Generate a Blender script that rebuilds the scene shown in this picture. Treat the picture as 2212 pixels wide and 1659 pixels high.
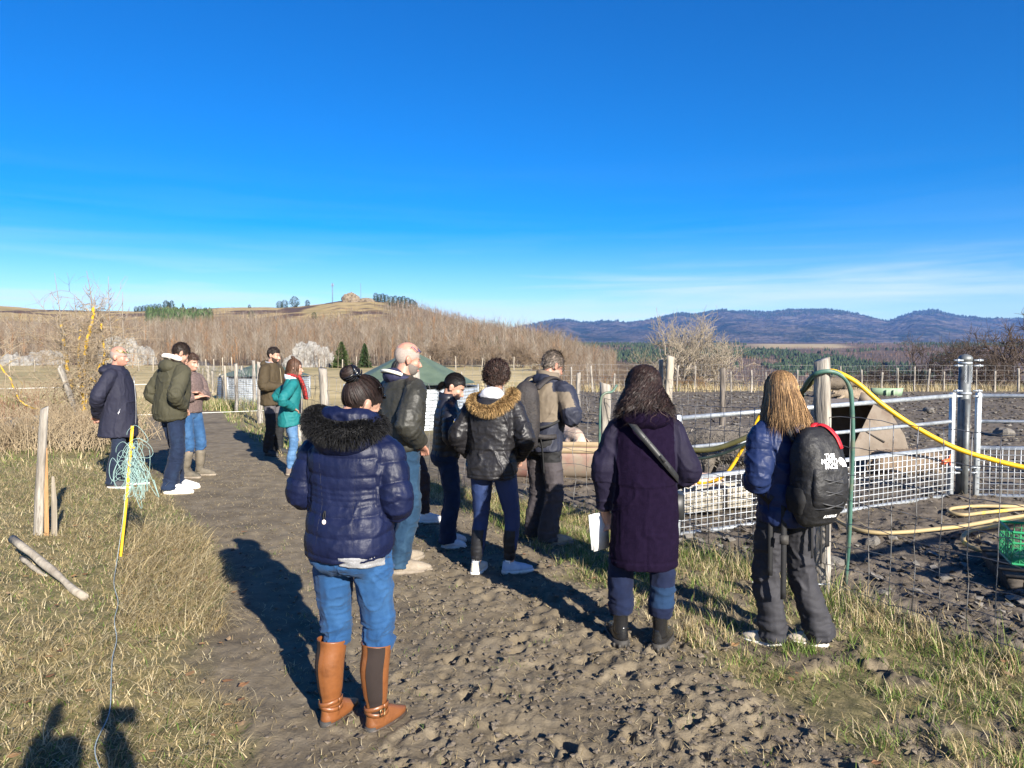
import bpy, bmesh, math, random, os
import numpy as np
from mathutils import Vector, Matrix, Quaternion

for _o in list(bpy.data.objects):
    bpy.data.objects.remove(_o)
SC = bpy.context.scene
COL = SC.collection
R = math.radians
rng = np.random.default_rng(7)
random.seed(7)

# ------------------------------------------------------------------ camera, sky, sun, exposure
CAM_H = 1.75
FPX, CX, CY = 1560.0, 1106.0, 829.5            # focal length and centre of the 2212 x 1659 view
PITCH = math.atan(74.5 / FPX)
cd = bpy.data.cameras.new('camera'); cam = bpy.data.objects.new('camera', cd); COL.objects.link(cam)
cam.location = (0, 0, CAM_H); cam.rotation_euler = (R(90) - PITCH, 0, 0)
cd.sensor_width = 36.0; cd.lens = FPX / 2212.0 * 36.0; cd.clip_start = 0.05; cd.clip_end = 60000
SC.camera = cam

SUN_DIR = Vector((0.481, -0.877, 0)) * math.cos(R(24)) + Vector((0, 0, math.sin(R(24))))
W = bpy.data.worlds.new('World'); SC.world = W; W.use_nodes = True
wn, wl = W.node_tree.nodes, W.node_tree.links
wn.clear()
w_out = wn.new('ShaderNodeOutputWorld'); w_bg = wn.new('ShaderNodeBackground')
w_bg.inputs[1].default_value = 0.050
sky = wn.new('ShaderNodeTexSky'); sky.sky_type = 'NISHITA'; sky.sun_disc = False
sky.sun_elevation = R(24); sky.sun_rotation = math.atan2(0.481, -0.877)
sky.altitude = 900; sky.air_density = 1.0; sky.dust_density = 0.7; sky.ozone_density = 3.0
w_hs = wn.new('ShaderNodeHueSaturation'); w_hs.inputs['Saturation'].default_value = 1.66
w_hs.inputs['Hue'].default_value = 0.514; w_hs.inputs['Value'].default_value = 1.28
wl.new(sky.outputs[0], w_hs.inputs['Color'])
# thin cirrus drifting low over the horizon, all the way round
tc = wn.new('ShaderNodeTexCoord'); sep = wn.new('ShaderNodeSeparateXYZ'); wl.new(tc.outputs['Generated'], sep.inputs[0])
mp = wn.new('ShaderNodeMapping'); mp.inputs['Scale'].default_value = (1.6, 1.6, 26.0); mp.inputs['Rotation'].default_value = (0, R(1.6), 0)
wl.new(tc.outputs['Generated'], mp.inputs[0])
nz = wn.new('ShaderNodeTexNoise'); nz.inputs['Scale'].default_value = 1.5; nz.inputs['Detail'].default_value = 9; nz.inputs['Roughness'].default_value = 0.52
nz.inputs['Distortion'].default_value = 0.35
wl.new(mp.outputs[0], nz.inputs['Vector'])
cr = wn.new('ShaderNodeValToRGB'); cr.color_ramp.elements[0].position = 0.44; cr.color_ramp.elements[1].position = 0.66
wl.new(nz.outputs[0], cr.inputs[0])
er = wn.new('ShaderNodeValToRGB')                       # how much cirrus at each elevation
e = er.color_ramp.elements; e[0].position = 0.0; e[0].color = (0.5, 0.5, 0.5, 1); e[1].position = 0.25; e[1].color = (0, 0, 0, 1)
for p_, v_ in ((0.045, 0.9), (0.085, 0.78), (0.115, 0.2), (0.15, 0.05)):
    q_ = e.new(p_); q_.color = (v_, v_, v_, 1)
wl.new(sep.outputs['Z'], er.inputs[0])
mu = wn.new('ShaderNodeMath'); mu.operation = 'MULTIPLY'; wl.new(cr.outputs[0], mu.inputs[0]); wl.new(er.outputs[0], mu.inputs[1])
mu2 = wn.new('ShaderNodeMath'); mu2.operation = 'MULTIPLY'; mu2.inputs[1].default_value = 0.8; wl.new(mu.outputs[0], mu2.inputs[0])
mx = wn.new('ShaderNodeMix'); mx.data_type = 'RGBA'
wl.new(mu2.outputs[0], mx.inputs['Factor']); wl.new(w_hs.outputs[0], mx.inputs['A']); mx.inputs['B'].default_value = (7.6, 8.4, 9.2, 1)
wl.new(mx.outputs['Result'], w_bg.inputs[0]); wl.new(w_bg.outputs[0], w_out.inputs[0])

sl = bpy.data.lights.new('sun', 'SUN'); sun = bpy.data.objects.new('sun', sl); COL.objects.link(sun)
sl.energy = 5.0; sl.angle = R(0.5); sl.color = (1.0, 0.935, 0.83)
sun.rotation_euler = (-SUN_DIR).to_track_quat('-Z', 'Y').to_euler(); sun.location = (20, -30, 25)
SC.view_settings.view_transform = 'Standard'; SC.view_settings.look = 'None'
SC.view_settings.exposure = 1.40; SC.view_settings.gamma = 1.0; SC.view_settings.use_curve_mapping = False
SC.cycles.max_bounces = 6; SC.cycles.diffuse_bounces = 3; SC.cycles.glossy_bounces = 2
SC.cycles.transparent_max_bounces = 8; SC.cycles.volume_bounces = 1
SC.cycles.use_denoising = True

# ------------------------------------------------------------------ helpers
def gp(px, py, z=0.0):
    """the point at height z that the 2212-wide view shows at px, py"""
    u, v = (px - CX) / FPX, -(py - CY) / FPX
    c, s = math.cos(PITCH), math.sin(PITCH)
    dx, dy, dz = u, c + v * s, v * c - s
    k = (z - CAM_H) / dz
    return Vector((dx * k, dy * k, z))
def ad(px, py, d):
    """the point that view shows at px, py at depth d"""
    u, v = (px - CX) / FPX, -(py - CY) / FPX
    c, s = math.cos(PITCH), math.sin(PITCH)
    dx, dy, dz = u, c + v * s, v * c - s
    return Vector((dx / dy * d, d, CAM_H + dz / dy * d))

def _hash(ix, iy, iz, seed):
    h = (ix.astype(np.int64) * 374761393 + iy.astype(np.int64) * 668265263 + iz.astype(np.int64) * 2147483647 + seed * 1274126177) & 0xFFFFFFFF
    h = ((h ^ (h >> 13)) * 1274126177) & 0xFFFFFFFF
    h = ((h ^ (h >> 16)) * 2246822519) & 0xFFFFFFFF
    return ((h ^ (h >> 15)) & 0xFFFFFF) / float(0xFFFFFF)
def vnoise(P, seed=0):
    P = np.asarray(P, float); i = np.floor(P).astype(np.int64); f = P - i
    f = f * f * f * (f * (f * 6 - 15) + 10)
    x, y, z = i[:, 0], i[:, 1], i[:, 2]; fx, fy, fz = f[:, 0], f[:, 1], f[:, 2]
    def h(a, b, c): return _hash(x + a, y + b, z + c, seed)
    c00 = h(0,0,0)*(1-fx)+h(1,0,0)*fx; c10 = h(0,1,0)*(1-fx)+h(1,1,0)*fx
    c01 = h(0,0,1)*(1-fx)+h(1,0,1)*fx; c11 = h(0,1,1)*(1-fx)+h(1,1,1)*fx
    return ((c00*(1-fy)+c10*fy)*(1-fz) + (c01*(1-fy)+c11*fy)*fz) * 2 - 1
def fbm(P, scale=1.0, octv=4, seed=0, gain=0.5):
    P = np.asarray(P, float) * scale; a, t, s = 1.0, 0.0, 0.0
    for o in range(octv):
        t = t + a * vnoise(P, seed + o * 17); s += a; a *= gain; P = P * 2.03 + 13.7
    return t / s
def ridged(P, scale=1.0, octv=3, seed=0):
    P = np.asarray(P, float) * scale; a, t, s = 1.0, 0.0, 0.0
    for o in range(octv):
        t = t + a * (1 - np.abs(vnoise(P, seed + o * 31)) * 2); s += a; a *= 0.5; P = P * 2.1 + 7.3
    return t / s
def xy0(x, y): return np.stack([x, y, np.zeros_like(x)], 1)
def sst(a, b, x):
    t = np.clip((x - a) / (b - a), 0, 1); return t * t * (3 - 2 * t)

def node_mat(name):
    m = bpy.data.materials.new(name); m.use_nodes = True
    nt = m.node_tree; b = nt.nodes['Principled BSDF']; return m, nt.nodes, nt.links, b
MATS = {}
def pm(name, c1, c2=None, scale=8.0, rough=0.8, bump=0.0, bscale=60.0, metal=0.0, stretch=(1,1,1), attr=None, spec=0.5, sheen=0.0, detail=5.0, c3=None, s3=2.0, p3=(0.5,0.62), lohi=(0.35,0.65), rvar=0.0, sss=0.0, coat=0.0, bdist=0.02):
    """principled material: two colours mixed by noise, a third in larger patches, noise bump"""
    if name in MATS: return MATS[name]
    m, N, L, b = node_mat(name)
    b.inputs['Roughness'].default_value = rough; b.inputs['Metallic'].default_value = metal
    b.inputs['Specular IOR Level'].default_value = spec
    if sheen: b.inputs['Sheen Weight'].default_value = sheen
    if sss:
        b.inputs['Subsurface Weight'].default_value = sss; b.inputs['Subsurface Radius'].default_value = (0.02, 0.008, 0.004); b.inputs['Subsurface Scale'].default_value = 0.5
    if coat: b.inputs['Coat Weight'].default_value = coat
    tcn = N.new('ShaderNodeTexCoord'); mpn = N.new('ShaderNodeMapping'); mpn.inputs['Scale'].default_value = stretch
    L.new(tcn.outputs['Object'], mpn.inputs[0])
    c2 = c2 or tuple(min(1, c * 1.25) for c in c1)
    n1 = N.new('ShaderNodeTexNoise'); n1.inputs['Scale'].default_value = scale; n1.inputs['Detail'].default_value = detail; n1.inputs['Roughness'].default_value = 0.6
    L.new(mpn.outputs[0], n1.inputs['Vector'])
    rmp = N.new('ShaderNodeMapRange'); rmp.inputs['From Min'].default_value = lohi[0]; rmp.inputs['From Max'].default_value = lohi[1]
    L.new(n1.outputs[0], rmp.inputs['Value'])
    mxn = N.new('ShaderNodeMix'); mxn.data_type = 'RGBA'; mxn.inputs['A'].default_value = (*c1, 1); mxn.inputs['B'].default_value = (*c2, 1)
    L.new(rmp.outputs[0], mxn.inputs['Factor']); out = mxn.outputs['Result']
    if c3:
        n3 = N.new('ShaderNodeTexNoise'); n3.inputs['Scale'].default_value = s3; n3.inputs['Detail'].default_value = 6; n3.inputs['Roughness'].default_value = 0.65
        L.new(mpn.outputs[0], n3.inputs['Vector'])
        r3 = N.new('ShaderNodeMapRange'); r3.inputs['From Min'].default_value = p3[0]; r3.inputs['From Max'].default_value = p3[1]
        L.new(n3.outputs[0], r3.inputs['Value'])
        m3 = N.new('ShaderNodeMix'); m3.data_type = 'RGBA'; L.new(r3.outputs[0], m3.inputs['Factor']); L.new(out, m3.inputs['A']); m3.inputs['B'].default_value = (*c3, 1)
        out = m3.outputs['Result']
    if attr:
        at = N.new('ShaderNodeAttribute'); at.attribute_name = attr
        ma = N.new('ShaderNodeMix'); ma.data_type = 'RGBA'; ma.blend_type = 'MULTIPLY'; ma.inputs['Factor'].default_value = 1
        L.new(out, ma.inputs['A']); L.new(at.outputs['Color'], ma.inputs['B']); out = ma.outputs['Result']
    L.new(out, b.inputs['Base Color'])
    if rvar:
        rr = N.new('ShaderNodeMapRange'); rr.inputs['To Min'].default_value = max(0, rough - rvar); rr.inputs['To Max'].default_value = min(1, rough + rvar)
        L.new(n1.outputs[0], rr.inputs['Value']); L.new(rr.outputs[0], b.inputs['Roughness'])
    if bump:
        nb = N.new('ShaderNodeTexNoise'); nb.inputs['Scale'].default_value = bscale; nb.inputs['Detail'].default_value = 4
        L.new(mpn.outputs[0], nb.inputs['Vector'])
        bn = N.new('ShaderNodeBump'); bn.inputs['Strength'].default_value = bump; bn.inputs['Distance'].default_value = bdist
        L.new(nb.outputs[0], bn.inputs['Height']); L.new(bn.outputs[0], b.inputs['Normal'])
    MATS[name] = m; return m

def tag(o, label=None, cat=None, group=None, kind=None):
    if label: o['label'] = label
    if cat: o['category'] = cat
    if group: o['group'] = group
    if kind: o['kind'] = kind
    return o
def empty(name, loc=(0,0,0), rz=0.0, label=None, cat=None, group=None):
    o = bpy.data.objects.new(name, None); COL.objects.link(o); o.location = loc; o.rotation_euler = (0, 0, rz)
    o.empty_display_size = 0.2
    return tag(o, label, cat, group)
def put(name, me, parent=None):
    o = bpy.data.objects.new(name, me); COL.objects.link(o)
    if parent is not None: o.parent = parent
    return o
def fastmesh(name, V, Q=None, T=None, mats=(), midx=None, smooth=True, colors=None, cname='col'):
    V = np.ascontiguousarray(V, np.float32)
    Q = np.zeros((0, 4), np.int32) if Q is None or len(Q) == 0 else np.asarray(Q, np.int32)
    T = np.zeros((0, 3), np.int32) if T is None or len(T) == 0 else np.asarray(T, np.int32)
    me = bpy.data.meshes.new(name)
    me.vertices.add(len(V)); me.vertices.foreach_set('co', V.ravel())
    nl = Q.size + T.size; me.loops.add(nl)
    me.loops.foreach_set('vertex_index', np.concatenate([Q.ravel(), T.ravel()]).astype(np.int32))
    npoly = len(Q) + len(T); me.polygons.add(npoly)
    st = np.concatenate([np.arange(len(Q)) * 4, Q.size + np.arange(len(T)) * 3]).astype(np.int32)
    me.polygons.foreach_set('loop_start', st)
    if midx is not None: me.polygons.foreach_set('material_index', np.asarray(midx, np.int32))
    me.update(calc_edges=True)
    me.polygons.foreach_set('use_smooth', np.full(npoly, bool(smooth)))
    for m in (mats if isinstance(mats, (list, tuple)) else [mats]): me.materials.append(m)
    if colors is not None:
        a = me.color_attributes.new(cname, 'FLOAT_COLOR', 'POINT')
        c4 = np.ones((len(V), 4), np.float32); c4[:, :3] = colors
        a.data.foreach_set('color', c4.ravel())
    return me

class MB:
    """collects shapes for ONE mesh"""
    def __init__(s): s.V, s.Q, s.T, s.n, s.qm, s.tm, s.m = [], [], [], 0, [], [], 0
    def add(s, V, Q=(), T=()):
        V = np.asarray(V, float).reshape(-1, 3)
        if len(Q): s.Q.append(np.asarray(Q, int) + s.n); s.qm.append(np.full(len(Q), s.m))
        if len(T): s.T.append(np.asarray(T, int) + s.n); s.tm.append(np.full(len(T), s.m))
        s.V.append(V); s.n += len(V)
    def box(s, c, size, rot=None):
        sx, sy, sz = [a / 2 for a in size]
        v = np.array([(x, y, z) for x in (-sx, sx) for y in (-sy, sy) for z in (-sz, sz)])
        if rot is not None: v = v @ np.array(rot.to_3x3() if hasattr(rot, 'to_3x3') else rot).T
        s.add(v + np.array(c), [(0,1,3,2),(4,6,7,5),(0,4,5,1),(2,3,7,6),(0,2,6,4),(1,5,7,3)])
    def loft(s, rings, caps=True):
        """rings: list of (k,3) arrays with the same k"""
        k = len(rings[0]); n = len(rings); V = np.concatenate(rings)
        Q = [(i*k+j, i*k+(j+1) % k, (i+1)*k+(j+1) % k, (i+1)*k+j) for i in range(n-1) for j in range(k)]
        T = []
        if caps:
            V = np.vstack([V, rings[0].mean(0), rings[-1].mean(0)]); a, b = n*k, n*k+1
            T = [(a, (j+1) % k, j) for j in range(k)] + [(b, (n-1)*k+j, (n-1)*k+(j+1) % k) for j in range(k)]
        s.add(V, Q, T)
    def tube(s, pts, rad, k=8, ref=(0, 0, 1), sub=0, caps=True, sup=2.0, flat=None):
        """pts polyline, rad scalar / list / list of (r_side, r_ref)"""
        P = np.asarray(pts, float); n = len(P)
        rr = np.array([(r, r) if np.isscalar(r) else r for r in (rad if isinstance(rad, (list, tuple, np.ndarray)) else [rad]*n)], float)
        if sub: P, rr = smooth_path(P, sub), smooth_path(rr, sub); n = len(P)
        tan = np.gradient(P, axis=0); tan /= np.linalg.norm(tan, axis=1)[:, None] + 1e-9
        ref = np.asarray(ref, float); rings = []
        th = np.linspace(0, 2*math.pi, k, endpoint=False)
        cs, sn = np.cos(th), np.sin(th)
        if sup != 2.0: cs, sn = np.sign(cs)*np.abs(cs)**(2/sup), np.sign(sn)*np.abs(sn)**(2/sup)
        prev = None
        for i in range(n):
            t = tan[i]; a = np.cross(ref, t) if prev is None else prev - t*np.dot(prev, t)
            if prev is None and np.linalg.norm(a) < 0.15: a = np.cross((0.3, 1, 0.1), t)
            a = a / (np.linalg.norm(a)+1e-9); prev = a; b = np.cross(t, a)
            rings.append(P[i] + rr[i, 0]*cs[:, None]*a + rr[i, 1]*sn[:, None]*b)
        s.loft(rings, caps)
    def ell(s, c, r, rot=None, nu=14, nv=10):
        V, Q = [], []
        th = np.linspace(0, 2*math.pi, nu, endpoint=False); ph = np.linspace(0.02, math.pi-0.02, nv)
        rings = [np.stack([math.sin(p)*np.cos(th), math.sin(p)*np.sin(th), np.full(nu, -math.cos(p))], 1)*np.array(r) for p in ph]
        if rot is not None: rings = [q @ np.array(rot.to_3x3() if hasattr(rot, 'to_3x3') else rot).T for q in rings]
        s.loft([q + np.array(c) for q in rings])
    def arr(s):
        V = np.concatenate(s.V) if s.V else np.zeros((0, 3))
        Q = np.concatenate(s.Q) if s.Q else np.zeros((0, 4), int); T = np.concatenate(s.T) if s.T else np.zeros((0, 3), int)
        return V, Q, T
    def build(s, name, mats, parent=None, smooth=True, colors=None):
        V, Q, T = s.arr()
        mi = np.concatenate(s.qm + s.tm) if (s.qm or s.tm) else None
        return put(name, fastmesh(name, V, Q, T, mats, mi, smooth, colors), parent)

def smooth_path(P, sub):
    P = np.asarray(P, float); n = len(P); out = []
    for i in range(n-1):
        p0, p1, p2, p3 = P[max(i-1, 0)], P[i], P[i+1], P[min(i+2, n-1)]
        for k in range(sub):
            t = k/sub; t2, t3 = t*t, t*t*t
            out.append(0.5*((2*p1)+(-p0+p2)*t+(2*p0-5*p1+4*p2-p3)*t2+(-p0+3*p1-3*p2+p3)*t3))
    out.append(P[-1]); return np.array(out)

def blades(name, roots, length, width, lean, amount, colors, mat, segs=2):
    """grass blades / straw: every blade a tapering bent strip. lean: direction angle, amount: 0 upright .. 1 lying"""
    n = len(roots); side = lean + math.pi/2 + rng.normal(0, 0.6, n)
    sx, sy = np.cos(side), np.sin(side); lx, ly = np.cos(lean), np.sin(lean)
    rows = []
    for k in range(segs+1):
        t = k/segs; a = amount*(0.35+0.65*t)*math.pi/2*0.98
        hgt = length*t*np.cos(a); out = length*t*np.sin(a)
        w = width*(1-t)*0.5
        c = roots + np.stack([lx*out, ly*out, hgt], 1)
        if k < segs: rows += [c+np.stack([sx*w, sy*w, 0*w], 1), c-np.stack([sx*w, sy*w, 0*w], 1)]
        else: rows.append(c)
    m = 2*segs+1; V = np.stack(rows, 1).reshape(-1, 3); b = np.arange(n)*m
    Q = [np.stack([b+2*k, b+2*k+1, b+2*k+3, b+2*k+2], 1) for k in range(segs-1)]
    T = np.stack([b+2*segs-2, b+2*segs-1, b+2*segs], 1)
    c = np.repeat(colors, m, axis=0)
    return fastmesh(name, V, np.concatenate(Q) if Q else None, T, mat, None, True, c)

def vec_tubes(P, Rr, k=3):
    """many thin branches at once: P (n,m,3) paths, Rr (n,m) radii"""
    n, m_, _ = P.shape; tan = np.gradient(P, axis=1); tan /= np.linalg.norm(tan, axis=2)[..., None]+1e-9
    ref = np.where(np.abs(tan[:, :1, 2:3]) > .9, np.array((1., 0, 0)), np.array((0, 0, 1.)))
    a = np.cross(np.broadcast_to(ref, tan.shape), tan); a /= np.linalg.norm(a, axis=2)[..., None]+1e-9; b = np.cross(tan, a)
    th = np.arange(k)*2*math.pi/k
    V = P[:, :, None, :]+Rr[:, :, None, None]*(np.cos(th)[None, None, :, None]*a[:, :, None, :]+np.sin(th)[None, None, :, None]*b[:, :, None, :])
    base = (np.arange(n)[:, None, None]*m_+np.arange(m_-1)[None, :, None])*k; j = np.arange(k)[None, None, :]
    Q = np.stack([base+j, base+(j+1) % k, base+k+(j+1) % k, base+k+j], 3).reshape(-1, 4)
    return V.reshape(-1, 3), Q
# ------------------------------------------------------------------ the land
FY = [1.0, 2.0, 2.8, 3.93, 5.1, 7.3, 9.3, 11, 13.5, 17, 21, 24, 60, 130]
FX = [4.4, 3.85, 3.4, 2.79, 2.22, .95, -1.25, -2.85, -4.3, -6.2, -8.0, -9.5, -24, -48]
def fence_x(y): return np.interp(y, FY, FX)
def left_x(y): return np.interp(y, [-5, 0, 3.0, 4.6, 6.9, 9.6, 13, 18.8, 24, 60], [-1.0, -1.0, -1.2, -1.95, -3.1, -4.9, -6.9, -9.4, -11.5, -30])
def right_x(y): return np.interp(y, [-5, 1.5, 2.4, 3.0, 3.5, 3.9, 4.67, 6.1, 7.7, 9.3, 11, 13.5, 17, 21, 24, 60], [3.4, 2.3, 1.95, 1.66, 1.45, 1.32, .98, .45, -.3, -1.65, -3.15, -4.6, -6.5, -8.4, -10.5, -28])
def base_z(x, y):
    x, y = np.asarray(x, float), np.asarray(y, float)
    d = np.hypot(x, y)
    z = 0.10*np.exp(-(((x-5.1)/1.6)**2 + ((y-8.2)/2.2)**2)) - 0.05*np.exp(-(((x-1.6)/1.2)**2+((y-7.6)/1.4)**2))
    z = z + 0.10*sst(0.15, 1.6, left_x(y)-x)*sst(40, 12, y)                # grass bank beside the track
    t = x/np.maximum(y, 0.5)
    val = sst(0.045, 0.13, t)*(y > 0)
    drop = np.where(y > 31, -(y-31)*0.10 - np.maximum(y-36, 0)**1.25*0.06, 0)
    z = z + val*drop*1.0
    return z
def masks(x, y):
    P = xy0(x, y); wob = fbm(P, 1.3, 4, 3)*0.38 + fbm(P, 6.0, 3, 9)*0.16
    mud = sst(-0.1, 0.22, x-left_x(y)+wob)*sst(-0.1, 0.25, right_x(y)-x+wob)*sst(25, 20.5, y+wob*4)
    strip = sst(-.2, .15, x-right_x(y)+wob)*sst(.25, -.05, x-fence_x(y))*(y > 0)*sst(12, 9, y)
    mud = np.maximum(mud, strip*sst(-.12, .16, fbm(P, 1.7, 3, 27) + .6*fbm(P, 7.0, 3, 28) + .30*sst(5.0, 3.2, y) - .10))
    gr = fbm(P, 0.9, 3, 21)*0.4 + fbm(P, 5.0, 3, 23)*0.25
    pad = sst(-0.18, 0.18, x-fence_x(y)+wob*0.6)*sst(31.2, 29.6, y+wob)*sst(-0.13, -0.07, x/np.maximum(y, 0.4)+gr*0.02)*(y > -3)
    pad2 = sst(0.0, 0.5, x-fence_x(y)+wob)*sst(17, 13, y)*(y > 0)          # trodden ground round the tank by the fence
    return mud, np.maximum(pad, pad2*0.8)
_pr = np.random.default_rng(11)
PITS = np.stack([_pr.uniform(-2.4, 2.8, 1500), _pr.uniform(1.8, 8.0, 1500)], 1)
PR = _pr.uniform(.028, .075, 1500); PD = _pr.uniform(.012, .046, 1500); PA = _pr.uniform(0, math.pi, 1500)
def mud_z(x, y, mud, pad):
    P = xy0(x, y); d = np.hypot(x, y)
    churn = np.clip(sst(-1.0, 0.5, x + 0.12*y - 0.2)*sst(8.0, 4.5, y)*0.85 + 0.15, 0, 1)
    warp = P.copy(); warp[:, 0] += 0.10*fbm(P, 5, 2, 70); warp[:, 1] += 0.10*fbm(P, 5, 2, 71)
    lump = 0.018*ridged(warp, 2.2, 2, 5) + 0.026*fbm(warp, 6.0, 3, 6) + 0.014*(1-np.abs(vnoise(warp*11, 8)))**3
    crumb = 0.006*np.abs(vnoise(P*34, 4))*sst(7, 3.5, d)
    z = mud*(lump*(0.30+0.62*churn) + crumb*(0.5+churn))
    plump = 0.028*fbm(warp, 3.0, 3, 15) + 0.034*np.abs(fbm(warp, 7.5, 3, 16)) + 0.012*np.abs(vnoise(P*30, 14))
    z = z + pad*plump*1.15
    z = z + (1-np.clip(mud+pad, 0, 1))*(0.03*fbm(P, 2.2, 3, 33) + 0.012*fbm(P, 9, 2, 34))*sst(60, 20, d)
    # hoof and boot prints pressed into the soft track
    near = np.where((y > 1.6) & (y < 8.3) & (x > -2.6) & (x < 3.0) & (mud > 0.15))[0]
    if len(near) > 4:
        zz = np.zeros(len(near)); nx, ny = x[near], y[near]
        order = np.argsort(ny); nx, ny = nx[order], ny[order]
        for (cx, cy), r, dp, a in zip(PITS, PR, PD, PA):
            lo, hi = np.searchsorted(ny, cy-2.4*r), np.searchsorted(ny, cy+2.4*r)
            if hi <= lo: continue
            ux, uy = nx[lo:hi]-cx, ny[lo:hi]-cy
            ca, sa = math.cos(a), math.sin(a)
            q = np.sqrt(((ux*ca+uy*sa)/r)**2 + ((-ux*sa+uy*ca)/(r*0.62))**2)
            zz[lo:hi] += np.where(q < 2.2, -dp*np.exp(-(q/0.8)**4) + 0.42*dp*np.exp(-((q-1.25)/0.32)**2), 0)
        tmp = np.zeros(len(near)); tmp[order] = zz
        z[near] += tmp*churn[near]*mud[near]*.85
    return z

rows = np.exp(np.linspace(math.log(1.75), math.log(135), 760)); tcol = np.concatenate([np.linspace(-1.5, -0.78, 60, endpoint=False), np.linspace(-0.78, 0.78, 400), np.linspace(0.785, 1.5, 60)])
GY = np.repeat(rows, len(tcol)); GX = (rows[:, None]*tcol[None, :]).ravel()
mud, pad = masks(GX, GY)
GZ = base_z(GX, GY) + mud_z(GX, GY, mud, pad)
nr, nc = len(rows), len(tcol)
ii = (np.arange(nr-1)[:, None]*nc + np.arange(nc-1)[None, :]).ravel()
GQ = np.stack([ii, ii+1, ii+nc+1, ii+nc], 1)
past = np.clip(0.5 + 0.5*fbm(xy0(GX, GY), 0.06, 4, 55) + 0.25*fbm(xy0(GX, GY), 0.9, 3, 56), 0, 1)
# the part behind and beside the photographer
bx, by = np.meshgrid(np.linspace(-14, 14, 57), np.linspace(-14, 1.75, 33)); BX, BY = bx.ravel(), by.ravel()
bm_, bp_ = masks(BX, BY)
BZ = base_z(BX, BY) - np.where(BY > 1.6, 0.0, 0.0)
nb0 = nr*nc; jj = (np.arange(32)[:, None]*57 + np.arange(56)[None, :]).ravel() + nb0
BQ = np.stack([jj, jj+1, jj+58, jj+57], 1)
keep = ~((np.abs(BX[jj-nb0]) < 2.7) & (BY[jj-nb0] > 2.0)); BQ = BQ[keep]
m, N, L, b = node_mat('soil_and_turf')
at = N.new('ShaderNodeAttribute'); at.attribute_name = 'col'; sp = N.new('ShaderNodeSeparateColor'); L.new(at.outputs['Color'], sp.inputs[0])
tcn = N.new('ShaderNodeTexCoord')
def nzn(scale, detail=6, rough=0.6):
    n = N.new('ShaderNodeTexNoise'); n.inputs['Scale'].default_value = scale; n.inputs['Detail'].default_value = detail; n.inputs['Roughness'].default_value = rough
    L.new(tcn.outputs['Object'], n.inputs['Vector']); return n.outputs[0]
def ramp(src, stops):
    r = N.new('ShaderNodeValToRGB'); el = r.color_ramp.elements
    el[0].position, el[0].color = stops[0][0], (*stops[0][1], 1); el[1].position, el[1].color = stops[-1][0], (*stops[-1][1], 1)
    for p_, c_ in stops[1:-1]:
        q_ = el.new(p_); q_.color = (*c_, 1)
    L.new(src, r.inputs[0]); return r.outputs[0]
def mix(f, a, b_):
    q = N.new('ShaderNodeMix'); q.data_type = 'RGBA'; L.new(f, q.inputs['Factor']); L.new(a, q.inputs['A']); L.new(b_, q.inputs['B']); return q.outputs['Result']
turf = ramp(nzn(11, 8, .75), [(0.28, (.055, .052, .020)), (0.45, (.12, .105, .045)), (0.58, (.21, .17, .082)), (0.75, (.34, .27, .145))])
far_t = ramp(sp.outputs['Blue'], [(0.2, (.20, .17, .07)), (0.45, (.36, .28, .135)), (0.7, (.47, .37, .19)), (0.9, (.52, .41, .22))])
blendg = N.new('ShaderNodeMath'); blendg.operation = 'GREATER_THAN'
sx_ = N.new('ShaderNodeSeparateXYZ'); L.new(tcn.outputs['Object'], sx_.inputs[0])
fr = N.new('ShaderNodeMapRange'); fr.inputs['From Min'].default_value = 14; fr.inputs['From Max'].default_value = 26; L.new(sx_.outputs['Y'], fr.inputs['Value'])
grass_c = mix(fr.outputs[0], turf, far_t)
mudc = ramp(nzn(5.5, 8, 0.7), [(0.25, (.082, .064, .041)), (0.45, (.140, .112, .074)), (0.60, (.182, .148, .100)), (0.78, (.25, .208, .146))])
padc = ramp(nzn(5.0, 8, 0.75), [(0.25, (.046, .036, .027)), (0.45, (.092, .075, .057)), (0.60, (.145, .120, .093)), (0.76, (.225, .19, .15))])
wet = N.new('ShaderNodeMapRange'); wet.inputs['From Min'].default_value = .50; wet.inputs['From Max'].default_value = .64; wet.inputs['To Max'].default_value = .55; L.new(nzn(.85, 5, .6), wet.inputs['Value'])
wc = N.new('ShaderNodeRGB'); wc.outputs[0].default_value = (.072, .056, .038, 1); mudc = mix(wet.outputs[0], mudc, wc.outputs[0])
c = mix(sp.outputs['Red'], grass_c, mudc); c = mix(sp.outputs['Green'], c, padc)
L.new(c, b.inputs['Base Color']); b.inputs['Roughness'].default_value = 0.9; b.inputs['Specular IOR Level'].default_value = 0.25
bn = N.new('ShaderNodeBump'); bn.inputs['Distance'].default_value = 0.012
fr2 = N.new('ShaderNodeMapRange'); fr2.inputs['From Min'].default_value = 3; fr2.inputs['From Max'].default_value = 14; fr2.inputs['To Min'].default_value = 0.75; fr2.inputs['To Max'].default_value = 0.0
L.new(sx_.outputs['Y'], fr2.inputs['Value']); L.new(fr2.outputs[0], bn.inputs['Strength'])
L.new(nzn(55, 6, 0.7), bn.inputs['Height']); L.new(bn.outputs[0], b.inputs['Normal'])
gcol = np.concatenate([np.stack([mud, pad, past], 1), np.stack([bm_, bp_, np.full(len(BX), .4)], 1)])
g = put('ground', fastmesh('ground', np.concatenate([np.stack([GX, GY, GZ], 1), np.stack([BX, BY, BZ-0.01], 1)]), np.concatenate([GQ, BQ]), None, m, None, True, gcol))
tag(g, 'trodden brown mud track, grass banks and dark churned paddock ground', kind='structure')

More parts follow.
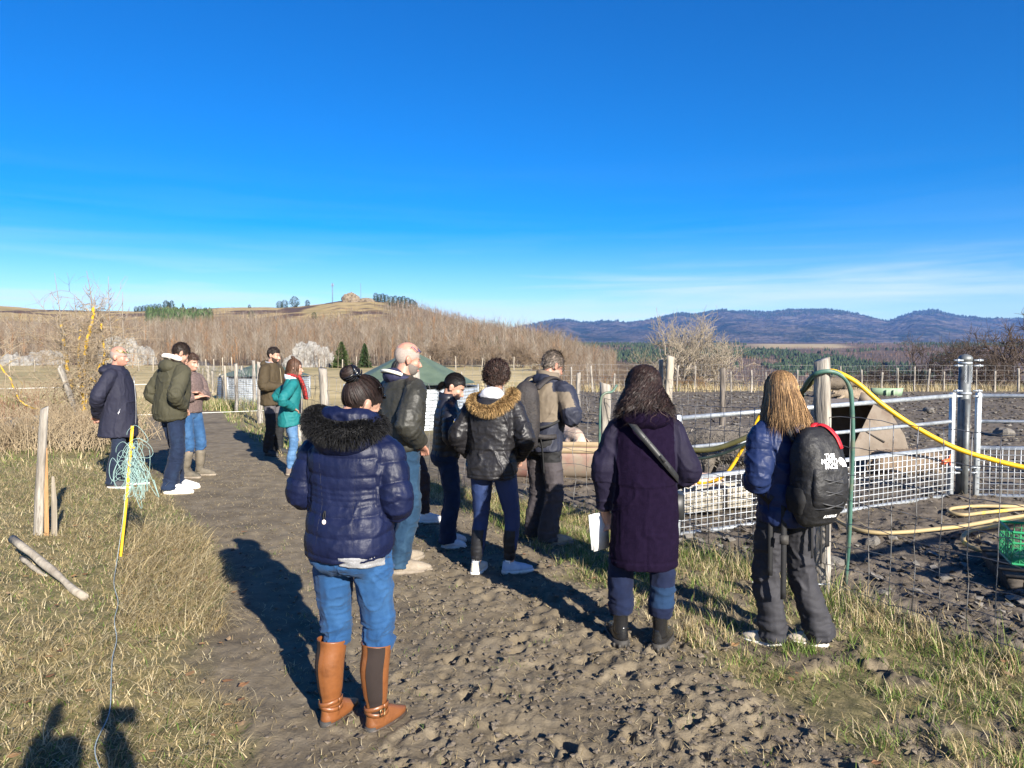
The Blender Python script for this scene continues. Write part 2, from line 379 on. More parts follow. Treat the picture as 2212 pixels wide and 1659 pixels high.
def gz(x, y):
    """ground height for standing things (without single clods)"""
    return float(base_z(np.array([x]), np.array([y]))[0])
def gzd(X, Y):
    a, b2 = masks(X, Y); return base_z(X, Y) + mud_z(X, Y, a, b2)

# ---- hill with the rocky top, on the far side of the pasture
HPX = [-1400, -600, 0, 100, 200, 290, 420, 500, 600, 650, 700, 735, 800, 850, 900, 950, 1000, 1050, 1100, 1130, 1170, 1200, 1240, 1300, 1420]
HPY = [668, 660, 660, 669, 672, 672, 668, 665, 664, 662, 657, 651, 650, 654, 664, 680, 694, 706, 718, 724, 740, 752, 763, 775, 800]
def hill_z(px, d):
    yr = np.interp(px, HPX, HPY); dR = 700.0
    zR = (755-yr)/FPX*dR + CAM_H
    s = np.clip((d-60)/(dR-60), 0, 1.6)
    z0 = np.minimum(-0.10, base_z(px_x(px, 60.0), np.full_like(px, 60.0))-0.1)
    up = z0 + (zR-z0)*np.clip(s, 0, 1)**1.72
    over = np.maximum(s-1, 0)
    up = up - over*22 - over**2*30
    X = px_x(px, d)
    n = fbm(xy0(X, d), 0.016, 4, 91)*4.5*sst(0.02, 0.3, s)*sst(1.05, 0.75, s) + fbm(xy0(X, d), 0.06, 3, 92)*1.1*sst(0.02, 0.2, s)*sst(1.02, .8, s) + fbm(xy0(X, d), 0.05, 3, 93)*0.7*sst(.5, 1, s)
    return up + n
def px_x(px, d): return (px-CX)/FPX*d
hd = np.concatenate([np.linspace(60, 330, 124, endpoint=False), np.linspace(330, 720, 130, endpoint=False), np.linspace(720, 1050, 24)])
hp = np.linspace(-1400, 1420, 420)
HX, HD = np.meshgrid(hp, hd); hx, hdd = HX.ravel(), HD.ravel()
hz = hill_z(hx, hdd); hX = px_x(hx, hdd)
n2 = len(hp); ii = (np.arange(len(hd)-1)[:, None]*n2 + np.arange(n2-1)[None, :]).ravel()
def meadow_mask(px, d):
    yv = 755-(hill_z(px, d)-CAM_H)/d*FPX
    X = px_x(px, d); nn = fbm(xy0(X, d), 0.02, 4, 95)
    up = sst(705, 690, yv + nn*22 + np.interp(px, [0, 300, 450, 600, 800, 880, 950], [-6, -6, 16, 6, -4, 8, 60]))
    base = sst(70, 64, d + nn*6)
    return np.clip(np.maximum(up*sst(900, 800, px + nn*60), base), 0, 1)
mm = meadow_mask(hx, hdd)
heath = sst(0.05, 0.3, fbm(xy0(hX, hdd), 0.03, 4, 96))*mm
m, N, L, b = node_mat('hillside')
at = N.new('ShaderNodeAttribute'); at.attribute_name = 'col'; sp = N.new('ShaderNodeSeparateColor'); L.new(at.outputs['Color'], sp.inputs[0])
tcn = N.new('ShaderNodeTexCoord')
floor_c = ramp(nzn(0.12, 8, 0.7), [(0.3, (.055, .040, .027)), (0.5, (.105, .074, .047)), (0.7, (.165, .118, .072))])
mead = ramp(nzn(0.05, 8, 0.65), [(0.3, (.20, .165, .07)), (0.5, (.33, .245, .115)), (0.7, (.43, .325, .165))])
hth = ramp(nzn(0.3, 6, 0.7), [(0.3, (.06, .042, .034)), (0.7, (.12, .075, .055))])
c = mix(sp.outputs['Red'], floor_c, mead); c = mix(sp.outputs['Green'], c, hth)
L.new(c, b.inputs['Base Color']); b.inputs['Roughness'].default_value = 0.95; b.inputs['Specular IOR Level'].default_value = 0.1
bn = N.new('ShaderNodeBump'); bn.inputs['Strength'].default_value = 0.6; bn.inputs['Distance'].default_value = 1.5
L.new(nzn(0.5, 6, 0.7), bn.inputs['Height']); L.new(bn.outputs[0], b.inputs['Normal'])
h = put('hill', fastmesh('hill', np.stack([hX, hdd, hz], 1), np.stack([ii, ii+1, ii+n2+1, ii+n2], 1), None, m, None, True, np.stack([mm, heath, 0*mm], 1)))
tag(h, 'long brown wooded hill with a dry grass top', kind='structure')

# ---- valley falling away behind the paddock, its far wooded side and the plateau above
VD = [28, 60, 120, 400, 620, 760, 950, 1250, 1600, 1900, 2600, 4200]
VZ = [-3.0, -9, -20, -62, -66, -52, -28, -6, 6, 12, 24, 42]
def valley_z(px, d):
    X = px_x(px, d)
    z = np.interp(d, VD, VZ)
    amp = sst(450, 900, d)*sst(1900, 1300, d)
    z = z + amp*fbm(xy0(X, d), 0.0032, 4, 41)*17 + fbm(xy0(X, d), 0.012, 3, 42)*3*sst(150, 500, d)*sst(2600, 1700, d)
    z = z + sst(1300, 1130, px)*sst(300, 600, d)*sst(1500, 900, d)*10
    z = z + sst(2120, 2380, px)*sst(250, 420, d)*sst(900, 520, d)*42       # spur at the right edge
    return z
vd = np.exp(np.linspace(math.log(110), math.log(4600), 190)); vp = np.linspace(850, 3100, 330)
VXX, VDD = np.meshgrid(vp, vd); vx, vdd = VXX.ravel(), VDD.ravel(); vX = px_x(vx, vdd); vz = valley_z(vx, vdd)
n2 = len(vp); ii = (np.arange(len(vd)-1)[:, None]*n2 + np.arange(n2-1)[None, :]).ravel()
def field_mask(px, d):
    n = fbm(xy0(px_x(px, d), d), 0.004, 3, 47)
    a = sst(1560, 1680, d + n*90)*sst(2450, 2250, d)*sst(1560, 1660, px + n*40)*sst(1850, 1790, px + n*40)
    b2 = sst(2200, 2500, d)*sst(0.0, 0.12, fbm(xy0(px_x(px, d), d), 0.0016, 2, 48))*sst(1850, 1950, px)
    return np.clip(a + b2*.8, 0, 1)
fm = field_mask(vx, vdd)
m, N, L, b = node_mat('valley_side')
at = N.new('ShaderNodeAttribute'); at.attribute_name = 'col'; sp = N.new('ShaderNodeSeparateColor'); L.new(at.outputs['Color'], sp.inputs[0])
tcn = N.new('ShaderNodeTexCoord')
c1_ = ramp(nzn(0.012, 8, 0.7), [(0.3, (.055, .042, .032)), (0.5, (.095, .068, .048)), (0.7, (.16, .105, .065))])
c2_ = ramp(nzn(0.01, 4, 0.5), [(0.3, (.30, .23, .12)), (0.7, (.40, .31, .18))])
L.new(mix(sp.outputs['Red'], c1_, c2_), b.inputs['Base Color']); b.inputs['Roughness'].default_value = 0.95; b.inputs['Specular IOR Level'].default_value = 0.1
v = put('valley', fastmesh('valley', np.stack([vX, vdd, vz], 1), np.stack([ii, ii+1, ii+n2+1, ii+n2], 1), None, m, None, True, np.stack([fm, 0*fm, 0*fm], 1)))
tag(v, 'wooded valley side with pale fields on the plateau above', kind='structure')

# ---- blue mountains
MPX = [200, 900, 1050, 1130, 1160, 1200, 1225, 1250, 1300, 1350, 1400, 1440, 1470, 1500, 1530, 1560, 1620, 1660, 1700, 1740, 1780, 1830, 1880, 1915, 1940, 1970, 2000, 2020, 2050, 2100, 2150, 2212, 2400, 3200]
MPY = [735, 730, 718, 704, 698, 691, 690, 696, 697, 698, 691, 683, 678, 680, 675, 673, 672, 674, 671, 669, 670, 676, 687, 694, 685, 674, 670, 670, 680, 686, 690, 688, 694, 720]
def mount_z(px, d):
    zr = (755-np.interp(px, MPX, MPY))/FPX*7600 + CAM_H
    s = np.clip((d-4100)/(7600-4100), 0, 2)
    X = px_x(px, d)
    up = 38 + (zr-38)*np.where(s < 1, s**0.85, 1-(s-1)*0.9)
    nn = (ridged(xy0(X*1.5, d*0.5), 0.0011, 4, 61)-0.25)*62 + fbm(xy0(X, d), 0.006, 3, 62)*16
    return up + nn*sst(0, .35, s)*sst(1.0, .8, s) + fbm(xy0(X, d), 0.010, 3, 63)*5*sst(.7, 1, s)
md = np.linspace(4100, 9200, 130); mp_ = np.linspace(200, 3200, 620)
MXX, MDD = np.meshgrid(mp_, md); mx_, mdd = MXX.ravel(), MDD.ravel(); mX = px_x(mx_, mdd); mz = mount_z(mx_, mdd)
n2 = len(mp_); ii = (np.arange(len(md)-1)[:, None]*n2 + np.arange(n2-1)[None, :]).ravel()
mat_m = pm('mountain_forest', (.012, .020, .015), (.095, .075, .062), scale=0.005, rough=0.95, spec=0.1, bump=1.0, bscale=0.02, bdist=60, detail=10, c3=(.13, .105, .078), s3=0.0022, p3=(.56, .66), lohi=(.40, .60))
mo = put('mountain_range', fastmesh('mountain_range', np.stack([mX, mdd, mz], 1), np.stack([ii, ii+1, ii+n2+1, ii+n2], 1), None, mat_m))
tag(mo, 'distant blue wooded mountain range', kind='structure')

# ------------------------------------------------------------------ woods too dense to count
def bare_wood(px, d, z, hgt, nb, trunk_w, colr, seed):
    """many leafless trees: a three-sided trunk and nb forked twigs each; returns V, T, C"""
    r = np.random.default_rng(seed); n = len(px); X = px_x(px, d); root = np.stack([X, d, z-0.3], 1)
    lean = r.normal(0, .05, (n, 2)); top = root + np.stack([lean[:, 0]*hgt, lean[:, 1]*hgt, hgt*0.92], 1)
    Vs, Ts, off = [], [], 0
    a = r.uniform(0, 6.28, n)
    def spike(p0, p1, w, c):
        nonlocal off
        k = len(p0); ang = r.uniform(0, math.pi, k)
        s1 = np.stack([np.cos(ang)*w, np.sin(ang)*w, 0*w], 1)
        # half of every twig's width faces across the view so that it never vanishes edge on
        s1[:, 0] = np.sign(s1[:, 0])*np.maximum(np.abs(s1[:, 0]), w*0.75)
        V = np.stack([p0-s1, p0+s1, p1], 1).reshape(-1, 3); Vs.append(V); Ts.append(np.arange(k*3).reshape(-1, 3)+off); off += 3*k
        Cs.append(np.repeat(c, 3, axis=0))
    Cs = []
    w = hgt*trunk_w
    spike(root, top, w, colr)
    ang2 = np.stack([np.zeros(n), w, np.zeros(n)], 1)
    for k in range(nb):
        t = r.uniform(.28, .9, n)[:, None]; p0 = root*(1-t)+top*t
        an = r.uniform(0, 6.28, n); ln = hgt*r.uniform(.18, .42, n)*(1.15-t[:, 0]*0.6); up = r.uniform(.5, 1.25, n)
        p1 = p0 + np.stack([np.cos(an)*ln*.75, np.sin(an)*ln*.75, ln*up], 1)
        spike(p0, p1, w*0.42*(1.1-t[:, 0]*.4), colr*r.uniform(.8, 1.15, (n, 1)))
    return np.concatenate(Vs), np.concatenate(Ts), np.concatenate(Cs)
vc = pm('bare_bark', (1, 1, 1), (1, 1, 1), rough=0.95, spec=0.1, attr='col')
def wood_colors(n, r):
    base = np.array([.175, .138, .102]); alt = np.array([.155, .102, .064]); pal = np.array([.255, .222, .178]); org = np.array([.28, .135, .05])
    u = r.uniform(0, 1, n)[:, None]
    c = np.where(u < .55, base, np.where(u < .78, alt, np.where(u < .975, pal, org)))
    return c*r.uniform(.75, 1.2, (n, 1))
def sample_hill(n, dlo, dhi, seed, pw=1.0):
    r = np.random.default_rng(seed); d = dlo+(dhi-dlo)*r.uniform(0, 1, n)**pw; px = r.uniform(-260, 1330, n)
    mk = meadow_mask(px, d); ok = (r.uniform(0, 1, n) > mk*1.15) & (d < 705)
    px, d = px[ok], d[ok]
    dens = 0.5+0.5*fbm(xy0(px_x(px, d), d), 0.03, 3, 77); ok = r.uniform(0, 1, len(px)) < 0.35+dens
    return px[ok], d[ok]
for nm, n, lo, hi, nbr, sd, hlo, hhi, tw, lab in (('near_wood', 5600, 63, 210, 28, 1, 2.6, 6.6, .0085, 'leafless grey scrub and young trees at the foot of the hill'), ('middle_wood', 9500, 200, 430, 15, 2, 5.0, 9.5, .0115, 'leafless brown wood on the lower hillside'), ('upper_wood', 12000, 400, 705, 8, 3, 6.0, 10.5, .017, 'leafless brown wood along the upper hillside')):
    px, d = sample_hill(n, lo, hi, sd); r = np.random.default_rng(sd+50)
    V, T, C = bare_wood(px, d, hill_z(px, d), r.uniform(hlo, hhi, len(px))*np.clip(d/150, .38, 1), nbr, tw, wood_colors(len(px), r), sd)
    tag(put(nm, fastmesh(nm, V, None, T, vc, None, False, C)), lab, kind='stuff')
# valley side: bare wood as loose grey-brown crowns and dark pines between
def conifers(px, d, z, hgt, rad, col, seed, tiers=3, k=6):
    r = np.random.default_rng(seed); n = len(px); X = px_x(px, d); Vs, Ts, Cs, off = [], [], [], 0
    for t in range(tiers):
        z0 = z + hgt*(0.08+0.27*t); z1 = z + hgt*(0.50+0.25*t if t < tiers-1 else 1.0); rr = rad*(1-0.26*t)
        a0 = r.uniform(0, 6.28, n)
        ring = [np.stack([X+np.cos(a0+j*6.283/k)*rr*r.uniform(.7, 1.2, n), d+np.sin(a0+j*6.283/k)*rr*r.uniform(.7, 1.2, n), z0-hgt*0.05*r.uniform(0, 1, n)], 1) for j in range(k)]
        apex = np.stack([X, d, z1], 1)
        V = np.stack(ring+[apex], 1).reshape(-1, 3); b0 = np.arange(n)*(k+1)+off
        for j in range(k): Ts.append(np.stack([b0+j, b0+(j+1) % k, b0+k], 1))
        Vs.append(V); Cs.append(np.repeat(col, k+1, axis=0)*np.tile(np.array([.75]*k+[1.2]), n)[:, None]**0); off += n*(k+1)
    return np.concatenate(Vs), np.concatenate(Ts), np.concatenate(Cs)
r = np.random.default_rng(5)
n = 19000; d = np.exp(r.uniform(math.log(660), math.log(2300), n)); px = r.uniform(1080, 2500, n)
f = field_mask(px, d); cl = fbm(xy0(px_x(px, d), d), 0.0042, 3, 88) + 0.55*fbm(xy0(px_x(px, d), d), 0.02, 2, 89)
ok = (f < .3); px, d, cl = px[ok], d[ok], cl[ok]
isp = (cl > 0.20) | ((d > 1750) & (cl > .12)) | ((px < 1420) & (cl > .06) & (d > 900))
p1, d1 = px[isp], d[isp]; nn_ = len(p1)
colr = np.array([.034, .050, .024])*r.uniform(.6, 1.5, (nn_, 1))
V, T, C = conifers(p1, d1, valley_z(p1, d1), r.uniform(5, 10, nn_), r.uniform(2.2, 4.0, nn_), colr, 6, 2, 5)
tag(put('pine_wood', fastmesh('pine_wood', V, None, T, vc, None, False, C)), 'dark green pine wood across the valley', kind='stuff')
p2, d2 = px[~isp], d[~isp]; nn_ = len(p2); colr = wood_colors(nn_, r)*np.array([.95, .82, .80])
V, T, C = bare_wood(p2, d2, valley_z(p2, d2), r.uniform(5, 8.5, nn_), 6, .035, colr, 8)
tag(put('bare_wood', fastmesh('bare_wood', V, None, T, vc, None, False, C)), 'leafless purplish brown wood across the valley', kind='stuff')
# tree tops along the mountain skyline
n = 5200; px = r.uniform(1100, 2420, n); d = r.uniform(6500, 7750, n); z = mount_z(px, d)
V, T, C = conifers(px, d, z-6, r.uniform(16, 30, n), r.uniform(8, 14, n), np.array([.022, .032, .02])*r.uniform(.7, 1.3, (n, 1)), 9, 1, 4)
tag(put('mountain_wood', fastmesh('mountain_wood', V, None, T, vc, None, False, C)), 'dark conifer wood on the distant mountains', kind='stuff')
# the dark green plantation on the upper slope
n = 620; px = 322+138*r.uniform(0, 1, n)**1.1; d = r.uniform(430, 560, n)
yv = 755-(hill_z(px, d)-CAM_H)/d*FPX; ok = (yv > 672+(px-322)*-0.02) & (yv < 722-(px-322)*0.14); px, d = px[ok], d[ok]
V, T, C = conifers(px, d, hill_z(px, d), r.uniform(5.5, 8.5, len(px)), r.uniform(2.0, 3.2, len(px)), np.array([.045, .068, .026])*r.uniform(.45, 1.5, (len(px), 1)), 10, 4, 7)
tag(put('pine_plantation', fastmesh('pine_plantation', V, None, T, vc, None, False, C)), 'dense dark green pine plantation on the upper hillside', kind='stuff')

# ------------------------------------------------------------------ the air
mh = bpy.data.materials.new('air'); mh.use_nodes = True; mh.node_tree.nodes.clear()
ho = mh.node_tree.nodes.new('ShaderNodeOutputMaterial'); hv = mh.node_tree.nodes.new('ShaderNodeVolumePrincipled')
hv.inputs['Color'].default_value = (.20, .43, 1.0, 1); hv.inputs['Density'].default_value = 5.0e-5; hv.inputs['Anisotropy'].default_value = 0.0
mh.node_tree.links.new(hv.outputs[0], ho.inputs['Volume'])
hb = MB(); hb.box((0, 4500, 200), (26000, 10400, 640))
tag(hb.build('haze', mh, None, False), 'thin blue haze in front of the distant mountains', kind='stuff')
# ------------------------------------------------------------------ people
TMP = bpy.data.scenes.new('scratch')
def tmp_dg():
    with bpy.context.temp_override(scene=TMP, view_layer=TMP.view_layers[0]):
        dg = bpy.context.evaluated_depsgraph_get(); dg.update(); return dg
def solid_np(V, Q, T, vox, smooth=4, keep_smooth=0.5):
    me = fastmesh('tmp', V, Q, T); o = bpy.data.objects.new('tmp', me); TMP.collection.objects.link(o)
    md_ = o.modifiers.new('r', 'REMESH'); md_.mode = 'VOXEL'; md_.voxel_size = vox; md_.adaptivity = 0.0
    if smooth:
        ms = o.modifiers.new('s', 'SMOOTH'); ms.factor = keep_smooth; ms.iterations = smooth
    dg = tmp_dg()
    ev = o.evaluated_get(dg); m2 = ev.to_mesh()
    n = len(m2.vertices); co = np.empty(n*3, np.float32); m2.vertices.foreach_get('co', co)
    nm = np.empty(n*3, np.float32); m2.vertex_normals.foreach_get('vector', nm)
    lt = np.empty(len(m2.polygons), np.int32); m2.polygons.foreach_get('loop_total', lt)
    ls = np.empty(len(m2.polygons), np.int32); m2.polygons.foreach_get('loop_start', ls)
    vi = np.empty(len(m2.loops), np.int32); m2.loops.foreach_get('vertex_index', vi)
    q = ls[lt == 4]; t = ls[lt == 3]
    Q2 = np.stack([vi[q+k] for k in range(4)], 1) if len(q) else np.zeros((0, 4), int)
    T2 = np.stack([vi[t+k] for k in range(3)], 1) if len(t) else np.zeros((0, 3), int)
    ev.to_mesh_clear(); bpy.data.objects.remove(o); bpy.data.meshes.remove(me)
    return co.reshape(-1, 3).astype(float), nm.reshape(-1, 3).astype(float), Q2, T2
def solid(name, mb, vox, mats, parent, smooth=4, disp=None, matfn=None, colfn=None):
    V, Q, T = mb.arr()
    P, Nn, Q2, T2 = solid_np(V, Q, T, vox, smooth)
    if disp is not None: P2 = P + Nn*np.asarray(disp(P, Nn))[:, None]
    else: P2 = P
    mi = None
    if matfn is not None:
        cen = np.concatenate([P[Q2].mean(1) if len(Q2) else np.zeros((0, 3)), P[T2].mean(1) if len(T2) else np.zeros((0, 3))])
        mi = matfn(cen)
    return put(name, fastmesh(name, P2, Q2, T2, mats, mi, True, colfn(P) if colfn else None), parent)

def seg_t(P, poly):
    """nearest distance to a polyline and arc length along it"""
    poly = np.asarray(poly, float); best = np.full(len(P), 1e9); tt = np.zeros(len(P)); acc = 0
    for a, b in zip(poly[:-1], poly[1:]):
        ab = b-a; l = np.linalg.norm(ab); u = np.clip(((P-a)@ab)/(l*l), 0, 1)
        d = np.linalg.norm(P-(a+u[:, None]*ab), axis=1); k = d < best
        best[k] = d[k]; tt[k] = acc+u[k]*l; acc += l
    return best, tt

SKIN = {}
def skin(k='fair'):
    c = dict(fair=((.37, .205, .145), (.43, .25, .18)), ruddy=((.35, .165, .115), (.41, .215, .155)), tan=((.30, .165, .11), (.36, .21, .145)), dark=((.12, .06, .035), (.16, .08, .05)))[k]
    return pm('skin_'+k, c[0], c[1], scale=25, rough=.5, bump=.12, bscale=220, sss=.12, bdist=.004)

class Person:
    def __init__(s, label, xy, yaw, H=1.7, feet=None, lean=(0, 0), arms=None, head=(0, 0, 0), skin_k='fair', sh=.175, hipw=.085, knee=.05, weight=1.0, group='visitors standing along the muddy track', sink=0.0):
        s.k = H/1.75; k = s.k; s.yaw = R(yaw); s.w = weight
        s.root = empty('person', (xy[0], xy[1], gz(*xy)-sink), s.yaw, label, 'person', group)
        f = feet or {'L': (-.11, 0, 8), 'R': (.11, 0, -8)}
        J = {}
        J['pelvis'] = np.array((0, 0, .95))*k
        lx, ly = lean
        J['waist'] = np.array((lx*.3, ly*.25, 1.08))*k; J['chest'] = np.array((lx*.7, ly*.6, 1.28))*k
        J['neck'] = np.array((lx, ly, 1.475))*k
        for sd, sg in (('L', -1), ('R', 1)):
            J['sh'+sd] = np.array((lx*.9+sg*sh, ly*.85, 1.405))*k
            J['hip'+sd] = np.array((sg*hipw, 0, .90))*k
            fx, fy, fa = f[sd]
            J['ank'+sd] = np.array((fx, fy, .085))*k
            mid = (J['hip'+sd]*.47+J['ank'+sd]*.53); a = R(fa)
            J['kn'+sd] = mid + np.array((-math.sin(a), math.cos(a), 0))*knee*k
            el, wr = (arms or ARM_FRONT)[sd]
            J['el'+sd] = np.array(el)*k; J['wr'+sd] = np.array(wr)*k
        s.J = J; s.f = f
        yw, pt, rl = head
        Rm = Matrix.Rotation(R(yw), 3, 'Z') @ Matrix.Rotation(R(-pt), 3, 'X') @ Matrix.Rotation(R(rl), 3, 'Y')
        s.HR = np.array(Rm); up = s.HR @ np.array((0, 0, 1)); s.hs = k**0.5
        nb = J['neck'] + np.array((0, .01, .025))*k
        s.HC = nb + (np.array((0, 0, .5))+up*.5)*.102*s.hs + s.HR @ np.array((0, .022, .0)) 
        s.HC[2] += .0
        s.skin_k = skin_k
    def hp(s, P): return (np.asarray(P, float)*s.hs) @ s.HR.T + s.HC
    def body(s, vox=.0075, stub=False):
        J, k, hs = s.J, s.k, s.hs; mb = MB()
        mb.tube([J['pelvis']-(0, 0, .09*k), J['pelvis'], J['waist'], J['chest'], J['neck']-(0, 0, .03*k)], [(.12*k, .09*k), (.14*k, .10*k), (.115*k, .085*k), (.13*k, .09*k), (.07*k, .06*k)], 16, (0, 1, 0), 3)
        mb.tube([J['shL']-(0, 0, .02*k), J['neck']-(0, 0, .06*k), J['shR']-(0, 0, .02*k)], [.034*k, .05*k, .034*k], 10)
        for sd in 'LR':
            mb.tube([J['hip'+sd], J['kn'+sd], J['ank'+sd]-(0, 0, .03*k)], [.075*k, .05*k, .035*k], 10, (0, 1, 0), 4)
            a = R(s.f[sd][2]); fw = np.array((-math.sin(a), math.cos(a), 0))
            mb.tube([J['ank'+sd]-fw*.04*k-(0, 0, .045*k), J['ank'+sd]+fw*.13*k-(0, 0, .055*k)], [.03*k, .03*k], 8)
            mb.tube([J['sh'+sd]-(0, 0, .02*k), J['el'+sd], J['wr'+sd]], [.034*k, .036*k, .026*k], 10, (0, 1, 0), 4)
            s.hand(mb, sd)
        # neck and head
        h = s.hp
        mb.tube([J['neck']-(0, 0, .04*k), J['neck']+(0, 0, .02*k), h((0, -.018, -.06)), h((0, -.012, -.01))], [(.066*k, .06*k), (.056*k, .056*k), .055*hs, .055*hs], 14, (0, 1, 0), 3)
        rot = s.HR
        def E(c, r): mb.ell(h(c), np.array(r)*hs, rot, 20, 14)
        E((0, -.012, .036), (.076, .097, .097)); E((0, .028, -.03), (.062, .066, .085)); E((0, .045, -.078), (.034, .042, .03))
        E((.035, .055, -.022), (.026, .03, .03)); E((-.035, .055, -.022), (.026, .03, .03))
        mb.tube([h((-.045, .066, .018)), h((0, .083, .022)), h((.045, .066, .018))], .011*hs, 8)
        mb.tube([h((0, .078, .012)), h((0, .098, -.012)), h((0, .112, -.034)), h((0, .092, -.042))], [.009*hs, .011*hs, .0155*hs, .012*hs], 8, (1, 0, 0))
        E((.012, .09, -.036), (.010, .012, .009)); E((-.012, .09, -.036), (.010, .012, .009))
        mb.tube([h((-.022, .078, -.066)), h((0, .092, -.063)), h((.022, .078, -.066))], .0085*hs, 8)
        mb.tube([h((-.018, .078, -.079)), h((0, .09, -.078)), h((.018, .078, -.079))], .0085*hs, 8)
        for sg in (-1, 1):
            mb.ell(h((sg*.079, -.012, -.008)), np.array((.010, .021, .034))*hs, rot @ np.array(Matrix.Rotation(R(sg*14), 3, 'Z')), 12, 8)
            mb.ell(h((sg*.083, -.02, .004)), np.array((.009, .018, .024))*hs, rot @ np.array(Matrix.Rotation(R(sg*24), 3, 'Z')), 12, 8)
        o = solid('body', mb, vox, [skin(s.skin_k)], s.root, 2); s.bodyobj = o
        return o
    def hand(s, mb, sd):
        J, k = s.J, s.k; w = J['wr'+sd]; d = w-J['el'+sd]; d = d/np.linalg.norm(d); sg = -1 if sd == 'L' else 1
        up = np.array((0, 0, 1.)); side = np.cross(d, up); side /= np.linalg.norm(side)+1e-6; nrm = np.cross(side, d)
        c = w+d*.05*k
        mb.tube([w-d*.01, w+d*.03*k, w+d*.09*k], [(.026*k, .02*k), (.036*k, .016*k), (.04*k, .014*k)], 10, nrm)
        for i, ln in enumerate((.066, .075, .07, .055)):
            p = w+d*.085*k+side*(i-1.5)*.021*k
            mb.tube([p, p+d*ln*.5*k-nrm*.008*k, p+d*ln*.85*k-nrm*.028*k], [.0095*k, .009*k, .0075*k], 7)
        p = w+d*.035*k-side*sg*.034*k
        mb.tube([p, p+d*.03*k-side*sg*.02*k, p+d*.06*k-side*sg*.022*k-nrm*.012*k], [.012*k, .0105*k, .009*k], 7)
    def face(s, brow=(.05, .03, .02), beard=None, lip=(.42, .17, .14)):
        """eyes, brows, lips and beard as parts of the body"""
        h, hs = s.hp, s.hs; b = s.bodyobj
        for sg in (-1, 1):
            mb = MB(); mb.ell(h((sg*.030, .076, .002)), np.array((.0125, .008, .0065))*hs, s.HR, 10, 8)
            mb.build('eye', pm('eye', (.06, .045, .04), (.3, .28, .26), scale=60, rough=.2), b)
            mb = MB(); mb.tube([h((sg*.014, .089, .022)), h((sg*.03, .086, .027)), h((sg*.05, .070, .021))], [.004*hs, .0055*hs, .003*hs], 6, sub=2)
            mb.build('eyebrow', pm('brow_%.2f' % brow[0], brow, rough=.9), b)
        mb = MB(); mb.tube([h((-.022, .081, -.071)), h((0, .0975, -.0695)), h((.022, .081, -.071))], [.003*hs, .0065*hs, .003*hs], 6, sub=3)
        mb.build('lips', pm('lips_%.2f' % lip[0], lip, rough=.5), b)
        if beard:
            V, Q, T = [], [], []
            mb = MB()
            for c_, r_ in (((0, .03, -.036), (.0645, .0675, .086)), ((0, .047, -.08), (.036, .044, .032)), ((0, .07, -.05), (.03, .026, .02))): mb.ell(h(c_), np.array(r_)*hs, s.HR, 20, 14)
            Vv, Qq, Tt = mb.arr(); P, Nn, Q2, T2 = solid_np(Vv, Qq, Tt, .006, 2)
            L_ = (P-s.HC) @ s.HR/hs
            ok = (L_[:, 2] < -.024-np.clip(L_[:, 1]-.02, 0, 1)*.30+np.clip(.012-L_[:, 1], 0, .05)*1.1) & (L_[:, 1] > -.005) & ~((np.abs(L_[:, 0]) < .024) & (np.abs(L_[:, 2]+.0705) < .009) & (L_[:, 1] > .07))
            P = P + Nn*(fbm(L_, 260, 1, 3)*.0015)[:, None]
            fq = Q2[ok[Q2].all(1)]
            put('beard', fastmesh('beard', P, fq, None, pm('beard_%.2f' % beard[0], beard, tuple(c*1.6 for c in beard), scale=180, rough=.95)), b)
    # ---------------- clothes
    def trousers(s, mats, thigh=.088, kneer=.066, calf=.062, hem=.058, hemz=.07, waist=(.15, .11), hip=(.165, .125), wz=1.02, vox=.009, fold=.005, seed=1, matfn=None, flare=None, name='trousers', seat=.02):
        J, k, w = s.J, s.k, s.w; mb = MB()
        mb.tube([np.array((0, -.0, wz))*k, np.array((0, -.006, .96))*k, np.array((0, -.012-seat*.3, .89))*k, np.array((0, -.008, .82))*k],
                [(waist[0]*k*w, waist[1]*k*w), (hip[0]*.97*k*w, hip[1]*.96*k*w), (hip[0]*k*w, hip[1]*k*w), (hip[0]*.80*k*w, hip[1]*.72*k*w)], 20, (0, 1, 0), 3, sup=2.3)
        for sd in 'LR':
            A = J['ank'+sd].copy(); K = J['kn'+sd]; Hh = J['hip'+sd]; fz = hemz*k
            A2 = A + (A-K)/(abs((A-K)[2])+1e-6)*max(0, A[2]-fz) if A[2] > fz else A + (K-A)*((fz-A[2])/(K[2]-A[2]))
            m1 = Hh*.6+K*.4; m2 = K*.45+A2*.55
            m2 = m2 - np.array((0, .012*k, 0))
            mb.tube([Hh+(0, 0, .02*k), m1, K, m2, A2], [(thigh*k*w, thigh*1.05*k*w), (thigh*.93*k*w, thigh*.98*k*w), (kneer*k*w, kneer*1.03*k*w), (calf*k*w, calf*1.08*k*w), ((flare or hem)*k*w, (flare or hem)*1.1*k*w)], 16, (0, 1, 0), 5)
        JJ = J
        def disp(P, Nn):
            dk = np.minimum(seg_t(P, [JJ['knL']+(0, 0, .07), JJ['knL']-(0, 0, .07)])[0], seg_t(P, [JJ['knR']+(0, 0, .07), JJ['knR']-(0, 0, .07)])[0])
            nk = np.exp(-(dk/.13)**2); na = np.exp(-((P[:, 2]-hemz*k-.06)/.09)**2); nc_ = np.exp(-((P[:, 2]-.84*k)/.08)**2)
            Q_ = P*np.array((5, 5, 26.)) + fbm(P, 9, 2, seed+5)[:, None]*np.array((.5, .5, 1.3))
            r1 = ridged(Q_, 1.0, 2, seed)-.25
            r2 = fbm(P*np.array((9, 9, 5.)), 1.0, 3, seed+3)
            wp = P*np.array((10, 10, 7.)) + fbm(P, 5, 2, seed+4)[:, None]*np.array((1.0, 1.0, 2.5))
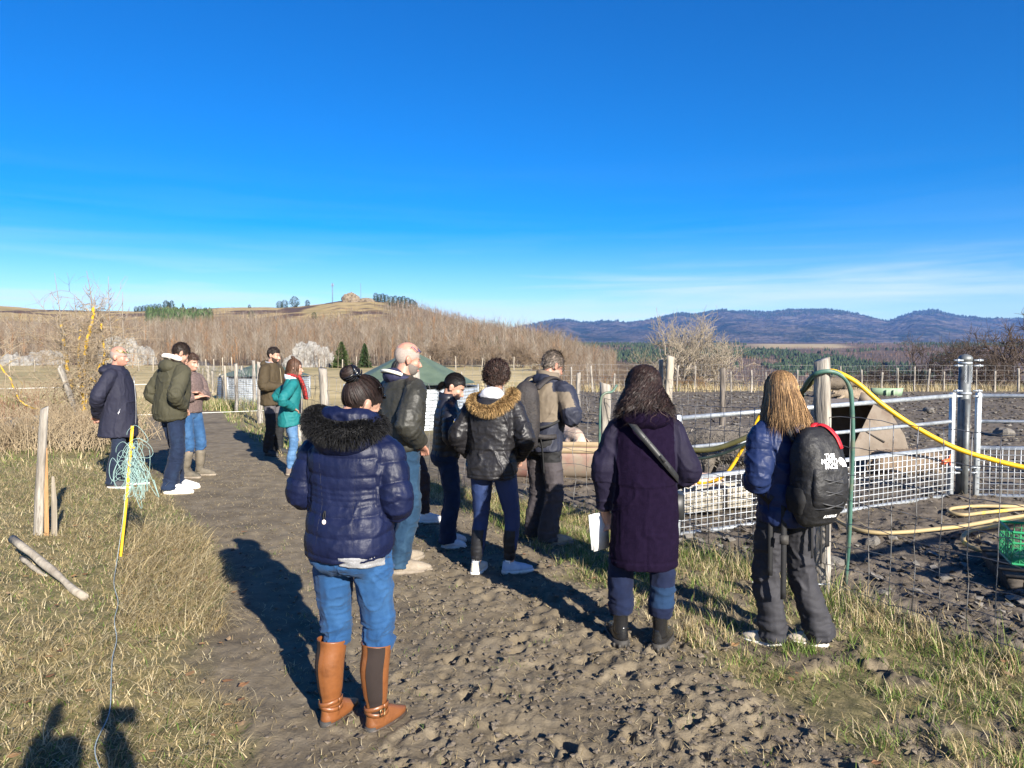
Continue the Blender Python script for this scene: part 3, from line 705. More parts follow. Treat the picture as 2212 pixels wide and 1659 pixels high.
            cre = (1-np.abs(vnoise(wp, seed+9)))**5 - .25
            return fold*1.45*(r1*(.2+.9*nk+1.1*na+.7*nc_) + .6*r2 + .8*cre)
        o = solid(name, mb, vox*1.0, mats if isinstance(mats, list) else [mats], s.root, 3, disp, matfn)
        return o
    def arm_poly(s, sd, out=0.0): return [s.J['sh'+sd], s.J['el'+sd], s.J['wr'+sd]]
    def jacket(s, mats, rings, sleeve=(.075, .068, .052), vox=.009, fold=.006, seed=2, puff=None, sl_puff=None, matfn=None, name='jacket', cuff=1.0, sup=2.3, sh_round=.07, smooth=4, foldz=(6, 6, 9), extra=None, dispx=None, puff_amt=.12):
        """rings: (z, cx, cy, rx, ry) from hem to neck, metres at 1.75 m height"""
        J, k, w = s.J, s.k, s.w; mb = MB()
        lx = lambda z: np.interp(z, [.95, 1.08, 1.28, 1.475], [0, J['waist'][0]/k, J['chest'][0]/k, J['neck'][0]/k])
        ly = lambda z: np.interp(z, [.95, 1.08, 1.28, 1.475], [0, J['waist'][1]/k, J['chest'][1]/k, J['neck'][1]/k])
        RP = np.array([np.array((cx+lx(z), cy+ly(z), z))*k for z, cx, cy, rx, ry in rings]); RRr = np.array([(rx*k*w, ry*k*w) for _, _, _, rx, ry in rings])
        mb.tube(np.vstack([RP[:1], smooth_path(RP[1:], 4)]), [tuple(q) for q in np.vstack([RRr[:1], smooth_path(RRr[1:], 4)])], 24, (0, 1, 0), 0, sup=sup)
        mb.tube([J['shL']+(0.01*k, 0, -.03*k), J['neck']-(0, 0, .07*k), J['shR']+(-0.01*k, 0, -.03*k)], [sh_round*.86*k, .085*k, sh_round*.86*k], 12, (0, 1, 0), 3)
        for sd in 'LR':
            S, E, Wr = s.arm_poly(sd)
            S2 = S-np.array((0, 0, .025*k)); inn = S2+(J['neck']-S)*.5-np.array((0, 0, .035*k))
            mb.tube([inn, S2*.75+inn*.25, S2*.80+E*.20, S2*.5+E*.5, E, E*.5+Wr*.5, Wr+(Wr-E)*(.02*cuff)], [sleeve[0]*.85*k, sleeve[0]*.92*k, sleeve[0]*.98*k, sleeve[0]*k, sleeve[1]*k, (sleeve[1]*.55+sleeve[2]*.45)*k, sleeve[2]*k], 16, (0, 1, 0), 4)
        if extra: extra(mb)
        pl, pr = s.arm_poly('L'), s.arm_poly('R')
        def disp(P, Nn):
            dl, tl = seg_t(P, pl); dr, tr = seg_t(P, pr)
            isl = np.minimum(dl, dr) < max(sleeve)*k*1.28; tt = np.where(dl < dr, tl, tr)
            el = np.minimum(np.linalg.norm(P-pl[1], axis=1), np.linalg.norm(P-pr[1], axis=1))
            ne = np.exp(-(el/.11)**2)
            out = np.zeros(len(P))
            wv = fbm(P, 7, 3, seed)
            if puff is not None:
                zs = np.array(puff)*k; zz = P[:, 2] + .010*wv + .012*np.sin(P[:, 0]*9+1)
                idx = np.clip(np.searchsorted(zs, zz)-1, 0, len(zs)-2); gap = zs[idx+1]-zs[idx]; u = np.clip((zz-zs[idx])/gap, 0, 1)
                pt_ = np.clip(np.sin(math.pi*u), 0, 1)**.42*np.clip(gap*puff_amt, .004, .013)
                crk = (ridged(P*np.array((30, 30, 10.)), 1.0, 2, seed+8)-.3)*.0022*(1-np.sin(math.pi*u))
                g2 = sl_puff*k if sl_puff else .09*k; u2 = ((tt+.01*wv) % g2)/g2
                ps = np.clip(np.sin(math.pi*u2), 0, 1)**.42*g2*puff_amt*1.05
                out += np.where(isl, ps-g2*.06+crk*.7, pt_-.006+crk)
            r1 = ridged(P*np.array(foldz)*2.2 + wv[:, None]*.8, 1.0, 2, seed+1)-.3
            r2 = fbm(P*np.array(foldz), 1.0, 3, seed+2)
            # bunched rings of cloth at the inside of a bent elbow
            ring_ = np.sin(tt*80+wv*7)*ne*np.clip(.5+vnoise(P*9, seed+6), 0, 1)
            warp = P*np.array((7, 7, 4.5)) + fbm(P, 4, 2, seed+4)[:, None]*np.array((1.3, 1.1, 2.2))
            cre = (1-np.abs(vnoise(warp, seed+9)))**5 - .25
            out += fold*1.25*(np.where(isl, r1*.5+.8*ring_+.7*cre, r1*.4+.9*cre) + .7*r2)
            if dispx is not None: out += dispx(P, Nn)
            return out
        return solid(name, mb, vox, mats if isinstance(mats, list) else [mats], s.root, smooth, disp, matfn)
    def collar(s, mat, z0=1.43, z1=1.50, r0=(.095, .085), r1=(.085, .08), tilt=.02, name='collar', thick=.014, back=0.0):
        J, k = s.J, s.k; n = 28; th = np.linspace(0, 2*math.pi, n, endpoint=False); rings = []
        c0 = np.array((J['neck'][0], J['neck'][1]-.012*k-back*k, 0))
        for z, (rx, ry), tl in ((z0, r0, 0), (z0*.5+z1*.5, ((r0[0]+r1[0])/2+.006, (r0[1]+r1[1])/2+.006), tilt*.5), (z1, r1, tilt), (z1-.004, (r1[0]-thick, r1[1]-thick), tilt), (z0+.01, (r0[0]-thick*1.6, r0[1]-thick*1.6), 0)):
            rings.append(np.stack([c0[0]+np.cos(th)*rx*k, c0[1]+np.sin(th)*ry*k, z*k-np.sin(th)*tl*k+.004*np.sin(3*th)*k], 1))
        mb = MB(); mb.loft(rings, False); return mb.build(name, mat, s.root)
    def hood(s, mat, c=(0, -.115, 1.40), r=(.125, .075, .095), name='hood', vox=.009, seed=4, open_=True, tilt=0):
        """a hood lying on the back"""
        J, k = s.J, s.k; mb = MB(); c = np.array(c)*k+np.array((J['neck'][0], J['neck'][1], 0))
        mb.ell(c, np.array(r)*k, np.array(Matrix.Rotation(R(tilt), 3, 'X')), 20, 14)
        th = np.linspace(0, 2*math.pi, 25)
        mb.tube([c*np.array((0, 0, 0))+np.array((J['neck'][0]+math.cos(t)*.095*k, J['neck'][1]-.02*k+math.sin(t)*.085*k, (1.455+.02*-math.sin(t))*k)) for t in th], .026*k, 8, caps=False)
        return solid(name, mb, vox, [mat], s.root, 4, lambda P, N_: .006*fbm(P, 14, 3, seed)+.004*(ridged(P, 12, 2, seed)-.3))
    def shoe(s, sd, mat, sole, L_=.275, wid=.045, hgt=.075, sole_h=.028, toe=.05, ankle_h=.10, name='shoe', heel=0.0, lace=None):
        J, k = s.J, s.k; A = J['ank'+sd]; a = R(s.f[sd][2]); fw = np.array((-math.sin(a), math.cos(a), 0)); sw = np.array((math.cos(a), math.sin(a), 0))
        o = np.array((A[0], A[1], A[2]-.085*k)); th = np.linspace(0, 2*math.pi, 18, endpoint=False)
        def ringz(z, grow, back, front, hw):
            y = np.sin(th); x = np.cos(th)
            yy = np.where(y > 0, y*front, y*back); ww = hw*(1-.12*np.clip(-y, 0, 1))*(1+.10*np.clip(y, 0, .7)-.25*np.clip(y-.75, 0, 1))
            sx_ = np.sign(x)*np.abs(x)**.8
            return o + fw*(yy[:, None]*k) + sw*((sx_*ww)[:, None]*k) + np.array((0, 0, 1))*z*k
        back, front = .062*L_/.275, (L_-.062)*1.0
        e = MB(); st_ = sole_h
        e.loft([ringz(0.0, 0, back+.004, front+.004, wid+.002), ringz(st_*.5, 0, back+.008, front+.008, wid+.005), ringz(st_, 0, back+.005, front+.005, wid+.003)])
        so = s.child(name, None) if False else None
        up = MB(); ths = []
        prof = [(st_-.006, back, front, wid), (st_+.02, back+.002, front-.004, wid), (st_+toe*.6, back, front*.90, wid*.97), (st_+toe, back*.98, front*.70, wid*.90), (st_+hgt*.85, back*.95, front*.46, wid*.84), (st_+hgt, back*.92, .055, wid*.80), (max(ankle_h, st_+hgt+.01), back*.9, .048, wid*.80)]
        up.loft([ringz(z, 0, b_, f_, w_) for z, b_, f_, w_ in prof])
        u = up.build(name, mat, s.root); e.build('sole', sole, u)
        if lace:
            lm = MB()
            for q in range(4):
                yq = .055+q*.024; zq = st_+hgt*(.98-q*.16)+.004
                lm.tube([o+fw*yq*k+sw*(-.02)*k+np.array((0, 0, zq-.006))*k, o+fw*(yq+.006)*k+np.array((0, 0, zq))*k, o+fw*yq*k+sw*.02*k+np.array((0, 0, zq-.006))*k], .0035*k, 6)
            lm.build('lace', lace, u)
        return u
    # ---------------- hair
    def cap(s, mat, scale=1.045, front=.055, side=-.005, back=-.075, seed=0, rough=.004, name='hair', cols=None, vcol=None, top=None):
        nu, nv = 64, 44; th = np.linspace(0, 2*math.pi, nu, endpoint=False); ph = np.linspace(0.01, math.pi*.9, nv)
        T_, P_ = np.meshgrid(th, ph); x = np.sin(P_)*np.cos(T_); y = np.sin(P_)*np.sin(T_); z = np.cos(P_)
        L_ = np.stack([x.ravel()*.076, y.ravel()*.097, z.ravel()*.097], 1)*scale
        nrm = np.stack([x.ravel(), y.ravel(), z.ravel()], 1)
        L_ += nrm*(fbm(nrm, 9, 3, seed)*rough)[:, None]
        if top is not None: L_ += nrm*(np.clip(nrm[:, 2], 0, 1)*top)[:, None]
        L_ += np.array((0, -.012, .036))
        yn = y.ravel(); zl = np.where(yn > .25, side+(front-side)*np.clip((yn-.25)/.45, 0, 1)**.7, np.where(yn < -.1, side+(back-side)*np.clip((-yn-.1)/.5, 0, 1), side))
        zl = zl + .006*fbm(nrm, 14, 2, seed+2)
        ok = L_[:, 2] > zl
        ii_ = (np.arange(nv-1)[:, None]*nu + np.arange(nu)[None, :]); jj_ = (np.arange(nv-1)[:, None]*nu + (np.arange(nu)[None, :]+1) % nu)
        Q_ = np.stack([ii_.ravel(), jj_.ravel(), jj_.ravel()+nu, ii_.ravel()+nu], 1)[:, ::-1]; Q_ = Q_[ok[Q_].all(1)]
        s.hairobj = put(name, fastmesh(name, s.hp(L_), Q_, None, mat, None, True, np.ones((len(L_), 3))*(vcol if vcol is not None else 1)), s.root)
        return s.hairobj
    def ribbons(s, paths, width, mat, cols, name='strands', parent=None, local=True, center=(0, -.012, .0)):
        """paths (n,k,3) in head space; flat locks lying on the head"""
        n, kk, _ = paths.shape; tan = np.gradient(paths, axis=1); out = paths-np.array(center); 
        side = np.cross(tan, out); side /= np.linalg.norm(side, axis=2)[..., None]+1e-9
        side = side + rng.normal(0, .25, (n, 1, 3)); side /= np.linalg.norm(side, axis=2)[..., None]
        t = np.linspace(0, 1, kk); wp = (np.minimum(1, .35+t*4)*np.minimum(1, (1-t)*3+.06))[None, :, None]*np.asarray(width).reshape(-1, 1, 1)*.5
        V = np.stack([paths-side*wp, paths+side*wp], 2).reshape(-1, 3)
        if local: V = s.hp(V)
        b0 = (np.arange(n)[:, None]*kk*2 + np.arange(kk-1)[None, :]*2).ravel()
        Q_ = np.stack([b0, b0+1, b0+3, b0+2], 1)
        return put(name, fastmesh(name, V, Q_, None, mat, None, True, np.repeat(cols, kk*2, axis=0)), parent or s.hairobj)
    def falling(s, n, length, mat, col, var=.35, wave=.004, wfreq=2.0, curl=0.0, cfreq=5.0, spread=.0, face_gap=55, width=.007, kk=14, scale=1.07, seed=1, lenvar=.12, back_only=False, tips=None, zmin=None, out=.0, part=0.0):
        r = np.random.default_rng(seed)
        fg = R(face_gap); th = math.pi/2 + fg + r.uniform(0, 1, n)*(2*math.pi-2*fg)
        if back_only: th = -math.pi/2 + r.normal(0, .75, n)
        ph0 = np.abs(r.normal(0, .35, n))+.03
        ln = length*(1+r.normal(0, lenvar, n)); paths = np.zeros((n, kk, 3))
        ex = np.array((.076, .097, .097))*scale; phase = r.uniform(0, 6.28, n); layer = r.uniform(.96, 1.09, n)
        arc = (1.62-ph0)*.095*scale
        phc = r.uniform(0, 6.28, n)
        for j in range(kk):
            dist = ln*j/(kk-1)
            on = dist < arc
            ph = np.where(on, ph0+dist/(.095*scale), 1.62)
            drop = np.where(on, 0, dist-arc)
            thj = th
            x = np.sin(ph)*np.cos(thj)*ex[0]*layer; y = np.sin(ph)*np.sin(thj)*ex[1]*layer; z = np.cos(ph)*ex[2]*layer
            f = 1+spread*drop/max(length, .01)*3
            x, y = x*f, y*f
            y = y - out*drop
            z = z - drop
            wv = wave*(drop/.1+.15)
            x = x + np.sin(dist*wfreq*30+phase)*wv*.5 + np.cos(phc)*0
            y = y + np.cos(dist*wfreq*26+phase*1.3)*wv*.5
            if curl:
                cc = curl*np.clip(dist/.05, 0, 1); rr = np.stack([np.cos(th), np.sin(th)], 1)
                x = x + rr[:, 0]*np.sin(dist*cfreq*40+phc)*cc; y = y + rr[:, 1]*np.sin(dist*cfreq*40+phc)*cc
                tx = -rr[:, 1]; ty = rr[:, 0]
                x = x + tx*np.cos(dist*cfreq*40+phc)*cc; y = y + ty*np.cos(dist*cfreq*40+phc)*cc
            paths[:, j] = np.stack([x, y, z], 1) + np.array((part, -.012, .036))
        c = np.array(col)*np.exp(r.normal(0, var, (n, 1)))
        if tips is not None:
            c = np.where(r.uniform(0, 1, (n, 1)) < .55, np.array(tips)*np.exp(r.normal(0, var, (n, 1))), c)
        return paths, c, width*r.uniform(.6, 1.3, n)
    def gathered(s, n, target, seed=1, front=.05, scale=1.06, kk=10, face=True):
        """hair combed back over the skull to one point"""
        r = np.random.default_rng(seed); tg = np.array(target, float); tg /= np.linalg.norm(tg)
        d = r.normal(0, 1, (n*4, 3)); d /= np.linalg.norm(d, axis=1)[:, None]
        zl = np.where(d[:, 1] > .25, -.1+.75*np.clip((d[:, 1]-.25)/.5, 0, 1)**.6, np.where(d[:, 1] < -.1, -.1-.75*np.clip((-d[:, 1]-.1)/.5, 0, 1), -.1))
        d = d[d[:, 2] > zl][:n]; n = len(d); paths = np.zeros((n, kk, 3)); lay = r.uniform(.985, 1.035, n)
        for j in range(kk):
            t = (j/(kk-1)); v = d*(1-t)+tg*t; v /= np.linalg.norm(v, axis=1)[:, None]
            paths[:, j] = v*np.array((.076, .097, .097))*scale*(lay*(1+.02*math.sin(math.pi*t)))[:, None] + np.array((0, -.012, .036))
        return paths
    def short(s, n, seed=1, length=.03, front=.05, side=-.005, back=-.07, lift=.35, comb=(0, -1, -.3), scale=1.03, curl=0.0, kk=5, zmin=-1.0, keep=None):
        r = np.random.default_rng(seed); d = r.normal(0, 1, (n*4, 3)); d /= np.linalg.norm(d, axis=1)[:, None]
        zl = np.where(d[:, 1] > .25, side+(front-side)*np.clip((d[:, 1]-.25)/.45, 0, 1)**.7, np.where(d[:, 1] < -.1, side+(back-side)*np.clip((-d[:, 1]-.1)/.5, 0, 1), side))
        ok = d[:, 2]*.097*scale+.036 > zl
        if keep is not None: ok &= keep(d)
        d = d[ok][:n]; n = len(d); root = d*np.array((.076, .097, .097))*scale
        cb = np.array(comb, float)[None]-d*(d@np.array(comb, float))[:, None]; cb /= np.linalg.norm(cb, axis=1)[:, None]+1e-6
        dirn = cb + d*lift + r.normal(0, .28, (n, 3)); dirn /= np.linalg.norm(dirn, axis=1)[:, None]
        paths = np.zeros((n, kk, 3)); ln = length*r.uniform(.6, 1.3, n); ph = r.uniform(0, 6.28, n); sidev = np.cross(d, dirn)
        for j in range(kk):
            t = j/(kk-1)
            p = root + dirn*(ln*t)[:, None] - d*(ln*t*t*.25)[:, None]
            if curl: p = p + sidev*(np.sin(ph+t*7)*curl*t**.5)[:, None] + d*((np.cos(ph+t*7)-np.cos(ph))*curl*.8)[:, None]
            paths[:, j] = p + np.array((0, -.012, .036))
        return paths
    def glasses(s, mat, z=.01, y=.085, tilt=0, lens=True, name='glasses'):
        h, hs = s.hp, s.hs; mb = MB()
        for sg in (-1, 1):
            th = np.linspace(0, 2*math.pi, 17); c, q = math.cos(R(tilt)), math.sin(R(tilt))
            mb.tube([h((sg*(.034+.024*math.cos(t)), y+.019*math.sin(t)*q-abs(.02*math.cos(t))*.25, z+.019*math.sin(t)*c)) for t in th], .0028*hs, 6, caps=False)
            mb.tube([h((sg*.06, y-.006, z)), h((sg*.079, y-.045*c-.0, z-.01)), h((sg*.081, y-.10*c, z-.02-.05*q)), h((sg*.079, y-.12*c, z-.04-.06*q))], .0026*hs, 6, sub=3)
        mb.tube([h((-.011, y, z+.004)), h((.011, y, z+.004))], .0025*hs, 6)
        o = mb.build(name, mat, s.root)
        if lens:
            for sg in (-1, 1):
                lm = MB(); lm.ell(h((sg*.034, y-.003, z)), np.array((.022, .002, .017))*hs, s.HR @ np.array(Matrix.Rotation(R(-tilt), 3, 'X')), 14, 6)
                lm.build('lens', pm('smoky_lens', (.02, .02, .025), rough=.08, spec=.8), o)
        return o

def fur(name, roots, dirs, length, col, mat, parent, width=.004, seed=0, var=.3, droop=.5):
    """tapering tufts of fur standing off a ruff"""
    r = np.random.default_rng(seed); n = len(roots); ln = length*r.uniform(.5, 1.25, n)
    d = dirs + r.normal(0, .33, (n, 3)); d /= np.linalg.norm(d, axis=1)[:, None]
    sd = np.cross(d, r.normal(0, 1, (n, 3))); sd /= np.linalg.norm(sd, axis=1)[:, None]+1e-9
    m_ = roots + d*(ln*.55)[:, None]; tip = roots + d*(ln*.95)[:, None] - np.array((0, 0, 1))*(ln*droop*.5)[:, None]
    w = width*r.uniform(.6, 1.3, n)[:, None]
    V = np.stack([roots-sd*w, roots+sd*w, m_-sd*w*.7, m_+sd*w*.7, tip], 1).reshape(-1, 3); b = np.arange(n)*5
    c = np.array(col)*np.exp(r.normal(0, var, (n, 1)))
    return put(name, fastmesh(name, V, np.stack([b, b+1, b+3, b+2], 1), np.stack([b+2, b+3, b+4], 1), mat, None, True, np.repeat(c, 5, axis=0)), parent)
def along(path, n, rad, seed, dirbias=(0, 0, 0)):
    """roots and outward directions scattered round a tube along a path"""
    r = np.random.default_rng(seed); P = smooth_path(path, 8); t = r.uniform(0, len(P)-1.001, n); i = t.astype(int); f = (t-i)[:, None]
    c = P[i]*(1-f)+P[i+1]*f; tan = P[i+1]-P[i]; tan /= np.linalg.norm(tan, axis=1)[:, None]
    v = r.normal(0, 1, (n, 3)); v -= tan*(v*tan).sum(1)[:, None]; v /= np.linalg.norm(v, axis=1)[:, None]
    return c+v*rad, v+np.array(dirbias)

ARM_FRONT = {'L': ((-.27, -.03, 1.09), (-.10, .20, 1.08)), 'R': ((.27, -.03, 1.09), (.10, .20, 1.08))}
ARM_POCKET = {'L': ((-.275, -.10, 1.13), (-.19, .045, .985)), 'R': ((.275, -.10, 1.13), (.19, .045, .985))}
ARM_BEHIND = {'L': ((-.27, -.10, 1.12), (-.05, -.185, .90)), 'R': ((.27, -.10, 1.12), (.05, -.20, .92))}
ARM_HIPS = {'L': ((-.37, -.14, 1.16), (-.20, .02, 1.02)), 'R': ((.37, -.14, 1.16), (.20, .02, 1.02))}

HAIR = pm('hair_fibre', (1, 1, 1), (.55, .55, .55), scale=90, rough=.55, spec=.28, attr='col')
FURM = pm('fur_fibre', (1, 1, 1), (.8, .8, .8), scale=60, rough=.7, spec=.3, attr='col')
def denim(name, c1, c2, wear=None): return pm('denim_'+name, c1, c2, scale=7, rough=.85, bump=.25, bscale=420, c3=wear or tuple(min(1, c*1.35) for c in c2), s3=4.0, p3=(.50, .72), sheen=.05, bdist=.004, spec=.2)
def cloth(name, c1, rough=.8, bump=.2, bscale=350, var=1.25, sheen=.0, spec=.3, scale=9): return pm('cloth_'+name, c1, tuple(min(1, c*var) for c in c1), scale=scale, rough=rough, bump=bump, bscale=bscale, sheen=sheen, spec=spec, bdist=.004)
RUBBER = pm('dark_rubber', (.02, .019, .018), (.05, .045, .04), scale=30, rough=.7)
WHITE_SOLE = pm('white_rubber', (.70, .68, .64), (.55, .52, .47), scale=14, rough=.7)
MUDDY = pm('muddy_sole', (.16, .13, .10), (.26, .22, .17), scale=20, rough=.9)
JR = lambda hem, hz_: None

from mathutils.bvhtree import BVHTree
def project(obj, P, d, off=.002, back=.5):
    """lay points on the surface of obj along direction d (all in the thing's own space)"""
    me = obj.data; bv = BVHTree.FromPolygons([v.co for v in me.vertices], [tuple(p_.vertices) for p_ in me.polygons])
    d = Vector(d).normalized(); out = []
    for q in np.asarray(P, float):
        h_, n_, i_, t_ = bv.ray_cast(Vector(q)-d*back, d)
        out.append(np.array(h_-d*off) if h_ is not None else np.asarray(q, float))
    return np.array(out)
def patch(obj, corners, d, name, mat, parent, n=8, off=.003, rim=True):
    """a sewn-on patch between four corners (a, b, c, d) following the cloth, with a turned edge"""
    a, b, c, e_ = [np.array(v, float) for v in corners]; P = []
    for i in range(n+1):
        for j in range(n+1):
            u, v_ = i/n, j/n; P.append((a*(1-u)+b*u)*(1-v_)+(e_*(1-u)+c*u)*v_)
    V = project(obj, P, d, off); edge = [k for k in range((n+1)**2) if k // (n+1) in (0, n) or k % (n+1) in (0, n)]
    V[edge] += np.array(Vector(d).normalized())*off*1.5
    m_ = n+1; Q_ = [(i*m_+j, i*m_+j+1, (i+1)*m_+j+1, (i+1)*m_+j) for i in range(n) for j in range(n)]
    return put(name, fastmesh(name, V, Q_, None, mat), parent)
def seam(obj, pts, d, name, mat, parent, r=.0018, off=.001, n=30):
    P = np.asarray(pts, float); t = np.linspace(0, len(P)-1, n); i = np.minimum(t.astype(int), len(P)-2); f = (t-i)[:, None]
    mb = MB(); mb.tube(project(obj, P[i]*(1-f)+P[i+1]*f, d, off), r, 5); return mb.build(name, mat, parent)
def text_mesh(name, txt, size, mat, parent, M, extrude=.001, spacing=1.0, bold=0.0):
    cu = bpy.data.curves.new('t', 'FONT'); cu.body = txt; cu.size = size; cu.extrude = extrude; cu.align_x = 'CENTER'; cu.space_line = .8; cu.resolution_u = 3; cu.offset = bold
    o = bpy.data.objects.new('t', cu); TMP.collection.objects.link(o)
    me = bpy.data.meshes.new_from_object(o.evaluated_get(tmp_dg())); bpy.data.objects.remove(o)
    me.transform(M); me.materials.clear(); me.materials.append(mat); me.name = name
    return put(name, me, parent)
def frame(origin, xdir, ydir):
    x = Vector(xdir).normalized(); y = Vector(ydir); y = (y-x*y.dot(x)).normalized(); z = x.cross(y)
    return Matrix(((x.x, y.x, z.x, origin[0]), (x.y, y.y, z.y, origin[1]), (x.z, y.z, z.z, origin[2]), (0, 0, 0, 1)))
def strap_mb(pts, w, th=.003, nrm=(0, -1, 0), sub=5):
    """a flat band along a path"""
    P = smooth_path(np.asarray(pts, float), sub); tan = np.gradient(P, axis=0); n = np.asarray(nrm, float)
    if n.ndim == 1: n = np.tile(n, (len(P), 1))
    else: n = smooth_path(n, sub)
    sd = np.cross(tan, n); sd /= np.linalg.norm(sd, axis=1)[:, None]+1e-9; nn = np.cross(sd, tan); nn /= np.linalg.norm(nn, axis=1)[:, None]+1e-9
    rings = [np.array([P[i]-sd[i]*w/2-nn[i]*th, P[i]+sd[i]*w/2-nn[i]*th, P[i]+sd[i]*w/2+nn[i]*th, P[i]-sd[i]*w/2+nn[i]*th]) for i in range(len(P))]
    mb = MB(); mb.loft(rings); return mb
def vadd(v, **k):
    return np.array(v, float)
BLK = cloth('black_webbing', (.012, .012, .013), rough=.7)

# ================= woman in the navy quilted jacket, nearest to the camera
def build_puffer_woman():
    p = Person('woman in shiny navy quilted jacket with black fur hood and tan riding boots', gp(764, 1566)[:2], -10, 1.65,
               feet={'L': (-.118, .0, -18), 'R': (.125, -.015, -26)}, lean=(.0, .02), arms={'L': ((-.245, -.01, 1.15), (-.12, .20, 1.10)), 'R': ((.245, -.03, 1.12), (.13, .20, 1.08))}, head=(-36, 30, 6), sh=.18, hipw=.10, knee=.035)
    p.body()
    k = p.k
    nav = pm('navy_nylon', (.0036, .0060, .025), (.0055, .0090, .036), scale=6, rough=.50, bump=.35, bscale=34, spec=.24, bdist=.010, rvar=.08)
    q = [.80, .898, .99, 1.085, 1.132, 1.156, 1.18, 1.205, 1.265, 1.36, 1.45, 1.55]
    jk = p.jacket([nav], [(.886, 0, -.02, .208, .174), (.902, 0, -.022, .212, .180), (1.0, 0, -.022, .210, .172), (1.10, 0, -.014, .202, .155), (1.17, 0, -.012, .200, .15), (1.27, 0, -.012, .207, .152), (1.36, 0, -.018, .200, .142), (1.44, 0, -.02, .15, .12), (1.50, 0, -.02, .10, .09)],
             sleeve=(.080, .079, .058), vox=.006, fold=.0042, puff=q, sl_puff=.098, seed=11, smooth=1, sh_round=.082)
    sm = pm('navy_seam', (.004, .005, .016), rough=.6)
    seam(jk, [(.085*k, 0, 1.33*k), (.07*k, 0, 1.12*k), (.085*k, 0, .94*k)], (0, 1, 0), 'back_seam', sm, jk, .0011, -.0006)
    seam(jk, [(-.10*k, 0, 1.33*k), (-.085*k, 0, 1.12*k), (-.10*k, 0, .94*k)], (0, 1, 0), 'back_seam', sm, jk, .0011, -.0006)
    # hood with its ruff lying on the shoulders
    p.hood(nav, c=(0, -.125, 1.425), r=(.145, .075, .075), seed=12, vox=.007)
    c = np.array((p.J['neck'][0], p.J['neck'][1], 0)); ruff = [c+np.array(v)*k for v in ((-.12, .06, 1.49), (-.155, -.01, 1.535), (-.155, -.10, 1.53), (-.11, -.165, 1.495), (-.02, -.185, 1.47), (.06, -.17, 1.465), (.11, -.10, 1.475), (.115, 0, 1.49), (.10, .06, 1.47))]
    rb = MB(); rb.tube(ruff, .043*k, 10, sub=4); fb = solid('fur_ruff', rb, .012, [pm('black_fur_base', (.006, .006, .007), rough=.9)], p.root, 2)
    r0, d0 = along(ruff, 11000, .041*k, 3, (0, -.12, .0)); fur('fur', r0, d0, .036, (.0055, .0055, .0065), FURM, fb, .0019, 3, .5, .7)
    # bunched lining of the hood showing inside the ruff
    lb = MB(); lb.tube([c+np.array(v)*k for v in ((-.12, .0, 1.515), (-.09, -.075, 1.535), (0, -.10, 1.535), (.09, -.075, 1.525), (.115, .0, 1.505))], .050*k, 12, sub=4)
    solid('hood_lining', lb, .008, [nav], p.root, 3, lambda P, N_: .008*(ridged(P, 16, 2, 5)-.3))
    # grey jumper below the hem
    gm = cloth('grey_marl', (.30, .30, .31), var=.7, scale=160, bump=.5, bscale=260)
    jn = denim('bright', (.010, .043, .118), (.015, .060, .155), (.030, .092, .205))
    t = p.trousers(jn, thigh=.101, kneer=.072, calf=.062, hem=.055, hemz=.37, hip=(.201, .158), waist=(.18, .14), vox=.006, fold=.0062, seed=21, seat=.06)
    patch(t, [(.0*k, 0, .90*k), (.192*k, 0, .90*k), (.192*k, 0, .822*k), (.0*k, 0, .850*k)], (0, 1, 0), 'jumper_hem', gm, p.root, 12, .016)
    dk = denim('seam', (.006, .026, .075), (.010, .036, .10))
    for sg in (-1, 1):                                # back pockets and seams follow the seat
        cx = sg*.092*k
        pk = patch(t, [(cx-.058*k, 0, .872*k), (cx+.058*k, 0, .868*k), (cx+.050*k, 0, .755*k), (cx-.050*k, 0, .76*k)], (0, 1, 0), 'back_pocket', jn, t)
        seam(pk, [(cx-.054*k, 0, .858*k), (cx+.054*k, 0, .854*k)], (0, 1, 0), 'stitching', dk, t, .0012)
    seam(t, [(-.20*k, 0, .855*k), (-.1*k, 0, .905*k), (0, 0, .875*k), (.1*k, 0, .905*k), (.20*k, 0, .855*k)], (0, 1, 0), 'yoke_seam', dk, t, .002)
    seam(t, [(.0, 0, .95*k), (0, 0, .80*k)], (0, 1, 0), 'back_seam', dk, t, .0022)
    # riding boots
    tan = pm('cognac_leather', (.155, .052, .016), (.22, .085, .028), scale=7, rough=.40, bump=.25, bscale=60, coat=.1, c3=(.085, .028, .010), s3=7, p3=(.48, .72), bdist=.006)
    ela = cloth('brown_elastic', (.022, .015, .013), rough=.85, bump=.6, bscale=500)
    for sd, sg in (('L', -1), ('R', 1)):
        A = p.J['ank'+sd]; K = p.J['kn'+sd]; a = R(p.f[sd][2]); fw = np.array((-math.sin(a), math.cos(a), 0)); sw = np.array((math.cos(a), math.sin(a), 0))
        b = MB(); top = np.array((A[0]*.55+K[0]*.45, A[1]*.6+K[1]*.4-.012, .40))
        mid = A*.35+top*.65-fw*.012
        th = np.linspace(0, 2*math.pi, 28, endpoint=False)
        def rg(c_, rx, ry): return c_ + np.outer(np.cos(th)*rx, sw) + np.outer(np.sin(th)*ry, fw)
        rings = [rg(A+(0, 0, -.045), .040, .050), rg(A+(0, 0, .0), .041, .050), rg(A+(0, 0, .05), .044, .050), rg(A*.7+top*.3-fw*.006, .054, .058), rg(mid, .064, .068), rg(top-(0, 0, .03), .0655, .068), rg(top+fw*0+(0, 0, .004), .067, .069)]
        rings[-1][:, 2] += .010*np.cos(th-math.pi/2)*-1
        rings.append(rg(top-(0, 0, .01), .060, .062))
        ang = (np.degrees(th)+360) % 360
        V = np.concatenate(smooth_path(np.array(rings), 3)); n_ = len(V)//28
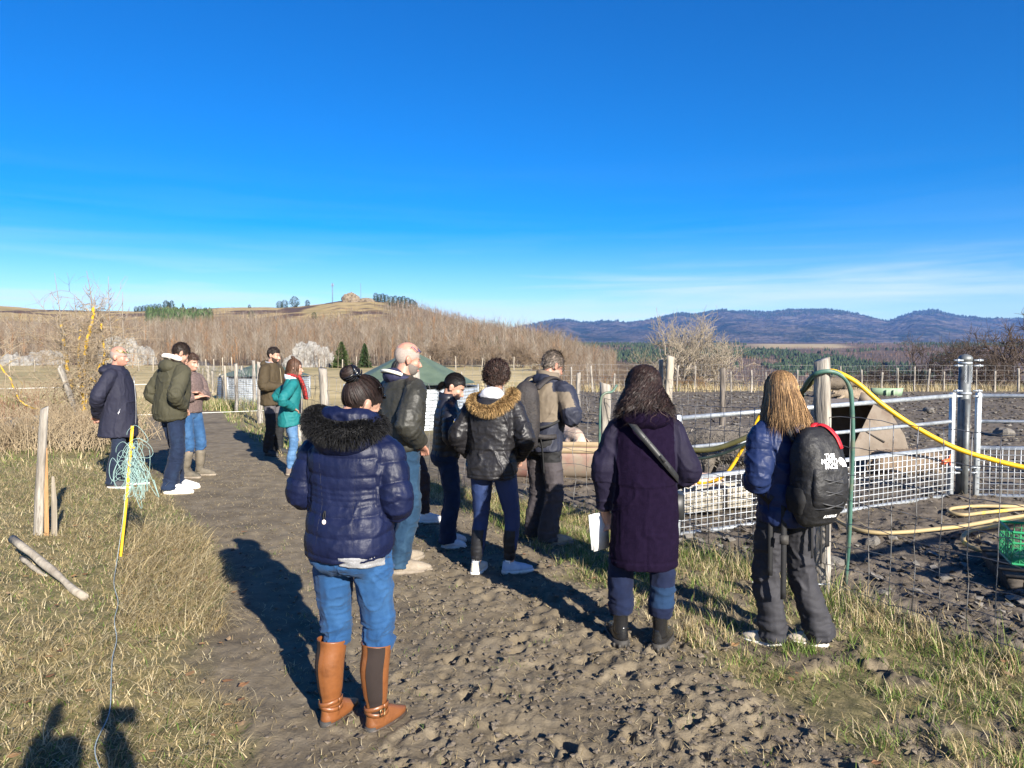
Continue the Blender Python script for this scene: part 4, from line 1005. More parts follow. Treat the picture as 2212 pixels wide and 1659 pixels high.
        mbk = MB(); mbk.loft(list(V.reshape(n_, 28, 3)), False)
        sh_ = mbk.build('boot', [tan], p.root)
        # elastic gore up the outer side, tan heel stay up the back
        def panel(a0, a1, lo, hi, off, name, mat, nseg=8):
            pb = MB(); R3 = smooth_path(np.array(rings[:7]), 6); n3 = len(R3); i0, i1 = int(lo*(n3-1)), int(hi*(n3-1)); vv = []
            aa = np.radians(np.linspace(a0, a1, nseg+1))
            for i in range(i0, i1+1):
                cen = R3[i].mean(0); row = []
                for t_ in aa:
                    u = (t_ % (2*math.pi))/(2*math.pi)*28; j0 = int(u) % 28; f_ = u-int(u); pt = R3[i][j0]*(1-f_)+R3[i][(j0+1) % 28]*f_
                    dv = pt-cen; dv[2] = 0; row.append(pt+dv/np.linalg.norm(dv)*off)
                vv.append(row)
            vv = np.array(vv); m_ = nseg+1; nr_ = len(vv); Q_ = [(i*m_+j, i*m_+j+1, (i+1)*m_+j+1, (i+1)*m_+j) for i in range(nr_-1) for j in range(nseg)]
            pb.add(vv.reshape(-1, 3), Q_); return pb.build(name, mat, sh_)
        if sg > 0: panel(283, 352, .22, .985, .0022, 'elastic_panel', ela)
        else: panel(188, 262, .22, .985, .0022, 'elastic_panel', ela)
        panel(262 if sg > 0 else 265, 281 if sg > 0 else 284, .18, 1.0, .0045, 'heel_stay', tan, 4)
        ft = p.shoe(sd, tan, pm('boot_sole', (.03, .02, .014), (.05, .035, .025), scale=20, rough=.6), L_=.262, wid=.042, hgt=.082, sole_h=.022, toe=.044, name='boot_foot')
        hb_ = MB(); o_ = np.array((A[0], A[1], 0)); hb_.loft([o_-fw*.03+np.outer(np.cos(th)*.031, sw)+np.outer(np.sin(th)*.034, fw)+np.array((0, 0, z_)) for z_ in (-.012, .012, .03)])
        hb_.build('heel', RUBBER, ft)
        for zz, tl in ((.058, .012), (.045, -.012)):   # crossed ankle straps with a buckle
            stp = [A+np.cos(t_)*.0475*sw+np.sin(t_)*.0575*fw+np.array((0, 0, zz-.03+tl*math.cos(t_*1.0))) for t_ in np.linspace(0, 2*math.pi, 33)]
            s_ = strap_mb(stp, .020, .0028, np.array([np.cos(t_)*sw+np.sin(t_)*fw for t_ in np.linspace(0, 2*math.pi, 33)]), 1); s_.build('ankle_strap', tan, sh_)
        bk = MB(); cb = A+sw*sg*.052-fw*.012+(0, 0, .018)
        bk.tube([cb+fw*.014+(0, 0, .014), cb-fw*.014+(0, 0, .014), cb-fw*.014-(0, 0, .014), cb+fw*.014-(0, 0, .014), cb+fw*.014+(0, 0, .014)], .0028, 6); bk.build('buckle', pm('old_brass', (.25, .19, .10), rough=.4, metal=1), sh_)
    # toggle on the waist cord
    tg = MB(); tp = project(jk, [(-.06*k, 0, 1.095*k)], (0, 1, 0), .004)[0]-(0, 0, .03); tg.tube([tp+(0, -.006, .04), tp+(-.004, -.012, .015), tp+(0, -.012, 0)], .0022, 6, sub=3); tg.tube([tp+(.004, -.006, .04), tp+(.005, -.012, .015), tp+(0, -.012, 0)], .0022, 6, sub=3); to = tg.build('waist_cord', BLK, p.root)
    tb = MB(); tb.ell(tp+(0, -.014, -.008), (.009, .009, .011)); tb.build('toggle', pm('pearl_toggle', (.75, .66, .6), rough=.3), to)
    # hair drawn up to a high bun, claw clip and sunglasses pushed back
    hc = (.020, .012, .010); h = p.cap(HAIR, 1.05, front=.05, back=-.085, seed=3, rough=.002, vcol=np.array(hc)*.8)
    bun = np.array((-.008, -.102, .085))
    ga = p.gathered(4200, (bun-np.array((0, -.012, .036)))/np.array((.076, .097, .097)), 5, kk=9)
    r = np.random.default_rng(5); p.ribbons(ga, .0027*r.uniform(.6, 1.3, len(ga)), HAIR, np.array(hc)*np.exp(r.normal(0, .45, (len(ga), 1))))
    bb = MB(); bc = np.array((-.010, -.130, .098)); bb.ell(p.hp(bc), np.array((.040, .036, .040))*p.hs, p.HR, 18, 12); bo = bb.build('bun', HAIR, h, colors=np.tile(np.array(hc)*.7, (len(bb.arr()[0]), 1)))
    n = 1500; paths = np.zeros((n, 9, 3)); ax = np.array((.15, -.9, .45)); ax /= np.linalg.norm(ax); u_ = np.cross(ax, (0, 0, 1)); u_ /= np.linalg.norm(u_); w_ = np.cross(ax, u_)
    a0 = r.uniform(0, 6.28, n); hh = r.uniform(-1, 1, n); rr = np.sqrt(np.clip(1-hh**2, .02, 1))*r.uniform(.98, 1.08, n)
    for j in range(9):
        aa = a0+j*.22; hj = hh+.05*np.sin(aa*2)
        paths[:, j] = bc + (u_[None]*np.cos(aa)[:, None]*rr[:, None] + w_[None]*np.sin(aa)[:, None]*rr[:, None])*.044 + ax[None]*(hj*.038)[:, None]
    p.ribbons(paths, .0026*r.uniform(.6, 1.3, n), HAIR, np.array(hc)*np.exp(r.normal(.1, .5, (n, 1))), 'bun_strands', bo, center=bc)
    n = 40; fl = np.zeros((n, 5, 3)); d_ = r.normal(0, 1, (n, 3)); d_ /= np.linalg.norm(d_, axis=1)[:, None]; d_[:, 2] = np.abs(d_[:, 2])
    for j in range(5): fl[:, j] = bc + d_*(.036+.006*j) + np.array((.002, 0, .002))*j*j*.4
    p.ribbons(fl, np.full(n, .0014), HAIR, np.tile(np.array((.06, .04, .03)), (n, 1)), 'loose_hair', bo, center=bc)
    cl = MB(); gl = pm('glossy_black', (.008, .008, .009), rough=.12, spec=.7)
    for q_ in range(5):                                # claw: teeth closing round the bun from its right side
        y_ = -.034+q_*.015
        for sg in (-1, 1): cl.tube([p.hp(bc+np.array((.048, y_*.55+.012, .004*sg))), p.hp(bc+np.array((.044, y_*.8+.010, .024*sg))), p.hp(bc+np.array((.026, y_+.006, .040*sg)))], [.0042, .004, .0022], 6, sub=3)
    cl.ell(p.hp(bc+np.array((.049, .006, .0))), (.007, .024, .010)); cl.build('hair_clip', gl, h)
    p.glasses(gl, z=.088, y=.062, tilt=-55)
    e = MB(); e.tube([p.hp((.0805, -.005, -.03)), p.hp((.080, -.012, -.005))], .002, 5)
    p.face()
    return p
build_puffer_woman()

# ================= bald man in the leather jacket
def build_leather_man():
    p = Person('bald man in worn black leather jacket with glasses pushed up on head', gp(866, 1228)[:2], -52, 1.83, feet={'L': (-.12, .05, 5), 'R': (.10, -.06, -28)}, lean=(0, .03), arms={'L': ((-.29, -.08, 1.14), (-.20, .06, .985)), 'R': ((.285, -.10, 1.13), (.20, .05, .985))}, head=(-16, 10, 0), skin_k='ruddy', sh=.195)
    p.body()
    le = pm('black_leather', (.020, .0195, .016), (.034, .033, .028), scale=5, rough=.5, bump=.6, bscale=24, spec=.32, c3=(.060, .057, .045), s3=7, p3=(.55, .78), bdist=.010, rvar=.1)
    p.jacket([le], [(.915, 0, -.01, .178, .135), (.935, 0, -.01, .195, .150), (1.05, 0, -.005, .205, .158), (1.22, 0, 0, .222, .160), (1.34, 0, -.01, .212, .145), (1.42, 0, -.02, .14, .11), (1.49, 0, -.01, .085, .08)], sleeve=(.092, .084, .062), vox=.0075, fold=.009, seed=31, smooth=3, sh_round=.085, foldz=(6, 6, 4))
    navy = cloth('hoodie_navy', (.018, .018, .045)); p.hood(navy, c=(0, -.085, 1.475), r=(.105, .072, .062), seed=7, vox=.008)
    k = p.k; c = p.J['neck']; th = np.linspace(math.pi*1.02, math.pi*2.0, 15)
    tr = MB(); tr.tube([c+np.array((math.cos(t)*.118, -.075+math.sin(t)*.08, .012+.03*math.sin(t)*-1))*k for t in th], .013*k, 8, sub=2); tr.build('hood_trim', cloth('cream_jersey', (.62, .58, .50)), p.root)
    p.trousers(denim('mid', (.008, .026, .055), (.012, .037, .075), (.030, .068, .115)), thigh=.097, kneer=.078, calf=.073, hem=.07, hemz=.045, hip=(.175, .14), waist=(.165, .13), fold=.0075, seed=33)
    jt = [o for o in p.root.children if o.name.startswith('trousers')][0]
    st = pm('pocket_stitch', (.33, .30, .22), rough=.9)
    dk = denim('mid_dark', (.010, .036, .08), (.016, .05, .10))
    for sg in (-1, 1):
        cx = sg*.085*k; pk = patch(jt, [(cx-.06*k, 0, .905*k), (cx+.06*k, 0, .905*k), (cx+.052*k, 0, .775*k), (cx-.052*k, 0, .775*k)], (0, 1, 0), 'back_pocket', dk, jt)
        seam(pk, [(cx-.05*k, 0, .83*k), (cx, 0, .845*k), (cx+.02*k, 0, .835*k), (cx+.05*k, 0, .85*k)], (0, 1, 0), 'stitching', st, jt, .0016)
    sb = pm('taupe_suede', (.19, .155, .115), (.26, .22, .17), scale=15, rough=.9, bump=.3)
    for sd in 'LR': p.shoe(sd, sb, MUDDY, L_=.30, wid=.05, lace=cloth('taupe_lace', (.14, .11, .08)))
    # clipped grey hair round the back, grey stubble
    p.cap(pm('cropped_grey', (.20, .17, .15), (.34, .27, .23), scale=160, rough=.9, bump=.3, bscale=300, bdist=.003), 1.012, front=.02, side=-.01, back=-.085, seed=8, rough=.0005)
    p.cap(skin('ruddy'), 1.018, front=.062, side=.062, back=.075, seed=9, rough=.0, name='scalp')
    p.face(beard=(.11, .092, .08), brow=(.15, .12, .1))
    p.glasses(pm('blue_frame', (.03, .025, .12), rough=.25), z=.085, y=.068, tilt=-50, lens=False)
build_leather_man()

# ================= woman in the black parka with tan fur
def build_parka_woman():
    p = Person('curly-haired woman in black parka with tan fur hood and blue leggings', gp(1064, 1238)[:2], -14, 1.665, feet={'L': (-.125, -.055, -8), 'R': (.135, .03, -62)}, lean=(.0, .03), arms={'L': ((-.285, -.03, 1.12), (-.20, .16, .93)), 'R': ((.285, -.03, 1.12), (.19, .17, .95))}, head=(-2, 14, 8), sh=.18, hipw=.09)
    p.body(); k = p.k
    bl = pm('black_nylon', (.011, .0105, .012), (.018, .017, .019), scale=8, rough=.44, bump=.6, bscale=28, spec=.28, bdist=.008, rvar=.08)
    p.jacket([bl], [(.80, 0, -.02, .203, .16), (.815, 0, -.02, .208, .166), (.90, 0, -.018, .208, .162), (1.03, 0, -.008, .196, .146), (1.22, 0, -.005, .21, .152), (1.34, 0, -.01, .20, .14), (1.42, 0, -.02, .135, .105), (1.48, 0, -.01, .09, .08)], sleeve=(.080, .078, .058), vox=.0075, fold=.010, seed=41, smooth=3, foldz=(5, 5, 12), dispx=lambda P, N_: -.006*np.exp(-((P[:, 2]-1.03*k)/.008)**2)-.005*np.exp(-((P[:, 2]-.83*k)/.006)**2))
    gr = cloth('grey_hoodie', (.50, .50, .53), var=1.15, bump=.3); p.hood(gr, c=(.01, -.07, 1.475), r=(.095, .07, .066), seed=8, vox=.0075)
    p.hood(bl, c=(0, -.115, 1.385), r=(.125, .065, .07), seed=9, vox=.009, name='parka_hood')
    c = np.array((p.J['neck'][0], p.J['neck'][1], 0)); ruff = [c+np.array(v)*k for v in ((-.12, .05, 1.46), (-.165, -.03, 1.445), (-.15, -.12, 1.405), (-.07, -.18, 1.37), (.03, -.185, 1.36), (.11, -.14, 1.40), (.16, -.05, 1.455), (.155, .04, 1.49))]
    rb = MB(); rb.tube(ruff, .026*k, 10, sub=4); fb = solid('fur_ruff', rb, .010, [pm('tan_fur_base', (.20, .12, .045), (.13, .07, .03), rough=.9)], p.root, 2)
    r0, d0 = along(ruff, 6000, .024*k, 4, (0, -.1, .0)); fur('fur', r0, d0, .042, (.30, .19, .08), FURM, fb, .0024, 4, .4, .8)
    lg = cloth('legging_blue', (.016, .030, .088), rough=.6, var=1.2, bump=.15); bk = cloth('legging_black', (.012, .012, .014), rough=.5)
    side = cloth('legging_stripe', (.05, .075, .17))
    kn, A = p.J['knL'], p.J
    def mf(c_):
        z = c_[:, 2]/k; isl = c_[:, 0] < 0
        cx = np.where(isl, np.interp(z, [.09, .5], [A['ankL'][0], A['knL'][0]]), np.interp(z, [.09, .5], [A['ankR'][0], A['knR'][0]])); cy = np.where(isl, np.interp(z, [.09, .5], [A['ankL'][1], A['knL'][1]]), np.interp(z, [.09, .5], [A['ankR'][1], A['knR'][1]]))
        back = (c_[:, 1]-cy < .012) & (np.abs(c_[:, 0]-cx) < .046)
        return np.where((z < .37) & back, 1, 0)
    p.trousers([lg, bk], thigh=.096, kneer=.066, calf=.061, hem=.042, hemz=.115, hip=(.185, .15), waist=(.17, .13), fold=.0028, seed=43, matfn=mf, name='leggings', vox=.0075)
    sock = pm('white_sock', (.72, .72, .72), rough=.9); dks = pm('sock_stripe', (.012, .014, .03), rough=.9)
    cream = pm('cream_canvas', (.62, .56, .47), (.50, .45, .37), scale=12, rough=.85, bump=.2, bscale=300); blu = pm('pale_blue_canvas', (.30, .38, .50), (.42, .48, .56), scale=26, rough=.85)
    for sd in 'LR':
        a = p.J['ank'+sd]; sb = MB(); sb.tube([a-(0, 0, .03), a+(0, 0, .075)], [.034, .034], 14); so = sb.build('sock', sock, p.root)
        for q in range(3):
            b = MB(); zz = .03+q*.015; b.tube([a+(0, 0, zz), a+(0, 0, zz+.006)], [.0352, .0352], 14); b.build('sock_stripe', dks, so)
        p.shoe(sd, cream if sd == 'L' else blu, WHITE_SOLE, L_=.265, wid=.044, hgt=.062, sole_h=.03, toe=.042, ankle_h=.09)
    hc = (.030, .016, .012); p.cap(HAIR, 1.10, front=.05, back=-.085, seed=4, rough=.012, vcol=np.array(hc)*.8)
    s_ = p.short(4200, 7, .05, front=.045, back=-.085, lift=.55, comb=(0, -.6, -.5), curl=.014, kk=8, scale=1.06); r = np.random.default_rng(6)
    p.ribbons(s_, .0036*r.uniform(.6, 1.4, len(s_)), HAIR, np.array(hc)*np.exp(r.normal(0, .5, (len(s_), 1))))
    p.face()
    # flag badge and printed band on the left sleeve
    S, E = p.J['shL'], p.J['elL']; m_ = S*.45+E*.55; nrm = np.array((-.93, -.36, 0)); dn = (E-S)/np.linalg.norm(E-S)
    for nm, off, w, h_, cc in (('sleeve_badge', 0, .036, .05, (.03, .08, .28)), ('badge_stripe', .0, .010, .05, (.55, .42, .05)), ('badge_stripe', .0, .036, .011, (.55, .42, .05))):
        q = MB(); q.box(m_+nrm*(.086 if nm == 'sleeve_badge' else .0875)*k+(0, 0, 0), (w, .002, h_), np.array(frame((0, 0, 0), np.cross(-dn, nrm), -dn).to_3x3()) @ np.array(((1, 0, 0), (0, 0, -1), (0, 1, 0)))); q.build(nm, pm('badge_%.2f' % cc[0], cc, rough=.8), p.root)
build_parka_woman()

# ================= man with the black daypack, two-tone jacket
def build_daypack_man():
    p = Person('grey-haired man in taupe and navy jacket wearing black daypack at fence', gp(1172, 1168)[:2], -42, 1.77, feet={'L': (-.13, .03, -12), 'R': (.12, -.06, -30)}, lean=(.02, .055), arms={'L': ((-.29, .0, 1.16), (-.12, .24, 1.16)), 'R': ((.31, .02, 1.15), (.12, .25, 1.17))}, head=(-18, 22, 0), skin_k='ruddy', sh=.195)
    p.body(); k = p.k
    tp = cloth('taupe_shell', (.135, .108, .078), rough=.75, var=1.15); nv = cloth('ink_shell', (.016, .018, .030), rough=.6, var=1.3)
    S = p.J
    def mf(c_):
        z = c_[:, 2]/k; dr, tr = seg_t(c_, p.arm_poly('R')); dl, tl = seg_t(c_, p.arm_poly('L'))
        arm = np.minimum(dr, dl) < .115*k; t = np.where(dr < dl, tr, tl)
        taupe = (z > 1.10) & (z < 1.445) & ~arm
        outer = arm & (t > .03) & (t < .21) & (c_[:, 1] < S['elR'][1]-.02) & (z < 1.37)
        return np.where(taupe | outer, 0, 1)
    p.jacket([tp, nv], [(.838, 0, -.01, .190, .149), (.852, 0, -.01, .195, .152), (1.0, 0, 0, .193, .148), (1.22, 0, 0, .21, .155), (1.34, 0, -.005, .205, .142), (1.42, 0, -.02, .14, .11), (1.49, 0, -.01, .088, .082)], sleeve=(.092, .088, .062), vox=.008, fold=.008, seed=51, matfn=mf, foldz=(6, 6, 5))
    p.collar(tp, 1.43, 1.535, (.10, .09), (.105, .098), .02, back=.0)
    p.hood(nv, c=(0, -.085, 1.46), r=(.105, .06, .075), seed=3, vox=.009)
    gp_ = cloth('plum_grey', (.042, .036, .039), rough=.8, var=1.2); bk = cloth('trouser_black', (.012, .012, .013))
    p.trousers([gp_, bk], thigh=.098, kneer=.085, calf=.085, hem=.085, hemz=.035, hip=(.185, .145), fold=.008, seed=53, matfn=lambda c_: np.where((c_[:, 2] > .74*k) & (c_[:, 1] < 0.02), 1, 0))
    sb = pm('tan_trail', (.22, .16, .11), (.30, .24, .17), scale=15, rough=.9)
    for sd in 'LR': p.shoe(sd, sb, MUDDY, L_=.295, wid=.05)
    hc = (.075, .055, .042); p.cap(HAIR, 1.06, front=.05, back=-.08, seed=6, rough=.006, vcol=np.array(hc))
    s_ = p.short(1500, 9, .05, front=.045, back=-.08, lift=.25, comb=(.1, -.7, -.7), kk=6, scale=1.05); r = np.random.default_rng(16)
    p.ribbons(s_, .005*r.uniform(.6, 1.4, len(s_)), HAIR, np.array((.13, .105, .085))*np.exp(r.normal(0, .5, (len(s_), 1))))
    p.face(beard=(.20, .16, .13)); p.glasses(pm('thin_frame', (.02, .02, .02), rough=.3), z=.004, y=.094, lens=False)
    # the daypack is a thing of its own
    b = empty('backpack', p.root.location, p.root.rotation_euler.z, 'black daypack on the back of the man in taupe jacket', 'backpack')
    pk = pm('daypack_fabric', (.013, .011, .012), (.026, .021, .020), scale=14, rough=.75, bump=.4, bscale=60, c3=(.045, .036, .03), s3=9, p3=(.58, .75))
    by = -.265; mb = MB(); mb.tube([np.array((0.02, by+.05, .975))*k, np.array((.02, by+.02, 1.0))*k, np.array((.02, by+.015, 1.2))*k, np.array((.02, by+.02, 1.36))*k, np.array((.02, by+.05, 1.435))*k], [(.12, .085), (.145, .115), (.15, .122), (.14, .11), (.085, .06)], 20, (0, 1, 0), 4, sup=3.2)
    solid('pack_body', mb, .009, [pk], b, 3, lambda P, N_: .005*fbm(P, 12, 3, 3))
    mb = MB(); mb.tube([np.array((0.02, by-.10, 1.03))*k, np.array((.02, by-.105, 1.15))*k, np.array((.02, by-.095, 1.28))*k], [(.10, .022), (.115, .028), (.09, .02)], 18, (0, 1, 0), 4, sup=3.5); solid('front_pocket', mb, .008, [pk], b, 2, lambda P, N_: .003*fbm(P, 14, 2, 4))
    for zz in (1.285, 1.16):
        z_ = MB(); z_.tube([np.array((x+.02, by-.132+x*x*2.2, zz-.25*abs(x)))*k for x in np.linspace(-.09, .09, 9)], .0035, 6); z_.build('zip', pm('zip_black', (.006, .006, .006), rough=.4), b)
    zp = MB(); zp.tube([np.array((.07, by-.135, 1.255))*k, np.array((.072, by-.138, 1.225))*k], .004, 6); zp.build('zip_pull', pm('copper_pull', (.35, .13, .08), rough=.5), b)
    for sg in (-1, 1):
        strap_mb([np.array((sg*.09, by+.07, 1.40))*k, np.array((sg*.11, -.06, 1.485))*k, np.array((sg*.125, .05, 1.485))*k, np.array((sg*.14, .16, 1.40))*k, np.array((sg*.145, .195, 1.25))*k], .06, .008, (sg*.3, 0, 1)).build('shoulder_strap', pk, b)
        strap_mb([np.array((sg*.13, by+.06, 1.06))*k, np.array((sg*.20, -.11, 1.09))*k, np.array((sg*.235, .02, 1.15))*k], .022, .003, (sg*.6, -1, 0)).build('side_strap', BLK, b)
        strap_mb([np.array((sg*.10, by-.02, 1.0))*k, np.array((sg*.16, -.17, .98))*k, np.array((sg*.205, -.06, .98))*k], .04, .005, (0, -1, .1)).build('hip_belt', pk, b)
    strap_mb([np.array((.13, -.20, .99))*k, np.array((.15, -.195, .9))*k, np.array((.155, -.185, .78))*k, np.array((.16, -.18, .66))*k], .018, .002, (0, -1, 0)).build('loose_strap', BLK, b)
    lg = MB(); q = by-.125     # small S-shaped emblem high on the pack
    lg.tube([np.array((-.075+.018*math.sin(t*1.0), q+.02, 1.345+.020*(t-3.14)/3.14))*k for t in np.linspace(0, 6.28, 13)], .0035, 6); lg.build('emblem', pm('emblem_orange', (.40, .13, .08), rough=.6), b)
build_daypack_man()

# ================= woman in the long purple coat
def build_coat_woman():
    p = Person('woman in long dark purple coat with curly hair and black chunky boots', gp(1388, 1398)[:2], -4, 1.645, feet={'L': (-.135, .03, 16), 'R': (.105, -.01, -26)}, lean=(.0, .02), arms={'L': ((-.245, .0, 1.13), (-.235, .06, .86)), 'R': ((.265, -.01, 1.11), (.19, .19, 1.00))}, head=(0, 14, 0), sh=.172, hipw=.10)
    p.body(); k = p.k
    wool = pm('purple_wool', (.0068, .0036, .0130), (.0095, .0052, .0172), scale=40, rough=.95, bump=.5, bscale=300, c3=(.018, .010, .025), s3=130, p3=(.68, .74), spec=.06); slv = pm('slate_sleeve', (.0085, .0065, .0185), (.012, .0095, .025), scale=8, rough=.7, bump=.2, bscale=200, spec=.18)
    def mf(c_):
        dl, tl = seg_t(c_, p.arm_poly('L')); dr, tr = seg_t(c_, p.arm_poly('R'))
        return np.where((np.minimum(dl, dr) < .118*k) & (np.abs(c_[:, 0]) > .172*k) & (c_[:, 2] > .7), 1, 0)
    def seams(P, N_):
        back = P[:, 1] < 0
        v = -.005*np.exp(-(P[:, 0]/.005)**2)*(P[:, 2] < 1.04*k)*back + .007*sst(1.035*k, 1.045*k, P[:, 2]+.008*np.cos(P[:, 0]*11))*sst(1.2, 1.06, P[:, 2])*back
        return v + .011*np.sin(P[:, 0]*24+1.2)*sst(1.0, .55, P[:, 2])*sst(.54*k, .60*k, P[:, 2])*(.6+.4*np.sin(P[:, 1]*9)) - .004*np.exp(-((P[:, 2]-.585*k)/.006)**2)
    p.jacket([wool, slv], [(.556, 0, -.02, .206, .170), (.568, 0, -.022, .208, .172), (.70, 0, -.02, .207, .168), (.95, 0, -.015, .197, .155), (1.06, 0, -.01, .194, .15), (1.22, 0, -.01, .198, .15), (1.34, 0, -.015, .19, .135), (1.42, 0, -.02, .14, .11), (1.48, 0, -.015, .095, .085)], sleeve=(.076, .080, .050), vox=.0075, fold=.0085, seed=61, matfn=mf, smooth=3, dispx=seams, name='coat', foldz=(6, 6, 3.2), sh_round=.078)
    p.hood(wool, c=(0, -.105, 1.445), r=(.155, .085, .07), seed=5, vox=.008)
    jd = denim('dark', (.003, .006, .023), (.0045, .0095, .033), (.0065, .014, .046)); jp = denim('patch', (.005, .018, .05), (.008, .026, .065))
    def mj(c_): return np.where((c_[:, 0] > 0.02) & (c_[:, 2] < .395*k) & (c_[:, 2] > .27*k) & (c_[:, 1] < .05), 1, 0)
    p.trousers([jd, jp], thigh=.092, kneer=.078, calf=.078, hem=.076, hemz=.205, fold=.005, seed=63, matfn=mj)
    lb = pm('black_patent', (.010, .010, .011), (.016, .016, .017), scale=10, rough=.22, bump=.25, bscale=40, spec=.6, bdist=.005); ch = pm('chunky_sole', (.016, .015, .014), (.045, .040, .034), scale=16, rough=.75)
    for sd in 'LR':
        a = p.J['ank'+sd]; u = p.shoe(sd, lb, ch, L_=.28, wid=.048, hgt=.075, sole_h=.048, toe=.052, ankle_h=.13, name='boot')
        b = MB(); b.tube([a+(0, 0, .0), a+(0, -.002, .06), a+(0, -.004, .135)], [(.044, .054), (.043, .052), (.046, .055)], 18, (0, 1, 0), 3); b.build('boot_shaft', lb, u)
        for q in range(9):                              # cleats round the welt
            t = q/9*2*math.pi; aa = R(p.f[sd][2]); fw = np.array((-math.sin(aa), math.cos(aa), 0)); sw = np.array((math.cos(aa), math.sin(aa), 0))
            cb = MB(); c0 = np.array((a[0], a[1], .012))+sw*math.cos(t)*.051+fw*(math.sin(t)*(.215 if math.sin(t) > 0 else .062)); cb.box(c0, (.014, .014, .026)); cb.build('cleat', ch, u)
    hc = (.022, .012, .010); p.cap(HAIR, 1.09, front=.05, back=-.09, seed=14, rough=.012, vcol=np.array(hc)*.8)
    paths, c_, w_ = p.falling(4200, .265, HAIR, hc, .5, wave=.012, wfreq=2.2, curl=.013, cfreq=1.6, spread=.42, face_gap=48, width=.0042, seed=14, scale=1.22, lenvar=.2, kk=18, out=.10)
    p.ribbons(paths, w_, HAIR, c_)
    # wide strap of a shoulder bag across the back
    b = empty('shoulder_bag', p.root.location, p.root.rotation_euler.z, 'black shoulder bag strap worn across the long purple coat', 'bag')
    rub = pm('matt_strap', (.016, .017, .018), (.022, .023, .024), scale=30, rough=.5)
    pts = [np.array(v)*k for v in ((-.11, .06, 1.475), (-.115, -.08, 1.455), (-.055, -.172, 1.375), (.03, -.184, 1.275), (.115, -.172, 1.175), (.185, -.10, 1.09), (.205, .02, 1.05), (.17, .14, 1.03))]
    nr_ = [np.array(v, float) for v in ((-.2, .2, 1), (-.2, -.6, .8), (-.1, -1, .3), (0, -1, .05), (.25, -1, 0), (.8, -.6, 0), (1, 0, 0), (.7, .7, 0))]
    so = strap_mb(pts, .034, .0025, np.array(nr_)).build('strap', rub, b)
    mb = MB(); mb.box(np.array((.085, -.186, 1.215))*k, (.046, .008, .014), np.array(Matrix.Rotation(R(52), 3, 'Y'))); mb.build('slider', BLK, so)
    tx = pm('strap_print', (.045, .045, .048), rough=.5)
    for (x, y, z), a_ in (((-.008, -.188, 1.318), 50), ((.112, -.180, 1.177), 50)):
        M = frame(np.array((x, y, z))*k, (math.cos(R(a_)), 0, -math.sin(R(a_))), (math.sin(R(a_)), 0, math.cos(R(a_)))); text_mesh('strap_lettering', 'RAINS', .018, tx, so, M)
    bb = MB(); bb.tube([np.array((.21, .13, .80))*k, np.array((.21, .13, .95))*k], [(.05, .09), (.05, .09)], 16, (0, 1, 0), 2, sup=4); bb.build('bag_body', rub, b)
    # notebook in the left hand
    w = p.J['wrL']; nb = empty('notebook', p.root.location, p.root.rotation_euler.z, 'white notebook held in the left hand of the purple-coated woman', 'notebook')
    pa = pm('paper_white', (.80, .80, .78), (.72, .72, .70), scale=20, rough=.9); cm = w+np.array((-.03, .0, -.135))
    rt = np.array(Matrix.Rotation(R(-5), 3, 'Y') @ Matrix.Rotation(R(-58), 3, 'Z'))
    for q, (dx, dz, tl) in enumerate(((-.012, .0, 0), (-.002, -.008, 2), (.006, .004, -2))):
        m_ = MB(); m_.box(cm+np.array((dx, 0, dz)), (.006, .11, .21), rt @ np.array(Matrix.Rotation(R(tl), 3, 'X'))); m_.build('page_block' if q == 1 else 'cover', pa, nb)
build_coat_woman()

